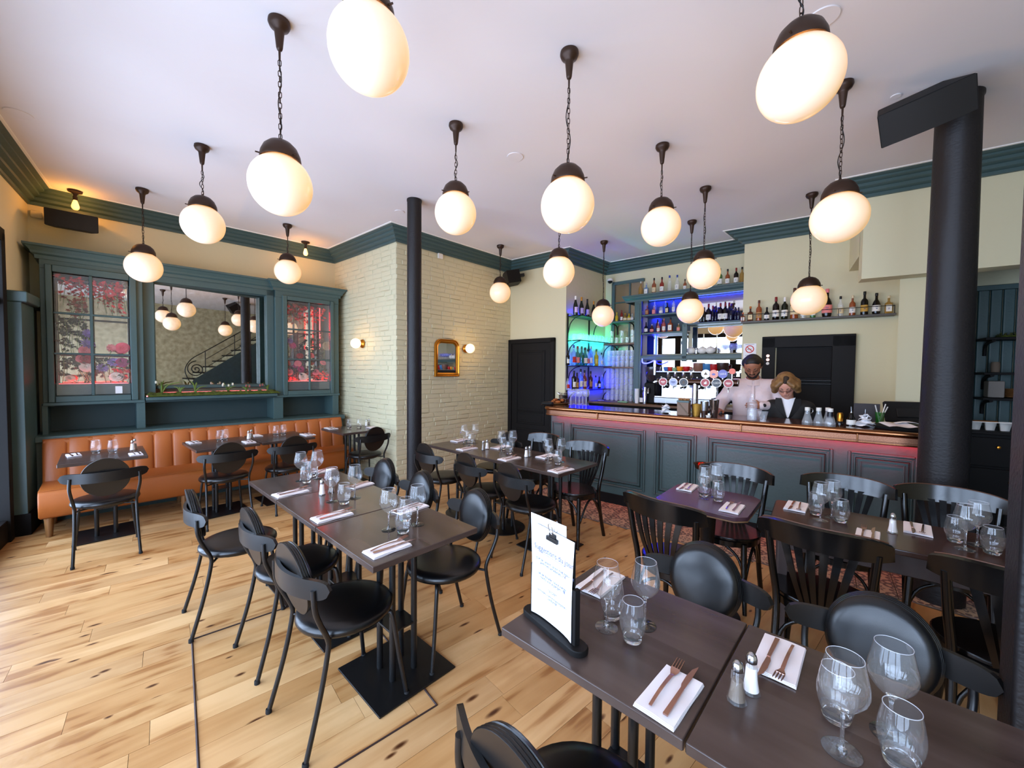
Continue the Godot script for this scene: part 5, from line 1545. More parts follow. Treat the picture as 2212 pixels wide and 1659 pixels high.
	leaf.append(Vector2(0, -0.35))
	var lm := MB.new().ext(leaf, -0.02, 0.02, Transform3D(), 0.2)
	var red := mat("leaf_red", Color(0.78, 0.05, 0.10), 0.6)
	red.backlight_enabled = true; red.backlight = Color(0.6, 0.04, 0.06)
	var rust := mat("leaf_rust", Color(0.50, 0.18, 0.05), 0.7)
	var green := mat("leaf_dark", Color(0.13, 0.15, 0.06), 0.7)
	for q in [
		[0.20, 0.66, 2.50, 2.24, 70, 0, "red maple leaf garland hanging under the wide cabinet's top"],
		[0.53, 0.70, 2.50, 2.15, 60, 0, "red maple leaf garland over the wide cabinet's right panes"],
		[0.26, 0.40, 2.28, 2.05, 26, 1, "rust coloured leaf spray in the wide cabinet's left half"],
		[0.19, 0.40, 2.08, 1.62, 60, 2, "dark green foliage in the wide cabinet's left middle pane"],
		[0.19, 0.72, 1.66, 1.36, 110, 2, "dark green foliage along the bottom of the wide cabinet"],
		[0.60, 0.72, 1.60, 1.36, 40, 0, "crimson leaves in the wide cabinet's lower right corner"],
		[2.34, 2.88, 2.48, 2.16, 90, 0, "red maple leaf garland across the narrow cabinet's top panes"],
		[2.36, 2.60, 2.50, 2.30, 26, 1, "olive and rust leaf spray at the narrow cabinet's top"],
		[2.66, 2.88, 2.10, 1.50, 70, 2, "dark green foliage at the narrow cabinet's right side"],
		[2.34, 2.88, 1.60, 1.36, 90, 2, "dark foliage along the bottom of the narrow cabinet"],
		[2.74, 2.90, 1.52, 1.36, 30, 0, "crimson leaves in the narrow cabinet's lower right corner"]]:
		var o := thing("leaf_garland", q[6], "foliage", loc("A", (q[0] + q[1]) / 2, q[2] if q[5] == 0 else q[3], 0.22))
		var base := Vector2((q[0] + q[1]) / 2, q[2] if q[5] == 0 else q[3])
		var mb := MB.new()
		var vine := MB.new()
		for s in 5:
			var x := lerpf(q[0], q[1], (s + 0.5) / 5) - base.x + r.randf_range(-0.02, 0.02)
			vine.tube(curve([Vector3(x, q[2] - base.y, -0.02), Vector3(x + r.randf_range(-0.03, 0.03), (q[2] + q[3]) / 2 - base.y, 0.02), Vector3(x + r.randf_range(-0.05, 0.05), q[3] - base.y, 0)], 6), 0.002, 4)
		for i in q[4]:
			var t := r.randf()
			var p := Vector3(r.randf_range(q[0], q[1]) - base.x, lerpf(q[2], q[3], t * r.randf_range(0.3, 1.0)) - base.y, r.randf_range(-0.07, 0.07))
			var sz := r.randf_range(0.018, 0.034)
			mb.join(lm, Transform3D((Basis(Vector3.UP, r.randf_range(-0.9, 0.9)) * Basis(Vector3.RIGHT, r.randf_range(-0.8, 0.8)) * Basis(Vector3(0, 0, 1), PI + r.randf_range(-0.9, 0.9))).scaled(Vector3.ONE * sz), p))
		part(o, "vine", vine, mats.stem_green)
		part(o, "foliage", mb, [red, rust, green][q[5]]).set_meta("kind", "stuff")
	solo("neon_tube", "upright red neon tube in the narrow cabinet next to the brick", "neon light", MB.new().tube([Vector3(0, 0, 0), Vector3(0, 0.62, 0)], 0.008, 10), mats.led_red, loc("A", 2.83, 1.86, 0.16))
	strip_light("A", Vector3(2.83, 2.17, 0.20), Vector2(0.03, 0.6), Basis(Vector3.UP, PI), Color(1, 0.05, 0.07), 0.14)
	for q in [[0.455, 0.52, "red LED tape along the floor of the wide flower cabinet"], [2.62, 0.54, "red LED tape along the floor of the narrow flower cabinet"]]:
		solo("led_strip", q[2], "light strip", MB.new().box(Vector3(0, 0, 0), Vector3(q[1], 0.006, 0.006)), mats.led_red, loc("A", q[0], 1.379, 0.275))
		strip_light("A", Vector3(q[0], 1.386, 0.27), Vector2(q[1], 0.02), Basis(Vector3.RIGHT, PI / 2), Color(1, 0.05, 0.07), 0.2)
	solo("price_card", "small white card leaning inside the wide cabinet's bottom pane", "card", MB.new().box(Vector3(0, 0, 0), Vector3(0.055, 0.08, 0.002)), mats.paper, loc("A", 0.636, 1.307, 0.325))
	solo("led_strip", "tiny red LED end glowing at the moss strip's window end", "light strip", MB.new().ball(Vector3.ZERO, Vector3(0.008, 0.008, 0.008)), mats.led_red, loc("A", 0.86, 1.232, 0.435))

func bar() -> void:
	var o := thing("bar_counter", "long teal panelled bar counter with a copper edged top", "bar counter", FR.BAR)
	var s0 := -0.66
	var s1 := 2.95
	part(o, "front", MB.new().box(Vector3((s0 + s1) / 2, 0.555, -0.02), Vector3(s1 - s0, 0.93, 0.04)), mats.teal_paint)
	part(o, "body", MB.new().box(Vector3((s0 + s1) / 2, 0.53, -0.26), Vector3(s1 - s0 - 0.02, 1.04, 0.44)), mats.black_skirting)
	part(o, "end_panel", MB.new().box(Vector3(s0 - 0.005, 0.555, -0.24), Vector3(0.02, 0.93, 0.46), 0.003), mats.teal_paint)
	part(o, "plinth", MB.new().box(Vector3((s0 + s1) / 2 - 0.005, 0.058, -0.21), Vector3(s1 - s0 + 0.03, 0.116, 0.46), 0.004), mats.black_skirting)
	for q in [[-0.655, -0.475], [-0.39, 0.575], [0.675, 1.105], [1.20, 2.205], [2.30, 2.73]]:
		var c := Vector2((q[0] + q[1]) / 2, 0.555)
		var sz := Vector2(q[1] - q[0], 0.70)
		var m := MB.new()
		frame_strips(m, c, sz, 0.022, 0.0, 0.016)
		frame_strips(m, c, sz - Vector2(0.056, 0.056), 0.012, 0.0, 0.008)
		part(o, "panel_moulding", m, mats.teal_paint)
		if sz.x > 0.3:
			var rp := MB.new().ext(rrect(sz.x - 0.10, sz.y - 0.10, 0.002, 1), 0.0, 0.013, Transform3D(Basis(), Vector3(c.x, c.y, 0)), 0.2, 0.011)
			frame_strips(rp, c, sz - Vector2(0.16, 0.16), 0.008, 0.010, 0.007)
			part(o, "panel", rp, mats.teal_paint)
	# top with a rounded end, copper fascia in two lengths and a rolled edge
	var plan := PackedVector2Array()
	var out := 0.13
	plan.append(Vector2(s1, -0.40)); plan.append(Vector2(s1, out))
	var rr := 0.11
	for i in 9:
		var a := PI / 2 + PI / 2 * i / 8
		plan.append(Vector2(s0 - 0.05 + rr + cos(a) * rr, out - rr + sin(a) * rr))
	plan.append(Vector2(s0 - 0.05, -0.40))
	var down := Transform3D(Basis(Vector3.RIGHT, PI / 2), Vector3.ZERO)
	part(o, "top", MB.new().ext(plan, -1.07, -1.104, down, 0.5, 0.004), mats.bar_top)
	var path := []
	for i in range(1, plan.size()): path.append(Vector2(plan[i].x, plan[i].y))
	path.reverse()
	part(o, "edge_roll", MB.new().mould(half_round(0.024, 1.083), path, 0.0), mats.copper)
	part(o, "fascia", MB.new().mould([Vector2(-0.03, 1.0), Vector2(0.0, 0.998), Vector2(0.006, 1.006), Vector2(0.004, 1.016), Vector2(0.0, 1.018), Vector2(-0.003, 1.062), Vector2(-0.03, 1.066)], path, 0.0), mats.copper_band)
	part(o, "fascia_bead", MB.new().mould(half_round(0.008, 1.002), path, 0.0), mats.copper)
	for s in [0.05, 1.52, 2.35]:
		part(o, "joint_strap", MB.new().box(Vector3(s, 1.05, out + 0.004), Vector3(0.012, 0.10, 0.03), 0.003), mats.copper)
	part(o, "soffit", MB.new().box(Vector3((s0 + s1) / 2, 1.03, 0.05), Vector3(s1 - s0, 0.06, 0.12)), mats.black_skirting)
	solo("led_strip", "red LED tape glowing along the bar's front under the copper edge", "light strip", MB.new().box(Vector3((s0 + s1) / 2, 0.997, 0.085), Vector3(s1 - s0 - 0.1, 0.006, 0.008)), glow("led_bar", Color(1.0, 0.12, 0.14), 3.0), FR.BAR)
	strip_light("BAR", Vector3((s0 + s1) / 2, 0.992, 0.085), Vector2(s1 - s0 - 0.1, 0.01), Basis(Vector3(1, 0, 0), deg_to_rad(-35.0)), Color(1.0, 0.06, 0.10), 1.5)

func half_round(r: float, y: float) -> Array:
	var p := []
	for i in 11:
		var a := -PI / 2 + PI * i / 10
		p.append(Vector2(cos(a) * r, y + sin(a) * r))
	return p

func bar_back() -> void:
	# work counter along the back wall and the niche
	var o := thing("back_counter", "dark wood edged work counter behind the bar", "counter", FR.S)
	part(o, "top", MB.new().box(Vector3(1.10, 1.055, 0.31), Vector3(2.16, 0.035, 0.60), 0.004), mats.counter_wood)
	part(o, "base", MB.new().box(Vector3(1.10, 0.52, 0.29), Vector3(2.18, 1.035, 0.54)), mats.black_skirting)
	# the teal bottle shelving on the back wall
	o = thing("bottle_shelving", "teal back bar shelving with mirrors and blue light", "shelving", FR.S)
	var z := 0.30
	var f := MB.new()
	f.box(Vector3(0.715, 1.88, z - 0.015), Vector3(0.115, 1.62, 0.03), 0.004)
	f.box(Vector3(0.672, 1.88, 0.15), Vector3(0.022, 1.62, 0.29), 0.003)
	part(o, "post", f, mats.teal_paint)
	part(o, "post_moulding", MB.new().box(Vector3(0.715, 1.88, z + 0.002), Vector3(0.06, 1.50, 0.010), 0.004), mats.teal_paint)
	part(o, "post", MB.new().box(Vector3(1.425, 1.99, z - 0.02), Vector3(0.07, 0.55, 0.03), 0.004), mats.teal_paint)
	part(o, "post", MB.new().box(Vector3(1.425, 2.46, z - 0.02), Vector3(0.03, 0.48, 0.03), 0.004), mats.teal_paint)
	var sh := func(called: String, x0: float, x1: float, y: float, d := 0.28) -> void:
		part(o, called, MB.new().box(Vector3((x0 + x1) / 2, y - 0.013, d / 2), Vector3(x1 - x0, 0.026, d), 0.004), mats.teal_paint)
	sh.call("top_shelf", 0.50, 2.20, 2.765, 0.34)
	part(o, "cornice", MB.new().mould([Vector2(0, 2.66), Vector2(0.01, 2.66), Vector2(0.012, 2.69), Vector2(0.035, 2.715), Vector2(0.045, 2.74), Vector2(0.055, 2.745), Vector2(0.055, 2.766), Vector2(0, 2.766)], [Vector2(0.52, 0.0), Vector2(0.52, 0.30), Vector2(2.20, 0.30)], 0.0), mats.teal_paint)
	sh.call("shelf", 0.77, 1.41, 2.452)
	sh.call("shelf", 0.77, 1.41, 2.168)
	sh.call("shelf", 1.44, 2.20, 2.275)
	sh.call("shelf", 0.77, 2.20, 1.815)
	part(o, "bottom_rail", MB.new().box(Vector3(1.48, 1.775, z - 0.02), Vector3(1.44, 0.05, 0.03), 0.004), mats.teal_paint)
	# mirrors between the shelves
	for q in [[0.76, 1.40, 1.84, 2.14], [1.46, 2.18, 1.84, 2.24], [0.76, 2.18, 1.10, 1.74], [1.46, 2.18, 2.31, 2.58]]:
		part(o, "mirror", MB.new().box(Vector3((q[0] + q[1]) / 2, (q[2] + q[3]) / 2, 0.01), Vector3(q[1] - q[0], q[3] - q[2], 0.008)), mats.mirror_clean)
	part(o, "back_board", MB.new().box(Vector3(1.09, 2.46, 0.008), Vector3(0.66, 0.54, 0.010)), mats.teal_dark)
	part(o, "back_board", MB.new().box(Vector3(1.83, 2.66, 0.008), Vector3(0.70, 0.14, 0.010)), mats.mirror_antique)
	for x in [0.93, 1.62, 1.80]: part(o, "mirror_joint", MB.new().box(Vector3(x, 1.98, 0.018), Vector3(0.012, 0.30, 0.008)), mats.mirror_antique)
	# antique glass panel and shelves in the niche corner
	o = thing("aged_mirror", "tall aged mirror panel with teal glazing bars in the niche corner", "mirror", FR.S)
	part(o, "glass", MB.new().box(Vector3(0.40, 2.36, 0.012), Vector3(0.56, 1.42, 0.008)), mats.mirror_antique)
	var g := MB.new()
	g.box(Vector3(0.165, 2.36, 0.025), Vector3(0.05, 1.46, 0.04), 0.004)
	g.box(Vector3(0.42, 3.06, 0.025), Vector3(0.56, 0.05, 0.04), 0.004)
	part(o, "frame", g, mats.teal_paint)
	part(o, "glazing_bar", MB.new().box(Vector3(0.455, 2.36, 0.022), Vector3(0.028, 1.40, 0.02), 0.004), mats.teal_paint)
	for y in [2.73, 2.43]: part(o, "glazing_bar", MB.new().box(Vector3(0.40, y, 0.022), Vector3(0.50, 0.022, 0.02), 0.004), mats.teal_paint)
	for q in [[2.385, "small bottles", "topmost of three short shelves in the niche corner, holding small bottles", mats.teal_paint], [2.02, "mugs", "middle one of three short shelves in the niche corner, holding beer mugs", mats.counter_wood], [1.635, "", "lowest of three short shelves in the niche corner, holding stacked tumblers", mats.counter_wood]]:
		var s := thing("niche_shelf", q[2], "shelf", FR.S)
		part(s, "board", MB.new().box(Vector3(0.395, q[0] - 0.012, 0.14), Vector3(0.55, 0.024, 0.28), 0.003), q[3])
		for x in [0.24, 0.54]: part(s, "bracket", MB.new().tube(curve([Vector3(x, q[0] - 0.20, 0.02), Vector3(x, q[0] - 0.06, 0.05), Vector3(x, q[0] - 0.025, 0.20)], 8), 0.012, 8), mats.black_iron)
	# iron racks on the niche's left wall
	var names := ["topmost iron bracket shelf of the niche, carrying champagne bottles", "second iron bracket shelf of the niche, lit turquoise under upturned glasses", "third iron bracket shelf of the niche, crowded with lit bottles", "lowest iron bracket shelf of the niche, glowing deep blue"]
	var ys := [2.415, 2.035, 1.645, 1.27]
	for k in 4:
		var y: float = ys[k]
		var s := thing("iron_shelf", names[k], "shelf", FR.N)
		var L := 0.75 if k == 0 else 1.05
		part(s, "board", MB.new().box(Vector3(0.03 + L / 2, y - 0.008, 0.125), Vector3(L, 0.010, 0.24)), mats.black_iron if k != 1 else mats.clear_glass)
		var r := MB.new()
		r.tube([Vector3(0.03, y - 0.006, 0.0), Vector3(0.03, y - 0.006, 0.25), Vector3(0.03 + L, y - 0.006, 0.25), Vector3(0.03 + L, y - 0.006, 0.0)], 0.007, 6)
		part(s, "rail", r, mats.black_iron)
		for x in [0.05, 0.03 + L - 0.03]:
			part(s, "bracket", MB.new().tube(curve([Vector3(x, y - 0.26, 0.012), Vector3(x, y - 0.12, 0.05), Vector3(x, y - 0.04, 0.14), Vector3(x, y - 0.015, 0.24)], 10), 0.008, 6), mats.black_iron)
	var up := thing("iron_upright", "black iron uprights holding the niche's bracket shelves", "rack", FR.N)
	for x in [0.035, 0.62]: part(up, "upright", MB.new().box(Vector3(x, 1.75, 0.012), Vector3(0.024, 1.40, 0.014)), mats.black_iron)
	# LED tapes
	glow("led_blue", Color(0.05, 0.10, 1.0), 3.5)
	glow("led_cyan", Color(0.0, 0.95, 0.72), 2.5)
	glow("led_azure", Color(0.08, 0.30, 1.0), 3.0)
	solo("led_strip", "turquoise LED tape under the upturned glasses in the niche", "light strip", MB.new().box(Vector3(0.56, 2.03, 0.02), Vector3(1.0, 0.008, 0.012)), mats.led_cyan, FR.N)
	strip_light("N", Vector3(0.56, 2.045, 0.03), Vector2(1.0, 0.02), Basis(Vector3.RIGHT, PI / 2 + 0.6), Color(0.0, 0.95, 0.65), 0.85)
	strip_light("N", Vector3(0.56, 2.018, 0.03), Vector2(1.0, 0.02), Basis(Vector3.RIGHT, -PI / 2 + 0.2), Color(0.0, 0.80, 0.85), 0.3)
	solo("led_strip", "azure LED tape behind the bottles on the third niche shelf", "light strip", MB.new().box(Vector3(0.56, 1.65, 0.015), Vector3(1.0, 0.008, 0.012)), mats.led_azure, FR.N)
	strip_light("N", Vector3(0.56, 1.662, 0.03), Vector2(1.0, 0.02), Basis(Vector3.RIGHT, PI / 2 + 0.5), Color(0.02, 0.25, 1.0), 1.0)
	solo("led_strip", "deep blue LED tape on the lowest niche shelf", "light strip", MB.new().box(Vector3(0.56, 1.275, 0.015), Vector3(1.0, 0.008, 0.012)), mats.led_blue, FR.N)
	strip_light("N", Vector3(0.56, 1.288, 0.03), Vector2(1.0, 0.02), Basis(Vector3.RIGHT, PI / 2 + 0.5), Color(0.03, 0.06, 1.0), 1.3)
	strip_light("N", Vector3(0.56, 1.255, 0.03), Vector2(1.0, 0.02), Basis(Vector3.RIGHT, -PI / 2), Color(0.03, 0.06, 1.0), 0.4)
	solo("led_strip", "deep blue LED tape above the niche's top shelf of champagne", "light strip", MB.new().box(Vector3(0.09, 2.43, 0.012), Vector3(0.12, 0.008, 0.010)), mats.led_blue, FR.N)
	strip_light("N", Vector3(0.2, 2.44, 0.03), Vector2(0.3, 0.02), Basis(Vector3.RIGHT, PI / 2 + 0.6), Color(0.08, 0.10, 1.0), 0.25)
	solo("led_strip", "blue LED tape under the top bottle shelf of the back bar", "light strip", MB.new().box(Vector3(1.48, 2.70, 0.06), Vector3(1.36, 0.008, 0.012)), mats.led_azure, FR.S)
	strip_light("S", Vector3(1.48, 2.69, 0.065), Vector2(1.36, 0.012), Basis(Vector3.RIGHT, -PI / 2), Color(0.05, 0.12, 1.0), 1.2)
	solo("led_strip", "upright blue LED tape on the back bar's left mirror", "light strip", MB.new().box(Vector3(0.90, 1.99, 0.03), Vector3(0.022, 0.30, 0.008)), mats.led_azure, FR.S)
	strip_light("S", Vector3(0.90, 1.99, 0.04), Vector2(0.022, 0.3), Basis(Vector3.UP, PI), Color(0.05, 0.12, 1.0), 0.2)
	solo("led_strip", "blue LED tape curling by the coffee grinder", "light strip", MB.new().tube(curve([Vector3(0.80, 1.76, 0.30), Vector3(0.82, 1.70, 0.33), Vector3(0.90, 1.69, 0.34), Vector3(1.0, 1.73, 0.33)], 12), 0.010, 6), mats.led_blue, FR.S)
	strip_light("S", Vector3(0.90, 1.74, 0.33), Vector2(0.2, 0.02), Basis(Vector3.RIGHT, -PI / 2), Color(0.03, 0.06, 1.0), 0.2)
	for y in [2.44, 2.155]: strip_light("S", Vector3(0.90, y - 0.02, 0.05), Vector2(0.10, 0.02), Basis(Vector3.RIGHT, -PI / 2), Color(0.03, 0.06, 1.0), 0.22)
	# plain ledge of spirits on the hatch wall
	o = thing("bottle_ledge", "grey wall ledge with a wire guard above the serving hatch", "shelf", FR.R)
	part(o, "board", MB.new().box(Vector3(0.985, 2.205, 0.07), Vector3(1.46, 0.022, 0.14), 0.003), mat("ledge_grey", Color(0.30, 0.29, 0.28), 0.5))
	part(o, "guard", MB.new().tube([Vector3(0.27, 2.30, 0.0), Vector3(0.27, 2.30, 0.136), Vector3(1.70, 2.30, 0.136), Vector3(1.70, 2.30, 0.0)], 0.0035, 6), mats.black_iron)
	for x in [0.27, 0.75, 1.23, 1.70]: part(o, "guard_post", MB.new().tube([Vector3(x, 2.21, 0.136), Vector3(x, 2.30, 0.136)], 0.0035, 6), mats.black_iron)

func bottle_profile(kind: String, h: float, r: float) -> Array:
	var n := r * 0.34
	match kind:
		"wine": return [Vector2(0, 0), Vector2(r * 0.94, 0), Vector2(r, h * 0.015), Vector2(r, h * 0.60), Vector2(r * 0.90, h * 0.665), Vector2(n * 1.25, h * 0.735), Vector2(n, h * 0.78), Vector2(n * 0.95, h * 0.97), Vector2(0, h * 0.97)]
		"champ": return [Vector2(0, 0), Vector2(r * 0.94, 0), Vector2(r, h * 0.02), Vector2(r, h * 0.42), Vector2(r * 0.86, h * 0.55), Vector2(r * 0.52, h * 0.70), Vector2(n * 1.05, h * 0.82), Vector2(n, h * 0.97), Vector2(0, h * 0.97)]
		"bulb": return [Vector2(0, 0), Vector2(r * 0.86, 0), Vector2(r, h * 0.08), Vector2(r * 1.08, h * 0.28), Vector2(r * 1.02, h * 0.48), Vector2(r * 0.75, h * 0.60), Vector2(n * 1.1, h * 0.70), Vector2(n, h * 0.95), Vector2(0, h * 0.95)]
		"tall": return [Vector2(0, 0), Vector2(r * 0.82, 0), Vector2(r * 0.86, h * 0.02), Vector2(r * 0.86, h * 0.66), Vector2(r * 0.6, h * 0.74), Vector2(n, h * 0.80), Vector2(n, h * 0.96), Vector2(0, h * 0.96)]
		"jar": return [Vector2(0, 0), Vector2(r * 1.1, 0), Vector2(r * 1.15, h * 0.05), Vector2(r * 1.15, h * 0.70), Vector2(r * 0.9, h * 0.80), Vector2(r * 0.8, h * 0.95), Vector2(0, h * 0.95)]
	return [Vector2(0, 0), Vector2(r * 0.95, 0), Vector2(r, h * 0.02), Vector2(r, h * 0.56), Vector2(r * 0.88, h * 0.63), Vector2(n * 1.1, h * 0.71), Vector2(n, h * 0.76), Vector2(n, h * 0.96), Vector2(0, h * 0.96)]

func make_bottle(label: String, kind: String, h: float, gl: String, cap: String, lab: String, xf: Transform3D, group: String) -> void:
	var o := thing("bottle", label, "bottle", xf, group)
	var r := clampf(h * 0.125, 0.024, 0.042)
	if kind == "square" or kind == "jar": r = clampf(h * 0.16, 0.026, 0.042)
	if kind == "bulb": r = clampf(h * 0.145, 0.028, 0.046)
	var b := MB.new()
	if kind == "square":
		b.ext(rrect(r * 2.0, r * 1.7, r * 0.3, 3), -0.001, -h * 0.60, Transform3D(Basis(Vector3.RIGHT, PI / 2), Vector3.ZERO), 0.5, r * 0.15)
		b.lathe([Vector2(r * 0.80, h * 0.585), Vector2(r * 0.42, h * 0.66), Vector2(r * 0.34, h * 0.70), Vector2(r * 0.34, h * 0.95), Vector2(0, h * 0.95)], 14)
	else:
		b.lathe(bottle_profile(kind, h, r), 18)
	part(o, "body", b, mats["bottle_" + gl])
	var c := r * 0.40
	var y0 := h * (0.80 if kind in ["wine", "champ"] else 0.86)
	part(o, "cap", MB.new().lathe([Vector2(c * 0.9, y0), Vector2(c, y0 + 0.002), Vector2(c, h * 0.99), Vector2(c * 0.85, h), Vector2(0, h)], 14), mats["cap_" + cap])
	if lab != "none":
		var l := MB.new()
		if kind == "square": l.box(Vector3(0, h * 0.30, r * 0.86), Vector3(r * 1.5, h * 0.36, 0.001))
		else:
			var k := 1.012 if kind != "bulb" else 1.09
			if kind == "jar": k = 1.165
			if kind == "tall": k = 0.875
			l.lathe([Vector2(r * k, h * 0.14), Vector2(r * k, h * 0.42)], 16, Transform3D(), 0.6, 0.25, PI - 0.25)
		var lp := part(o, "label", l, mats["label_" + lab])
		var dark: Material = mats.ink
		part(lp, "print", MB.new().box(Vector3(0, h * 0.33, r * (0.865 if kind == "square" else 1.02 if kind != "bulb" else 1.10) + 0.001), Vector3(r * 0.62, h * 0.018, 0.001)).box(Vector3(0, h * 0.26, r * (0.865 if kind == "square" else 1.02 if kind != "bulb" else 1.10) + 0.001), Vector3(r * 0.44, h * 0.03, 0.001)), dark)

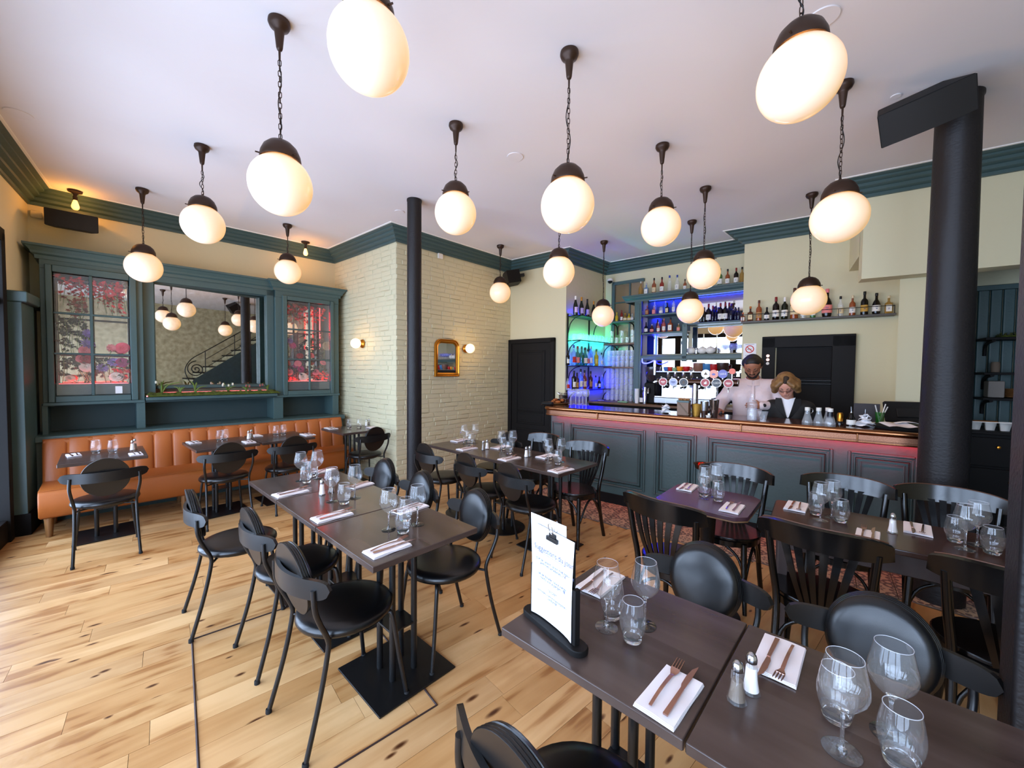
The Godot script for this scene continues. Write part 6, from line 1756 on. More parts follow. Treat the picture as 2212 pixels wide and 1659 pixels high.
func bottles() -> void:
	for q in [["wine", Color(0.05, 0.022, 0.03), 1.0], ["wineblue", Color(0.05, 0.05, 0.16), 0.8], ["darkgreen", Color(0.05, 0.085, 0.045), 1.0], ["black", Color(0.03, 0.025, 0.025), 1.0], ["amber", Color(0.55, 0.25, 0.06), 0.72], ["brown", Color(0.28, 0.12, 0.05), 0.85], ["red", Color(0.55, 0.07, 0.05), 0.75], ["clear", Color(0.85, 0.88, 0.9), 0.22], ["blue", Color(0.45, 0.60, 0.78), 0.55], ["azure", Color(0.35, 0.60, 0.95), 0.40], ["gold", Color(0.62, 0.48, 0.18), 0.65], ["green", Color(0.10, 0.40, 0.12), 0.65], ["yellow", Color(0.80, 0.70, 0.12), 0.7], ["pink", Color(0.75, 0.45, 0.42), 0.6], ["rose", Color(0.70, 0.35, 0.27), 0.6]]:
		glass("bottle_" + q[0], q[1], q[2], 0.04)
	for q in [["black", Color(0.04, 0.04, 0.04)], ["red", Color(0.48, 0.08, 0.07)], ["gold", Color(0.75, 0.52, 0.18)], ["white", Color(0.88, 0.88, 0.87)], ["steel", Color(0.7, 0.7, 0.7)], ["blue", Color(0.15, 0.25, 0.60)], ["green", Color(0.10, 0.32, 0.12)], ["amber", Color(0.70, 0.38, 0.10)], ["brown", Color(0.30, 0.16, 0.08)], ["cream", Color(0.82, 0.76, 0.62)], ["pink", Color(0.85, 0.45, 0.47)], ["yellow", Color(0.85, 0.75, 0.12)], ["rose", Color(0.72, 0.45, 0.36)]]:
		mat("cap_" + q[0], q[1], 0.4, 0.5 if q[0] in ["gold", "steel"] else 0.0)
	for q in [["white", Color(0.88, 0.87, 0.84)], ["cream", Color(0.85, 0.77, 0.60)], ["tan", Color(0.66, 0.48, 0.28)], ["pink", Color(0.86, 0.50, 0.48)], ["lilac", Color(0.72, 0.66, 0.88)], ["red", Color(0.70, 0.15, 0.12)], ["gold", Color(0.75, 0.58, 0.25)], ["yellow", Color(0.88, 0.75, 0.20)]]:
		mat("label_" + q[0], q[1], 0.7)
	for q in [
		["S", 2.765, "on the back bar's top shelf", [[0.713, 0.2, 0.233, "bulb", "gold", "steel", "none", "olive gold twisted bottle, leftmost"],
			[0.804, 0.2, 0.196, "square", "blue", "steel", "white", "pale blue square bottle, second from left"],
			[0.925, 0.2, 0.255, "spirit", "amber", "black", "cream", "amber whisky bottle, cream label, third from left"],
			[1.047, 0.2, 0.252, "spirit", "red", "black", "white", "red bitter bottle, white label, fourth from left"],
			[1.162, 0.2, 0.261, "tall", "clear", "blue", "none", "clear bottle, blue neck, fifth from left"],
			[1.275, 0.2, 0.251, "spirit", "clear", "blue", "white", "clear gin bottle, round label, sixth from left"],
			[1.388, 0.2, 0.174, "spirit", "amber", "black", "white", "half hidden amber bottle, seventh from left"],
			[1.86, 0.2, 0.258, "spirit", "green", "green", "white", "green glass bottle, eighth from left"],
			[1.957, 0.2, 0.233, "spirit", "amber", "black", "white", "amber rum bottle, ninth from left"],
			[2.063, 0.2, 0.233, "wine", "wine", "red", "white", "dark wine bottle, red cap, tenth from left"],
			[2.134, 0.2, 0.234, "spirit", "gold", "black", "none", "last tall bottle, rightmost"]]],
		["S", 2.452, "on the back bar's upper left shelf", [[0.721, 0.19, 0.131, "square", "clear", "black", "white", "small square clear bottle, leftmost"],
			[0.82, 0.19, 0.152, "square", "amber", "amber", "tan", "tan squat bottle, second from left"],
			[0.904, 0.1, 0.22, "tall", "clear", "steel", "none", "tall clear bottle at the rear, third from left"],
			[0.928, 0.19, 0.139, "square", "pink", "steel", "pink", "pinkish brown squat bottle, fourth from left"],
			[1.038, 0.19, 0.12, "jar", "clear", "black", "white", "squat jar, white label, fifth from left"],
			[1.077, 0.1, 0.211, "tall", "blue", "steel", "none", "blue glinting bottle at the rear, sixth from left"],
			[1.131, 0.19, 0.165, "square", "darkgreen", "black", "cream", "dark green square bottle, seventh from left"],
			[1.227, 0.19, 0.209, "tall", "clear", "blue", "white", "tall clear bottle, blue label, rightmost"]]],
		["S", 2.168, "on the back bar's lower left shelf", [[0.721, 0.19, 0.174, "spirit", "clear", "steel", "white", "clear bottle, white foot label, leftmost"],
			[0.807, 0.19, 0.175, "bulb", "black", "black", "white", "black and white round bottle, second from left"],
			[0.901, 0.19, 0.138, "bulb", "brown", "steel", "pink", "brown bottle, salmon label, third from left"],
			[0.957, 0.1, 0.219, "tall", "brown", "black", "none", "dark slim bottle at the rear, fourth from left"],
			[1.003, 0.19, 0.164, "spirit", "pink", "steel", "white", "pale pink bottle, fifth from left"],
			[1.033, 0.1, 0.205, "tall", "amber", "black", "none", "brown slim bottle at the rear, sixth from left"],
			[1.087, 0.19, 0.213, "spirit", "rose", "rose", "white", "rose spirit bottle, seventh from left"],
			[1.185, 0.19, 0.218, "square", "amber", "black", "white", "amber square bottle, white label, eighth from left"],
			[1.308, 0.19, 0.123, "square", "gold", "steel", "pink", "pale gold bottle, pink label, rightmost"]]],
		["S", 2.275, "on the back bar's wine shelf", [[1.617, 0.17, 0.201, "wine", "wine", "black", "none", "dark wine bottle, leftmost"],
			[1.657, 0.17, 0.226, "wine", "wine", "black", "none", "dark wine bottle behind a lamp, second from left"],
			[1.715, 0.17, 0.27, "wine", "wine", "red", "white", "dark wine bottle, low label, third from left"],
			[1.759, 0.12, 0.245, "wine", "wineblue", "red", "none", "blue glinting wine bottle, fourth from left"],
			[1.793, 0.09, 0.241, "wine", "wineblue", "black", "none", "blue glinting wine bottle at the rear, fifth from left"],
			[1.871, 0.17, 0.267, "wine", "wine", "red", "white", "wine bottle, big white label, sixth from left"],
			[1.932, 0.17, 0.264, "wine", "wine", "red", "white", "wine bottle beside its twin, seventh from left"],
			[1.965, 0.09, 0.272, "wine", "wineblue", "red", "none", "tall wine bottle at the rear, eighth from left"],
			[2.007, 0.17, 0.217, "wine", "wineblue", "black", "none", "deep blue lit wine bottle, ninth from left"],
			[2.05, 0.12, 0.197, "wine", "wineblue", "black", "none", "second deep blue lit wine bottle, tenth from left"],
			[2.099, 0.17, 0.183, "wine", "wineblue", "black", "none", "last blue lit wine bottle, rightmost"]]],
		["S", 2.385, "on the short niche shelf", [[0.291, 0.16, 0.162, "spirit", "yellow", "yellow", "none", "small yellow capped bottle, leftmost"],
			[0.378, 0.16, 0.188, "tall", "red", "red", "white", "small red bottle, second from left"],
			[0.44, 0.16, 0.135, "bulb", "gold", "gold", "cream", "small gold foil bottle, third from left"],
			[0.507, 0.16, 0.125, "bulb", "yellow", "gold", "cream", "small yellow bottle, fourth from left"],
			[0.561, 0.16, 0.12, "spirit", "clear", "steel", "white", "small clear bottle, rightmost"]]],
		["N", 2.415, "on the topmost iron shelf", [[0.054, 0.14, 0.294, "champ", "darkgreen", "white", "lilac", "champagne bottle, white neck foil, leftmost"],
			[0.21, 0.14, 0.299, "champ", "darkgreen", "gold", "lilac", "champagne bottle, gold neck foil, second from left"],
			[0.37, 0.14, 0.29, "champ", "darkgreen", "black", "lilac", "champagne bottle, black neck foil, third from left"],
			[0.551, 0.14, 0.279, "champ", "darkgreen", "gold", "none", "champagne bottle half behind a lamp, rightmost"]]],
		["N", 1.645, "on the third iron shelf", [[-0.125, 0.14, 0.224, "wine", "black", "black", "white", "black slim bottle, leftmost"],
			[0.024, 0.14, 0.316, "spirit", "azure", "blue", "red", "large azure clear bottle, second from left"],
			[0.125, 0.14, 0.301, "spirit", "green", "red", "pink", "green bottle, red cap, third from left"],
			[0.235, 0.14, 0.303, "spirit", "green", "green", "none", "bright green bottle, fourth from left"],
			[0.325, 0.14, 0.29, "bulb", "green", "black", "white", "green bottle, round white label, fifth from left"],
			[0.404, 0.14, 0.266, "spirit", "clear", "black", "pink", "clear bottle, pink label, sixth from left"],
			[0.487, 0.14, 0.318, "tall", "azure", "steel", "white", "tall azure bottle, seventh from left"],
			[0.551, 0.08, 0.278, "wine", "black", "black", "none", "black bottle at the upright, eighth from left"],
			[0.652, 0.14, 0.277, "spirit", "yellow", "green", "yellow", "yellow green cordial bottle, ninth from left"],
			[0.722, 0.09, 0.264, "spirit", "brown", "black", "white", "brown cordial bottle, tenth from left"],
			[0.808, 0.14, 0.225, "spirit", "clear", "black", "white", "short clear bottle, rightmost"]]],
		["N", 1.27, "on the lowest iron shelf", [[-0.117, 0.14, 0.206, "bulb", "clear", "black", "red", "clear bottle, red foot label, leftmost"],
			[0.039, 0.14, 0.293, "wine", "black", "black", "white", "black wine bottle, second from left"],
			[0.119, 0.14, 0.263, "wine", "brown", "black", "gold", "brown bottle, gold label, third from left"],
			[0.216, 0.14, 0.321, "spirit", "azure", "black", "white", "clear blue lit bottle, fourth from left"],
			[0.322, 0.14, 0.304, "spirit", "amber", "black", "cream", "bottle, cream label, fifth from left"],
			[0.397, 0.09, 0.284, "wine", "green", "black", "none", "green bottle, sixth from left"],
			[0.494, 0.14, 0.291, "spirit", "brown", "black", "tan", "brown bottle, tan label, seventh from left"],
			[0.645, 0.14, 0.219, "spirit", "azure", "black", "white", "short blue lit bottle, eighth from left"],
			[0.751, 0.14, 0.202, "bulb", "black", "black", "white", "short dark bottle, white label, ninth from left"],
			[0.845, 0.14, 0.231, "spirit", "azure", "steel", "none", "last blue lit bottle, rightmost"]]],
		["R", 2.216, "on the ledge above the hatch", [[0.269, 0.075, 0.12, "square", "amber", "amber", "white", "small square amber bottle, leftmost"],
			[0.352, 0.075, 0.192, "square", "brown", "amber", "cream", "orange liqueur bottle, cream label, second from left"],
			[0.445, 0.075, 0.262, "spirit", "amber", "brown", "tan", "tall amber bottle, third from left"],
			[0.531, 0.075, 0.167, "bulb", "black", "black", "white", "dark round bottle, white label, fourth from left"],
			[0.625, 0.075, 0.286, "wine", "wine", "red", "white", "dark bottle, red cap, fifth from left"],
			[0.716, 0.075, 0.275, "wine", "darkgreen", "white", "white", "dark green bottle, white cap, sixth from left"],
			[0.813, 0.075, 0.376, "spirit", "amber", "brown", "cream", "tall amber bottle behind a globe lamp, seventh from left"],
			[0.904, 0.075, 0.231, "spirit", "clear", "steel", "white", "bottle hidden behind a globe lamp, eighth from left"],
			[0.995, 0.075, 0.222, "spirit", "green", "black", "white", "green bottle beside a globe lamp, ninth from left"],
			[1.126, 0.075, 0.331, "bulb", "wine", "pink", "pink", "big dark bottle, pink foil, tenth from left"],
			[1.249, 0.075, 0.232, "spirit", "clear", "black", "cream", "clear gin bottle, cream label, eleventh from left"],
			[1.355, 0.075, 0.231, "spirit", "amber", "cream", "white", "amber cognac bottle, twelfth from left"],
			[1.458, 0.075, 0.265, "spirit", "black", "black", "gold", "black cream liqueur bottle, thirteenth from left"],
			[1.558, 0.075, 0.237, "bulb", "black", "black", "white", "black bottle, white label, fourteenth from left"],
			[1.659, 0.075, 0.198, "square", "gold", "cream", "white", "yellow square bottle, cream stopper, rightmost"]]],
	]:
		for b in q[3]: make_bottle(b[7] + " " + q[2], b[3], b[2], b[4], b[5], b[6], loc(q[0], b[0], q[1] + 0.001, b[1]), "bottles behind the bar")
	shelf_glasses()

func shelf_glasses() -> void:
	# stacked bar glasses, upturned stems, mugs and white cups
	mats.frost = glass("frost", Color(0.93, 0.96, 1.0), 0.16, 0.04)
	var tm := MB.new().lathe([Vector2(0.026, 0.0), Vector2(0.029, 0.004), Vector2(0.0365, 0.088), Vector2(0.035, 0.088), Vector2(0.027, 0.010), Vector2(0, 0.010)], 18).mesh()
	var tb := MB.new().lathe([Vector2(0, 0.0), Vector2(0.026, 0.0), Vector2(0.027, 0.012), Vector2(0, 0.013)], 18).mesh()
	var tr := MB.new().lathe([Vector2(0.0358, 0.086), Vector2(0.0368, 0.088), Vector2(0.0358, 0.090)], 18).mesh()
	var proto: Node3D = null
	# columns along the short niche shelves; rows stacked upwards
	for w in [["S", 0.155, 1.636, 6, 3, "clear tumbler stacked on the lowest short shelf of the niche"], ["S", 0.145, 1.0735, 6, 6, "clear tumbler stacked six high on the counter below the niche shelves"]]:
		for c in w[3]:
			for d in 2:
				for k in w[4]:
					var p := Vector3(w[1] + c * 0.081 + d * 0.02, w[2] + k * 0.0905, 0.10 + d * 0.095)
					var xf: Transform3D = FR[w[0]] * Transform3D(Basis(), p)
					if proto == null:
						proto = thing("stacked_tumbler", w[5], "glass", xf, w[5].replace("tumbler", "tumblers"))
						part(proto, "body", tm, mats.frost)
						part(proto, "base", tb, mats.rim_glass)
						part(proto, "rim", tr, mats.rim_glass)
					else:
						copy(proto, w[5], xf, w[5].replace("tumbler", "tumblers"))
	# beer mugs
	var mug: Node3D = null
	for c in 5:
		for k in (2 if c in [0, 2, 4] else 1):
			var xf := loc("S", 0.19 + c * 0.092, 2.021 + k * 0.112, 0.13, -50.0)
			if mug == null:
				mug = thing("beer_mug", "clear handled beer mug on the middle short shelf of the niche", "mug", xf, "beer mugs in the niche")
				part(mug, "body", MB.new().lathe([Vector2(0, 0), Vector2(0.033, 0), Vector2(0.036, 0.006), Vector2(0.034, 0.05), Vector2(0.038, 0.108), Vector2(0.0355, 0.108), Vector2(0.031, 0.05), Vector2(0.031, 0.014), Vector2(0, 0.014)], 18), mats.frost)
				part(mug, "handle", MB.new().tube(curve([Vector3(0.035, 0.09, 0), Vector3(0.062, 0.085, 0), Vector3(0.066, 0.045, 0), Vector3(0.035, 0.025, 0)], 10), 0.006, 8), mats.rim_glass)
			else: copy(mug, "clear handled beer mug on the middle short shelf of the niche", xf, "beer mugs in the niche")
	# upturned balloon glasses on the turquoise shelf
	var up: Node3D = null
	for c in 11:
		for d in 2:
			var xf := loc("N", 0.12 + c * 0.092, 2.036, 0.075 + d * 0.105)
			if up == null:
				up = thing("upturned_glass", "upturned stemless glass glowing turquoise on the second iron shelf", "glass", xf, "turquoise lit glasses")
				part(up, "body", MB.new().lathe([Vector2(0.036, 0), Vector2(0.041, 0.03), Vector2(0.037, 0.075), Vector2(0.022, 0.105), Vector2(0, 0.108)], 18), mats.frost)
				part(up, "rim", MB.new().lathe([Vector2(0.0355, 0), Vector2(0.0375, 0.001), Vector2(0.0368, 0.004)], 18), mats.rim_glass)
			else: copy(up, "upturned stemless glass glowing turquoise on the second iron shelf", xf, "turquoise lit glasses")
	# the low shelf of the back bar: white cups, a steel jug, blue-lit glasses
	var k := 0
	for s in [1.486, 1.644, 1.754]:
		var o := thing("teapot", ["first white teapot from the left on the low mirror shelf", "middle white teapot on the low mirror shelf, right of the steel jug", "white teapot nearest the blue glasses on the low mirror shelf"][k], "teapot", loc("S", s, 1.829, 0.17))
		part(o, "body", MB.new().lathe([Vector2(0, 0), Vector2(0.034, 0), Vector2(0.058, 0.025), Vector2(0.064, 0.05), Vector2(0.054, 0.078), Vector2(0.03, 0.092), Vector2(0, 0.094)], 22), mats.white_plastic)
		part(o, "lid", MB.new().lathe([Vector2(0.028, 0.092), Vector2(0.020, 0.100), Vector2(0.006, 0.103), Vector2(0.009, 0.112), Vector2(0, 0.116)], 14), mats.white_plastic)
		part(o, "spout", MB.new().tube([Vector3(-0.05, 0.045, 0), Vector3(-0.075, 0.06, 0), Vector3(-0.09, 0.085, 0)], [0.016, 0.011, 0.008], 8), mats.white_plastic)
		k += 1
	var j := thing("milk_jug", "small steel jug between white teapots on the low mirror shelf", "jug", loc("S", 1.563, 1.829, 0.17))
	part(j, "body", MB.new().lathe([Vector2(0, 0), Vector2(0.028, 0), Vector2(0.031, 0.02), Vector2(0.022, 0.055), Vector2(0.026, 0.066), Vector2(0.022, 0.064), Vector2(0, 0.01)], 18), mats.steel)
	part(j, "handle", MB.new().tube(curve([Vector3(0.022, 0.055, 0), Vector3(0.042, 0.05, 0), Vector3(0.03, 0.018, 0)], 8), 0.003, 6), mats.steel)
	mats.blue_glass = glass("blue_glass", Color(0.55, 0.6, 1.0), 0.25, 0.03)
	var bg: Node3D = null
	for c in 7:
		for d in 2:
			var xf := loc("S", 1.877 + c * 0.076, 1.829, 0.21 - d * 0.09)
			if bg == null:
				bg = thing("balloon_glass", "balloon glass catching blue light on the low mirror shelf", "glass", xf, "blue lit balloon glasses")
				part(bg, "bowl", MB.new().lathe([Vector2(0.004, 0.055), Vector2(0.022, 0.062), Vector2(0.036, 0.085), Vector2(0.036, 0.105), Vector2(0.029, 0.135)], 18), mats.blue_glass)
				part(bg, "stem", MB.new().lathe([Vector2(0, 0), Vector2(0.03, 0), Vector2(0.028, 0.002), Vector2(0.004, 0.006), Vector2(0.004, 0.056), Vector2(0, 0.058)], 14), mats.rim_glass)
			else: copy(bg, "balloon glass catching blue light on the low mirror shelf", xf, "blue lit balloon glasses")

func bar_things() -> void:
	var Y := 1.105
	# tap tower
	var o := thing("beer_tap", "chrome beer tap tower with six round badges on the bar", "beer tap", loc("BAR", 0, 0, -0.24))
	var s0: float = 0.619
	var s1: float = 1.433
	var sp: float = 1.023
	var yb: float = 1.449
	part(o, "pillar", MB.new().lathe([Vector2(0.055, 1.106), Vector2(0.055, 1.12), Vector2(0.036, 1.135), Vector2(0.032, 1.2), Vector2(0.032, yb)], 28, mv(sp, 0, 0)), mats.steel)
	part(o, "crossbar", MB.new().tube([Vector3(s0, yb, 0), Vector3(s1, yb, 0)], 0.036, 24), mats.tap_bronze)
	for s in [s0, s1]: part(o, "end_cap", MB.new().ball(Vector3(s, yb, 0), Vector3(0.012, 0.037, 0.037), 16, 10), mats.steel)
	var cols := ["badge_red", "badge_pale", "badge_dark", "badge_red", "badge_navy", "badge_red"]
	var xs := [0.691, 0.802, 0.912, 1.13, 1.239, 1.35]
	var fw := Basis(Vector3.RIGHT, PI / 2)
	for k in 6:
		var p := Vector3(xs[k], yb - 0.004, 0.040)
		var b := part(o, "badge", MB.new().lathe([Vector2(0, 0.0), Vector2(0.047, 0.0), Vector2(0.047, 0.006), Vector2(0.040, 0.008), Vector2(0.040, 0.006), Vector2(0, 0.006)], 30, Transform3D(fw, p)), mats.white_plastic)
		part(b, "face", MB.new().lathe([Vector2(0.0, 0.0068), Vector2(0.0395, 0.0068), Vector2(0.0395, 0.0060)], 30, Transform3D(fw, p)), mats[cols[k]])
		if k == 4: text(b, "lettering", "1664", 0.030, mats.white_plastic, Transform3D(Basis(Vector3(0, 0, 1), 0.10), p + Vector3(0, 0.0, 0.0078)), "Droid Serif", 0.0006)
		elif k == 3: part(b, "emblem", MB.new().ball(p + Vector3(0.002, -0.004, 0.007), Vector3(0.016, 0.011, 0.001), 12, 6).ball(p + Vector3(0.008, 0.010, 0.007), Vector3(0.007, 0.007, 0.001), 10, 6), mats.white_plastic)
		elif k == 2: part(b, "emblem", MB.new().ext(PackedVector2Array([Vector2(-0.014, -0.004), Vector2(0.014, -0.004), Vector2(0, 0.018)]), 0.0, 0.0012, mv(p.x, p.y, p.z + 0.007)).box(p + Vector3(0, -0.014, 0.0075), Vector3(0.034, 0.005, 0.001)), mats.pepper)
		else: part(b, "emblem", MB.new().box(p + Vector3(0, 0.002, 0.0075), Vector3(0.046, 0.009, 0.001)).box(p + Vector3(0, -0.012, 0.0075), Vector3(0.028, 0.004, 0.001)), mats.white_plastic if k != 1 else mats.ink)
		part(o, "spout", MB.new().tube(curve([p + Vector3(0, -0.03, -0.03), p + Vector3(0, -0.055, -0.005), p + Vector3(0, -0.095, 0.0)], 6), 0.0065, 8), mats.steel)
	for w in [[0.733, "steel"], [0.811, "steel"], [0.898, "steel"], [0.98, "steel"]]:
		part(o, "tap_handle", MB.new().lathe([Vector2(0.008, yb + 0.03), Vector2(0.012, yb + 0.05), Vector2(0.016, yb + 0.055), Vector2(0.016, yb + 0.105), Vector2(0, yb + 0.108)], 14, mv(w[0], 0, 0)), mats[w[1]])
	var tops := [[1.125, 0.092, "brushed_steel"], [1.202, 0.090, "badge_peach"], [1.289, 0.092, "badge_lilac"], [1.376, 0.120, "badge_orange"]]
	for k in 4:
		var w = tops[k]
		var r := 0.045 if k < 3 else 0.030
		var p := Vector3(w[0], yb + w[1], 0.0)
		var b := part(o, "handle_badge", MB.new().lathe([Vector2(0, -0.006), Vector2(r, -0.006), Vector2(r, 0.006), Vector2(0, 0.006)], 28, Transform3D(fw, p)), mats[w[2]])
		part(b, "handle_neck", MB.new().tube([Vector3(w[0], yb + 0.02, 0), Vector3(w[0], yb + w[1] - r, 0)], 0.010, 10), mats.steel)
		if k == 2: text(b, "lettering", "1664", 0.028, mats.white_plastic, Transform3D(Basis(Vector3(0, 0, 1), 0.08), p + Vector3(0, 0, 0.0065)), "Droid Serif", 0.0006)
		elif k == 1: part(b, "emblem", MB.new().ball(p + Vector3(0, -0.003, 0.006), Vector3(0.018, 0.012, 0.001), 12, 6), mats.badge_lilac)
		elif k == 0: part(b, "emblem", MB.new().ext(PackedVector2Array([Vector2(-0.02, -0.012), Vector2(0.02, -0.012), Vector2(0, 0.02)]), 0.0, 0.001, mv(p.x, p.y, p.z + 0.006)), mats.pepper)
	# left end: wooden board with pastries, a jar of cutlery, a dark box, balloon glasses
	o = thing("serving_board", "round wooden board of pastries at the left end of the bar", "board", mv_on(Vector3(0.625, 1.105, -5.508)))
	part(o, "board", MB.new().lathe([Vector2(0, 0), Vector2(0.13, 0), Vector2(0.165, 0.012), Vector2(0.168, 0.018), Vector2(0.16, 0.018), Vector2(0.12, 0.01), Vector2(0, 0.01)], 32), mats.oak_leg)
	var r := RandomNumberGenerator.new()
	r.seed = 17
	for k in 8:
		var a := TAU * k / 8 + 0.3
		solo("pastry", "golden brown pastry heaped on the round wooden board", "pastry", MB.new().ball(Vector3.ZERO, Vector3(0.040, 0.020, 0.024), 10, 6), mat("pastry", Color(0.62, 0.34, 0.12), 0.6), Transform3D(Basis(Vector3.UP, a * 1.7), o.position + Vector3(cos(a) * 0.075 + 0.03, 0.030 + 0.022 * (k % 2), sin(a) * 0.06)), "pastries on the board")
	o = thing("cutlery_basket", "small steel basket of spoons behind the pastries on the bar", "basket", mv_on(Vector3(0.752, 1.105, -5.852)))
	part(o, "basket", MB.new().lathe([Vector2(0, 0.0), Vector2(0.055, 0.0), Vector2(0.062, 0.10), Vector2(0.064, 0.102), Vector2(0.060, 0.10), Vector2(0.052, 0.006), Vector2(0, 0.006)], 24), mats.brushed_steel)
	for k in 9:
		var a := r.randf() * TAU
		part(o, "spoon", MB.new().tube([Vector3(cos(a) * 0.02, 0.02, sin(a) * 0.02), Vector3(cos(a) * 0.05, 0.11, sin(a) * 0.05), Vector3(cos(a) * 0.085, 0.135, sin(a) * 0.085)], [0.003, 0.003, 0.009], 6, false, 0.4), mats.steel)
	solo("napkin_box", "small dark box beside the pastry board on the bar", "box", MB.new().box(Vector3(0, 0.035, 0), Vector3(0.13, 0.07, 0.10), 0.006), mats.table_brown, yaw(Vector3(0.716, 1.105, -5.517), -38.0))
	solo("black_cloth", "black folded cloth at the very left end of the bar", "cloth", MB.new().box(Vector3(0, 0.018, 0), Vector3(0.15, 0.036, 0.12), 0.016), mats.rubber, yaw(Vector3(0.482, 1.105, -5.342), -20.0))
	var bal: Node3D = null
	for q in [[Vector3(0.803, 1.105, -5.412), "first balloon glass on the bar, nearest the pastry board"], [Vector3(0.889, 1.105, -5.536), "second balloon glass from the pastry board on the bar"], [Vector3(0.913, 1.105, -5.386), "third balloon glass from the pastry board on the bar"], [Vector3(0.981, 1.105, -5.507), "fourth balloon glass from the pastry board on the bar"], [Vector3(1.002, 1.105, -5.358), "last balloon glass of the cluster on the bar"]]:
		if bal == null:
			bal = thing("balloon_wine_glass", q[1], "wine glass", mv_on(q[0]), "balloon glasses on the bar")
			part(bal, "bowl", MB.new().lathe([Vector2(0.005, 0.10), Vector2(0.03, 0.112), Vector2(0.048, 0.14), Vector2(0.050, 0.16), Vector2(0.045, 0.185), Vector2(0.036, 0.21)], 24), mats.frost)
			part(bal, "stem", MB.new().lathe([Vector2(0, 0.004), Vector2(0.005, 0.01), Vector2(0.0045, 0.10), Vector2(0, 0.104)], 10), mats.rim_glass)
			part(bal, "foot", MB.new().lathe([Vector2(0, 0), Vector2(0.04, 0), Vector2(0.039, 0.002), Vector2(0, 0.006)], 24), mats.rim_glass)
		else: copy(bal, q[1], mv_on(q[0]), "balloon glasses on the bar")
	# receipts on spikes
	for q in [[Vector3(1.69, 1.105, -4.358), "receipts stacked on a steel spike in the middle of the bar", 0.06, 6], [Vector3(3.003, 1.105, -3.373), "creased receipts on a spike near the black tray", 0.07, 7]]:
		o = thing("receipt_spike", q[1], "receipts", mv_on(q[0]))
		part(o, "spike", MB.new().tube([Vector3(0, 0.004, 0), Vector3(0, 0.15, 0)], 0.0018, 6), mats.steel)
		part(o, "base", MB.new().lathe([Vector2(0, 0), Vector2(0.035, 0), Vector2(0.03, 0.006), Vector2(0, 0.008)], 18), mats.black_iron)
		for k in q[3]:
			var w: float = q[2] * r.randf_range(0.7, 1.1) * (1.0 - k * 0.07)
			var ph := r.randf() * 6.0
			part(o, "receipt", MB.new().sheet(func(u, v): return Vector3((u - 0.5) * 2.0 * w, 0.012 + k * 0.014 + 0.016 * sin(u * 5.0 + ph) * sin(v * 3.0 + ph), (v - 0.5) * w * 1.3), 8, 5, 0.0006), mats.paper, Transform3D(Basis(Vector3.UP, r.randf() * 3.0), Vector3.ZERO))
	# holder, ice bucket, shakers
	o = thing("cork_box", "wooden box with corks on top beside the receipts", "box", yaw(Vector3(1.813, 1.105, -4.184), -36.0))
	part(o, "box", MB.new().box(Vector3(0, 0.075, 0), Vector3(0.115, 0.15, 0.11), 0.003), mats.counter_wood)
	part(o, "band", MB.new().box(Vector3(0, 0.145, 0), Vector3(0.12, 0.022, 0.115), 0.003), mats.teal_paint)
	for k in 5: part(o, "cork", MB.new().ball(Vector3(-0.04 + k * 0.020, 0.165, 0.01 * (k % 2)), Vector3(0.018, 0.015, 0.018), 8, 6), mats.oak_leg)
	part(o, "lattice", MB.new().box(Vector3(0.0, 0.07, 0.057), Vector3(0.014, 0.17, 0.004), 0.001, Transform3D(Basis(Vector3(0, 0, 1), 0.7), Vector3(0.05, 0.02, 0))), mats.pepper)
	o = thing("brass_cup", "hammered brass tumbler standing before the tap pillar", "cup", mv_on(Vector3(1.919, 1.105, -4.128)))
	var bm := mat("hammered_brass", Color(0.72, 0.55, 0.25), 0.32, 1.0)
	bm.normal_enabled = true; bm.normal_texture = bump_tex(81, 0.09, 9.0, 256); tri_uv(bm, Vector3(6, 6, 6))
	part(o, "cup", MB.new().lathe([Vector2(0, 0), Vector2(0.038, 0), Vector2(0.041, 0.02), Vector2(0.043, 0.07), Vector2(0.050, 0.122), Vector2(0.047, 0.122), Vector2(0.040, 0.07), Vector2(0.036, 0.01), Vector2(0, 0.01)], 28), bm)
	o = thing("mixing_glass", "steel topped glass between the brass cup and the shaker", "glass", mv_on(Vector3(1.975, 1.105, -4.069)))
	part(o, "cup", MB.new().lathe([Vector2(0, 0), Vector2(0.030, 0), Vector2(0.034, 0.06), Vector2(0, 0.06)], 20), mats.table_brown)
	part(o, "rim", MB.new().lathe([Vector2(0.034, 0.06), Vector2(0.040, 0.155), Vector2(0.036, 0.155), Vector2(0.030, 0.06)], 22), mats.steel)
	o = thing("shaker_tin", "tall steel cocktail shaker tin right of the brass cup", "shaker", mv_on(Vector3(2.044, 1.105, -4.013)))
	part(o, "tin", MB.new().lathe([Vector2(0, 0), Vector2(0.032, 0), Vector2(0.034, 0.004), Vector2(0.046, 0.172), Vector2(0.0475, 0.176), Vector2(0.044, 0.174), Vector2(0.032, 0.008), Vector2(0, 0.008)], 26), mats.steel)
	solo("white_saucer", "tiny white dish between the steel cups on the bar", "dish", MB.new().lathe([Vector2(0, 0), Vector2(0.018, 0), Vector2(0.026, 0.022), Vector2(0.022, 0.020), Vector2(0, 0.008)], 18), mats.white_plastic, mv_on(Vector3(1.965, 1.105, -3.967)))
	# water carafe and glass
	o = thing("water_bottle", "clear ribbed water bottle in front of the standing man", "bottle", mv_on(Vector3(2.29, 1.105, -3.784)))
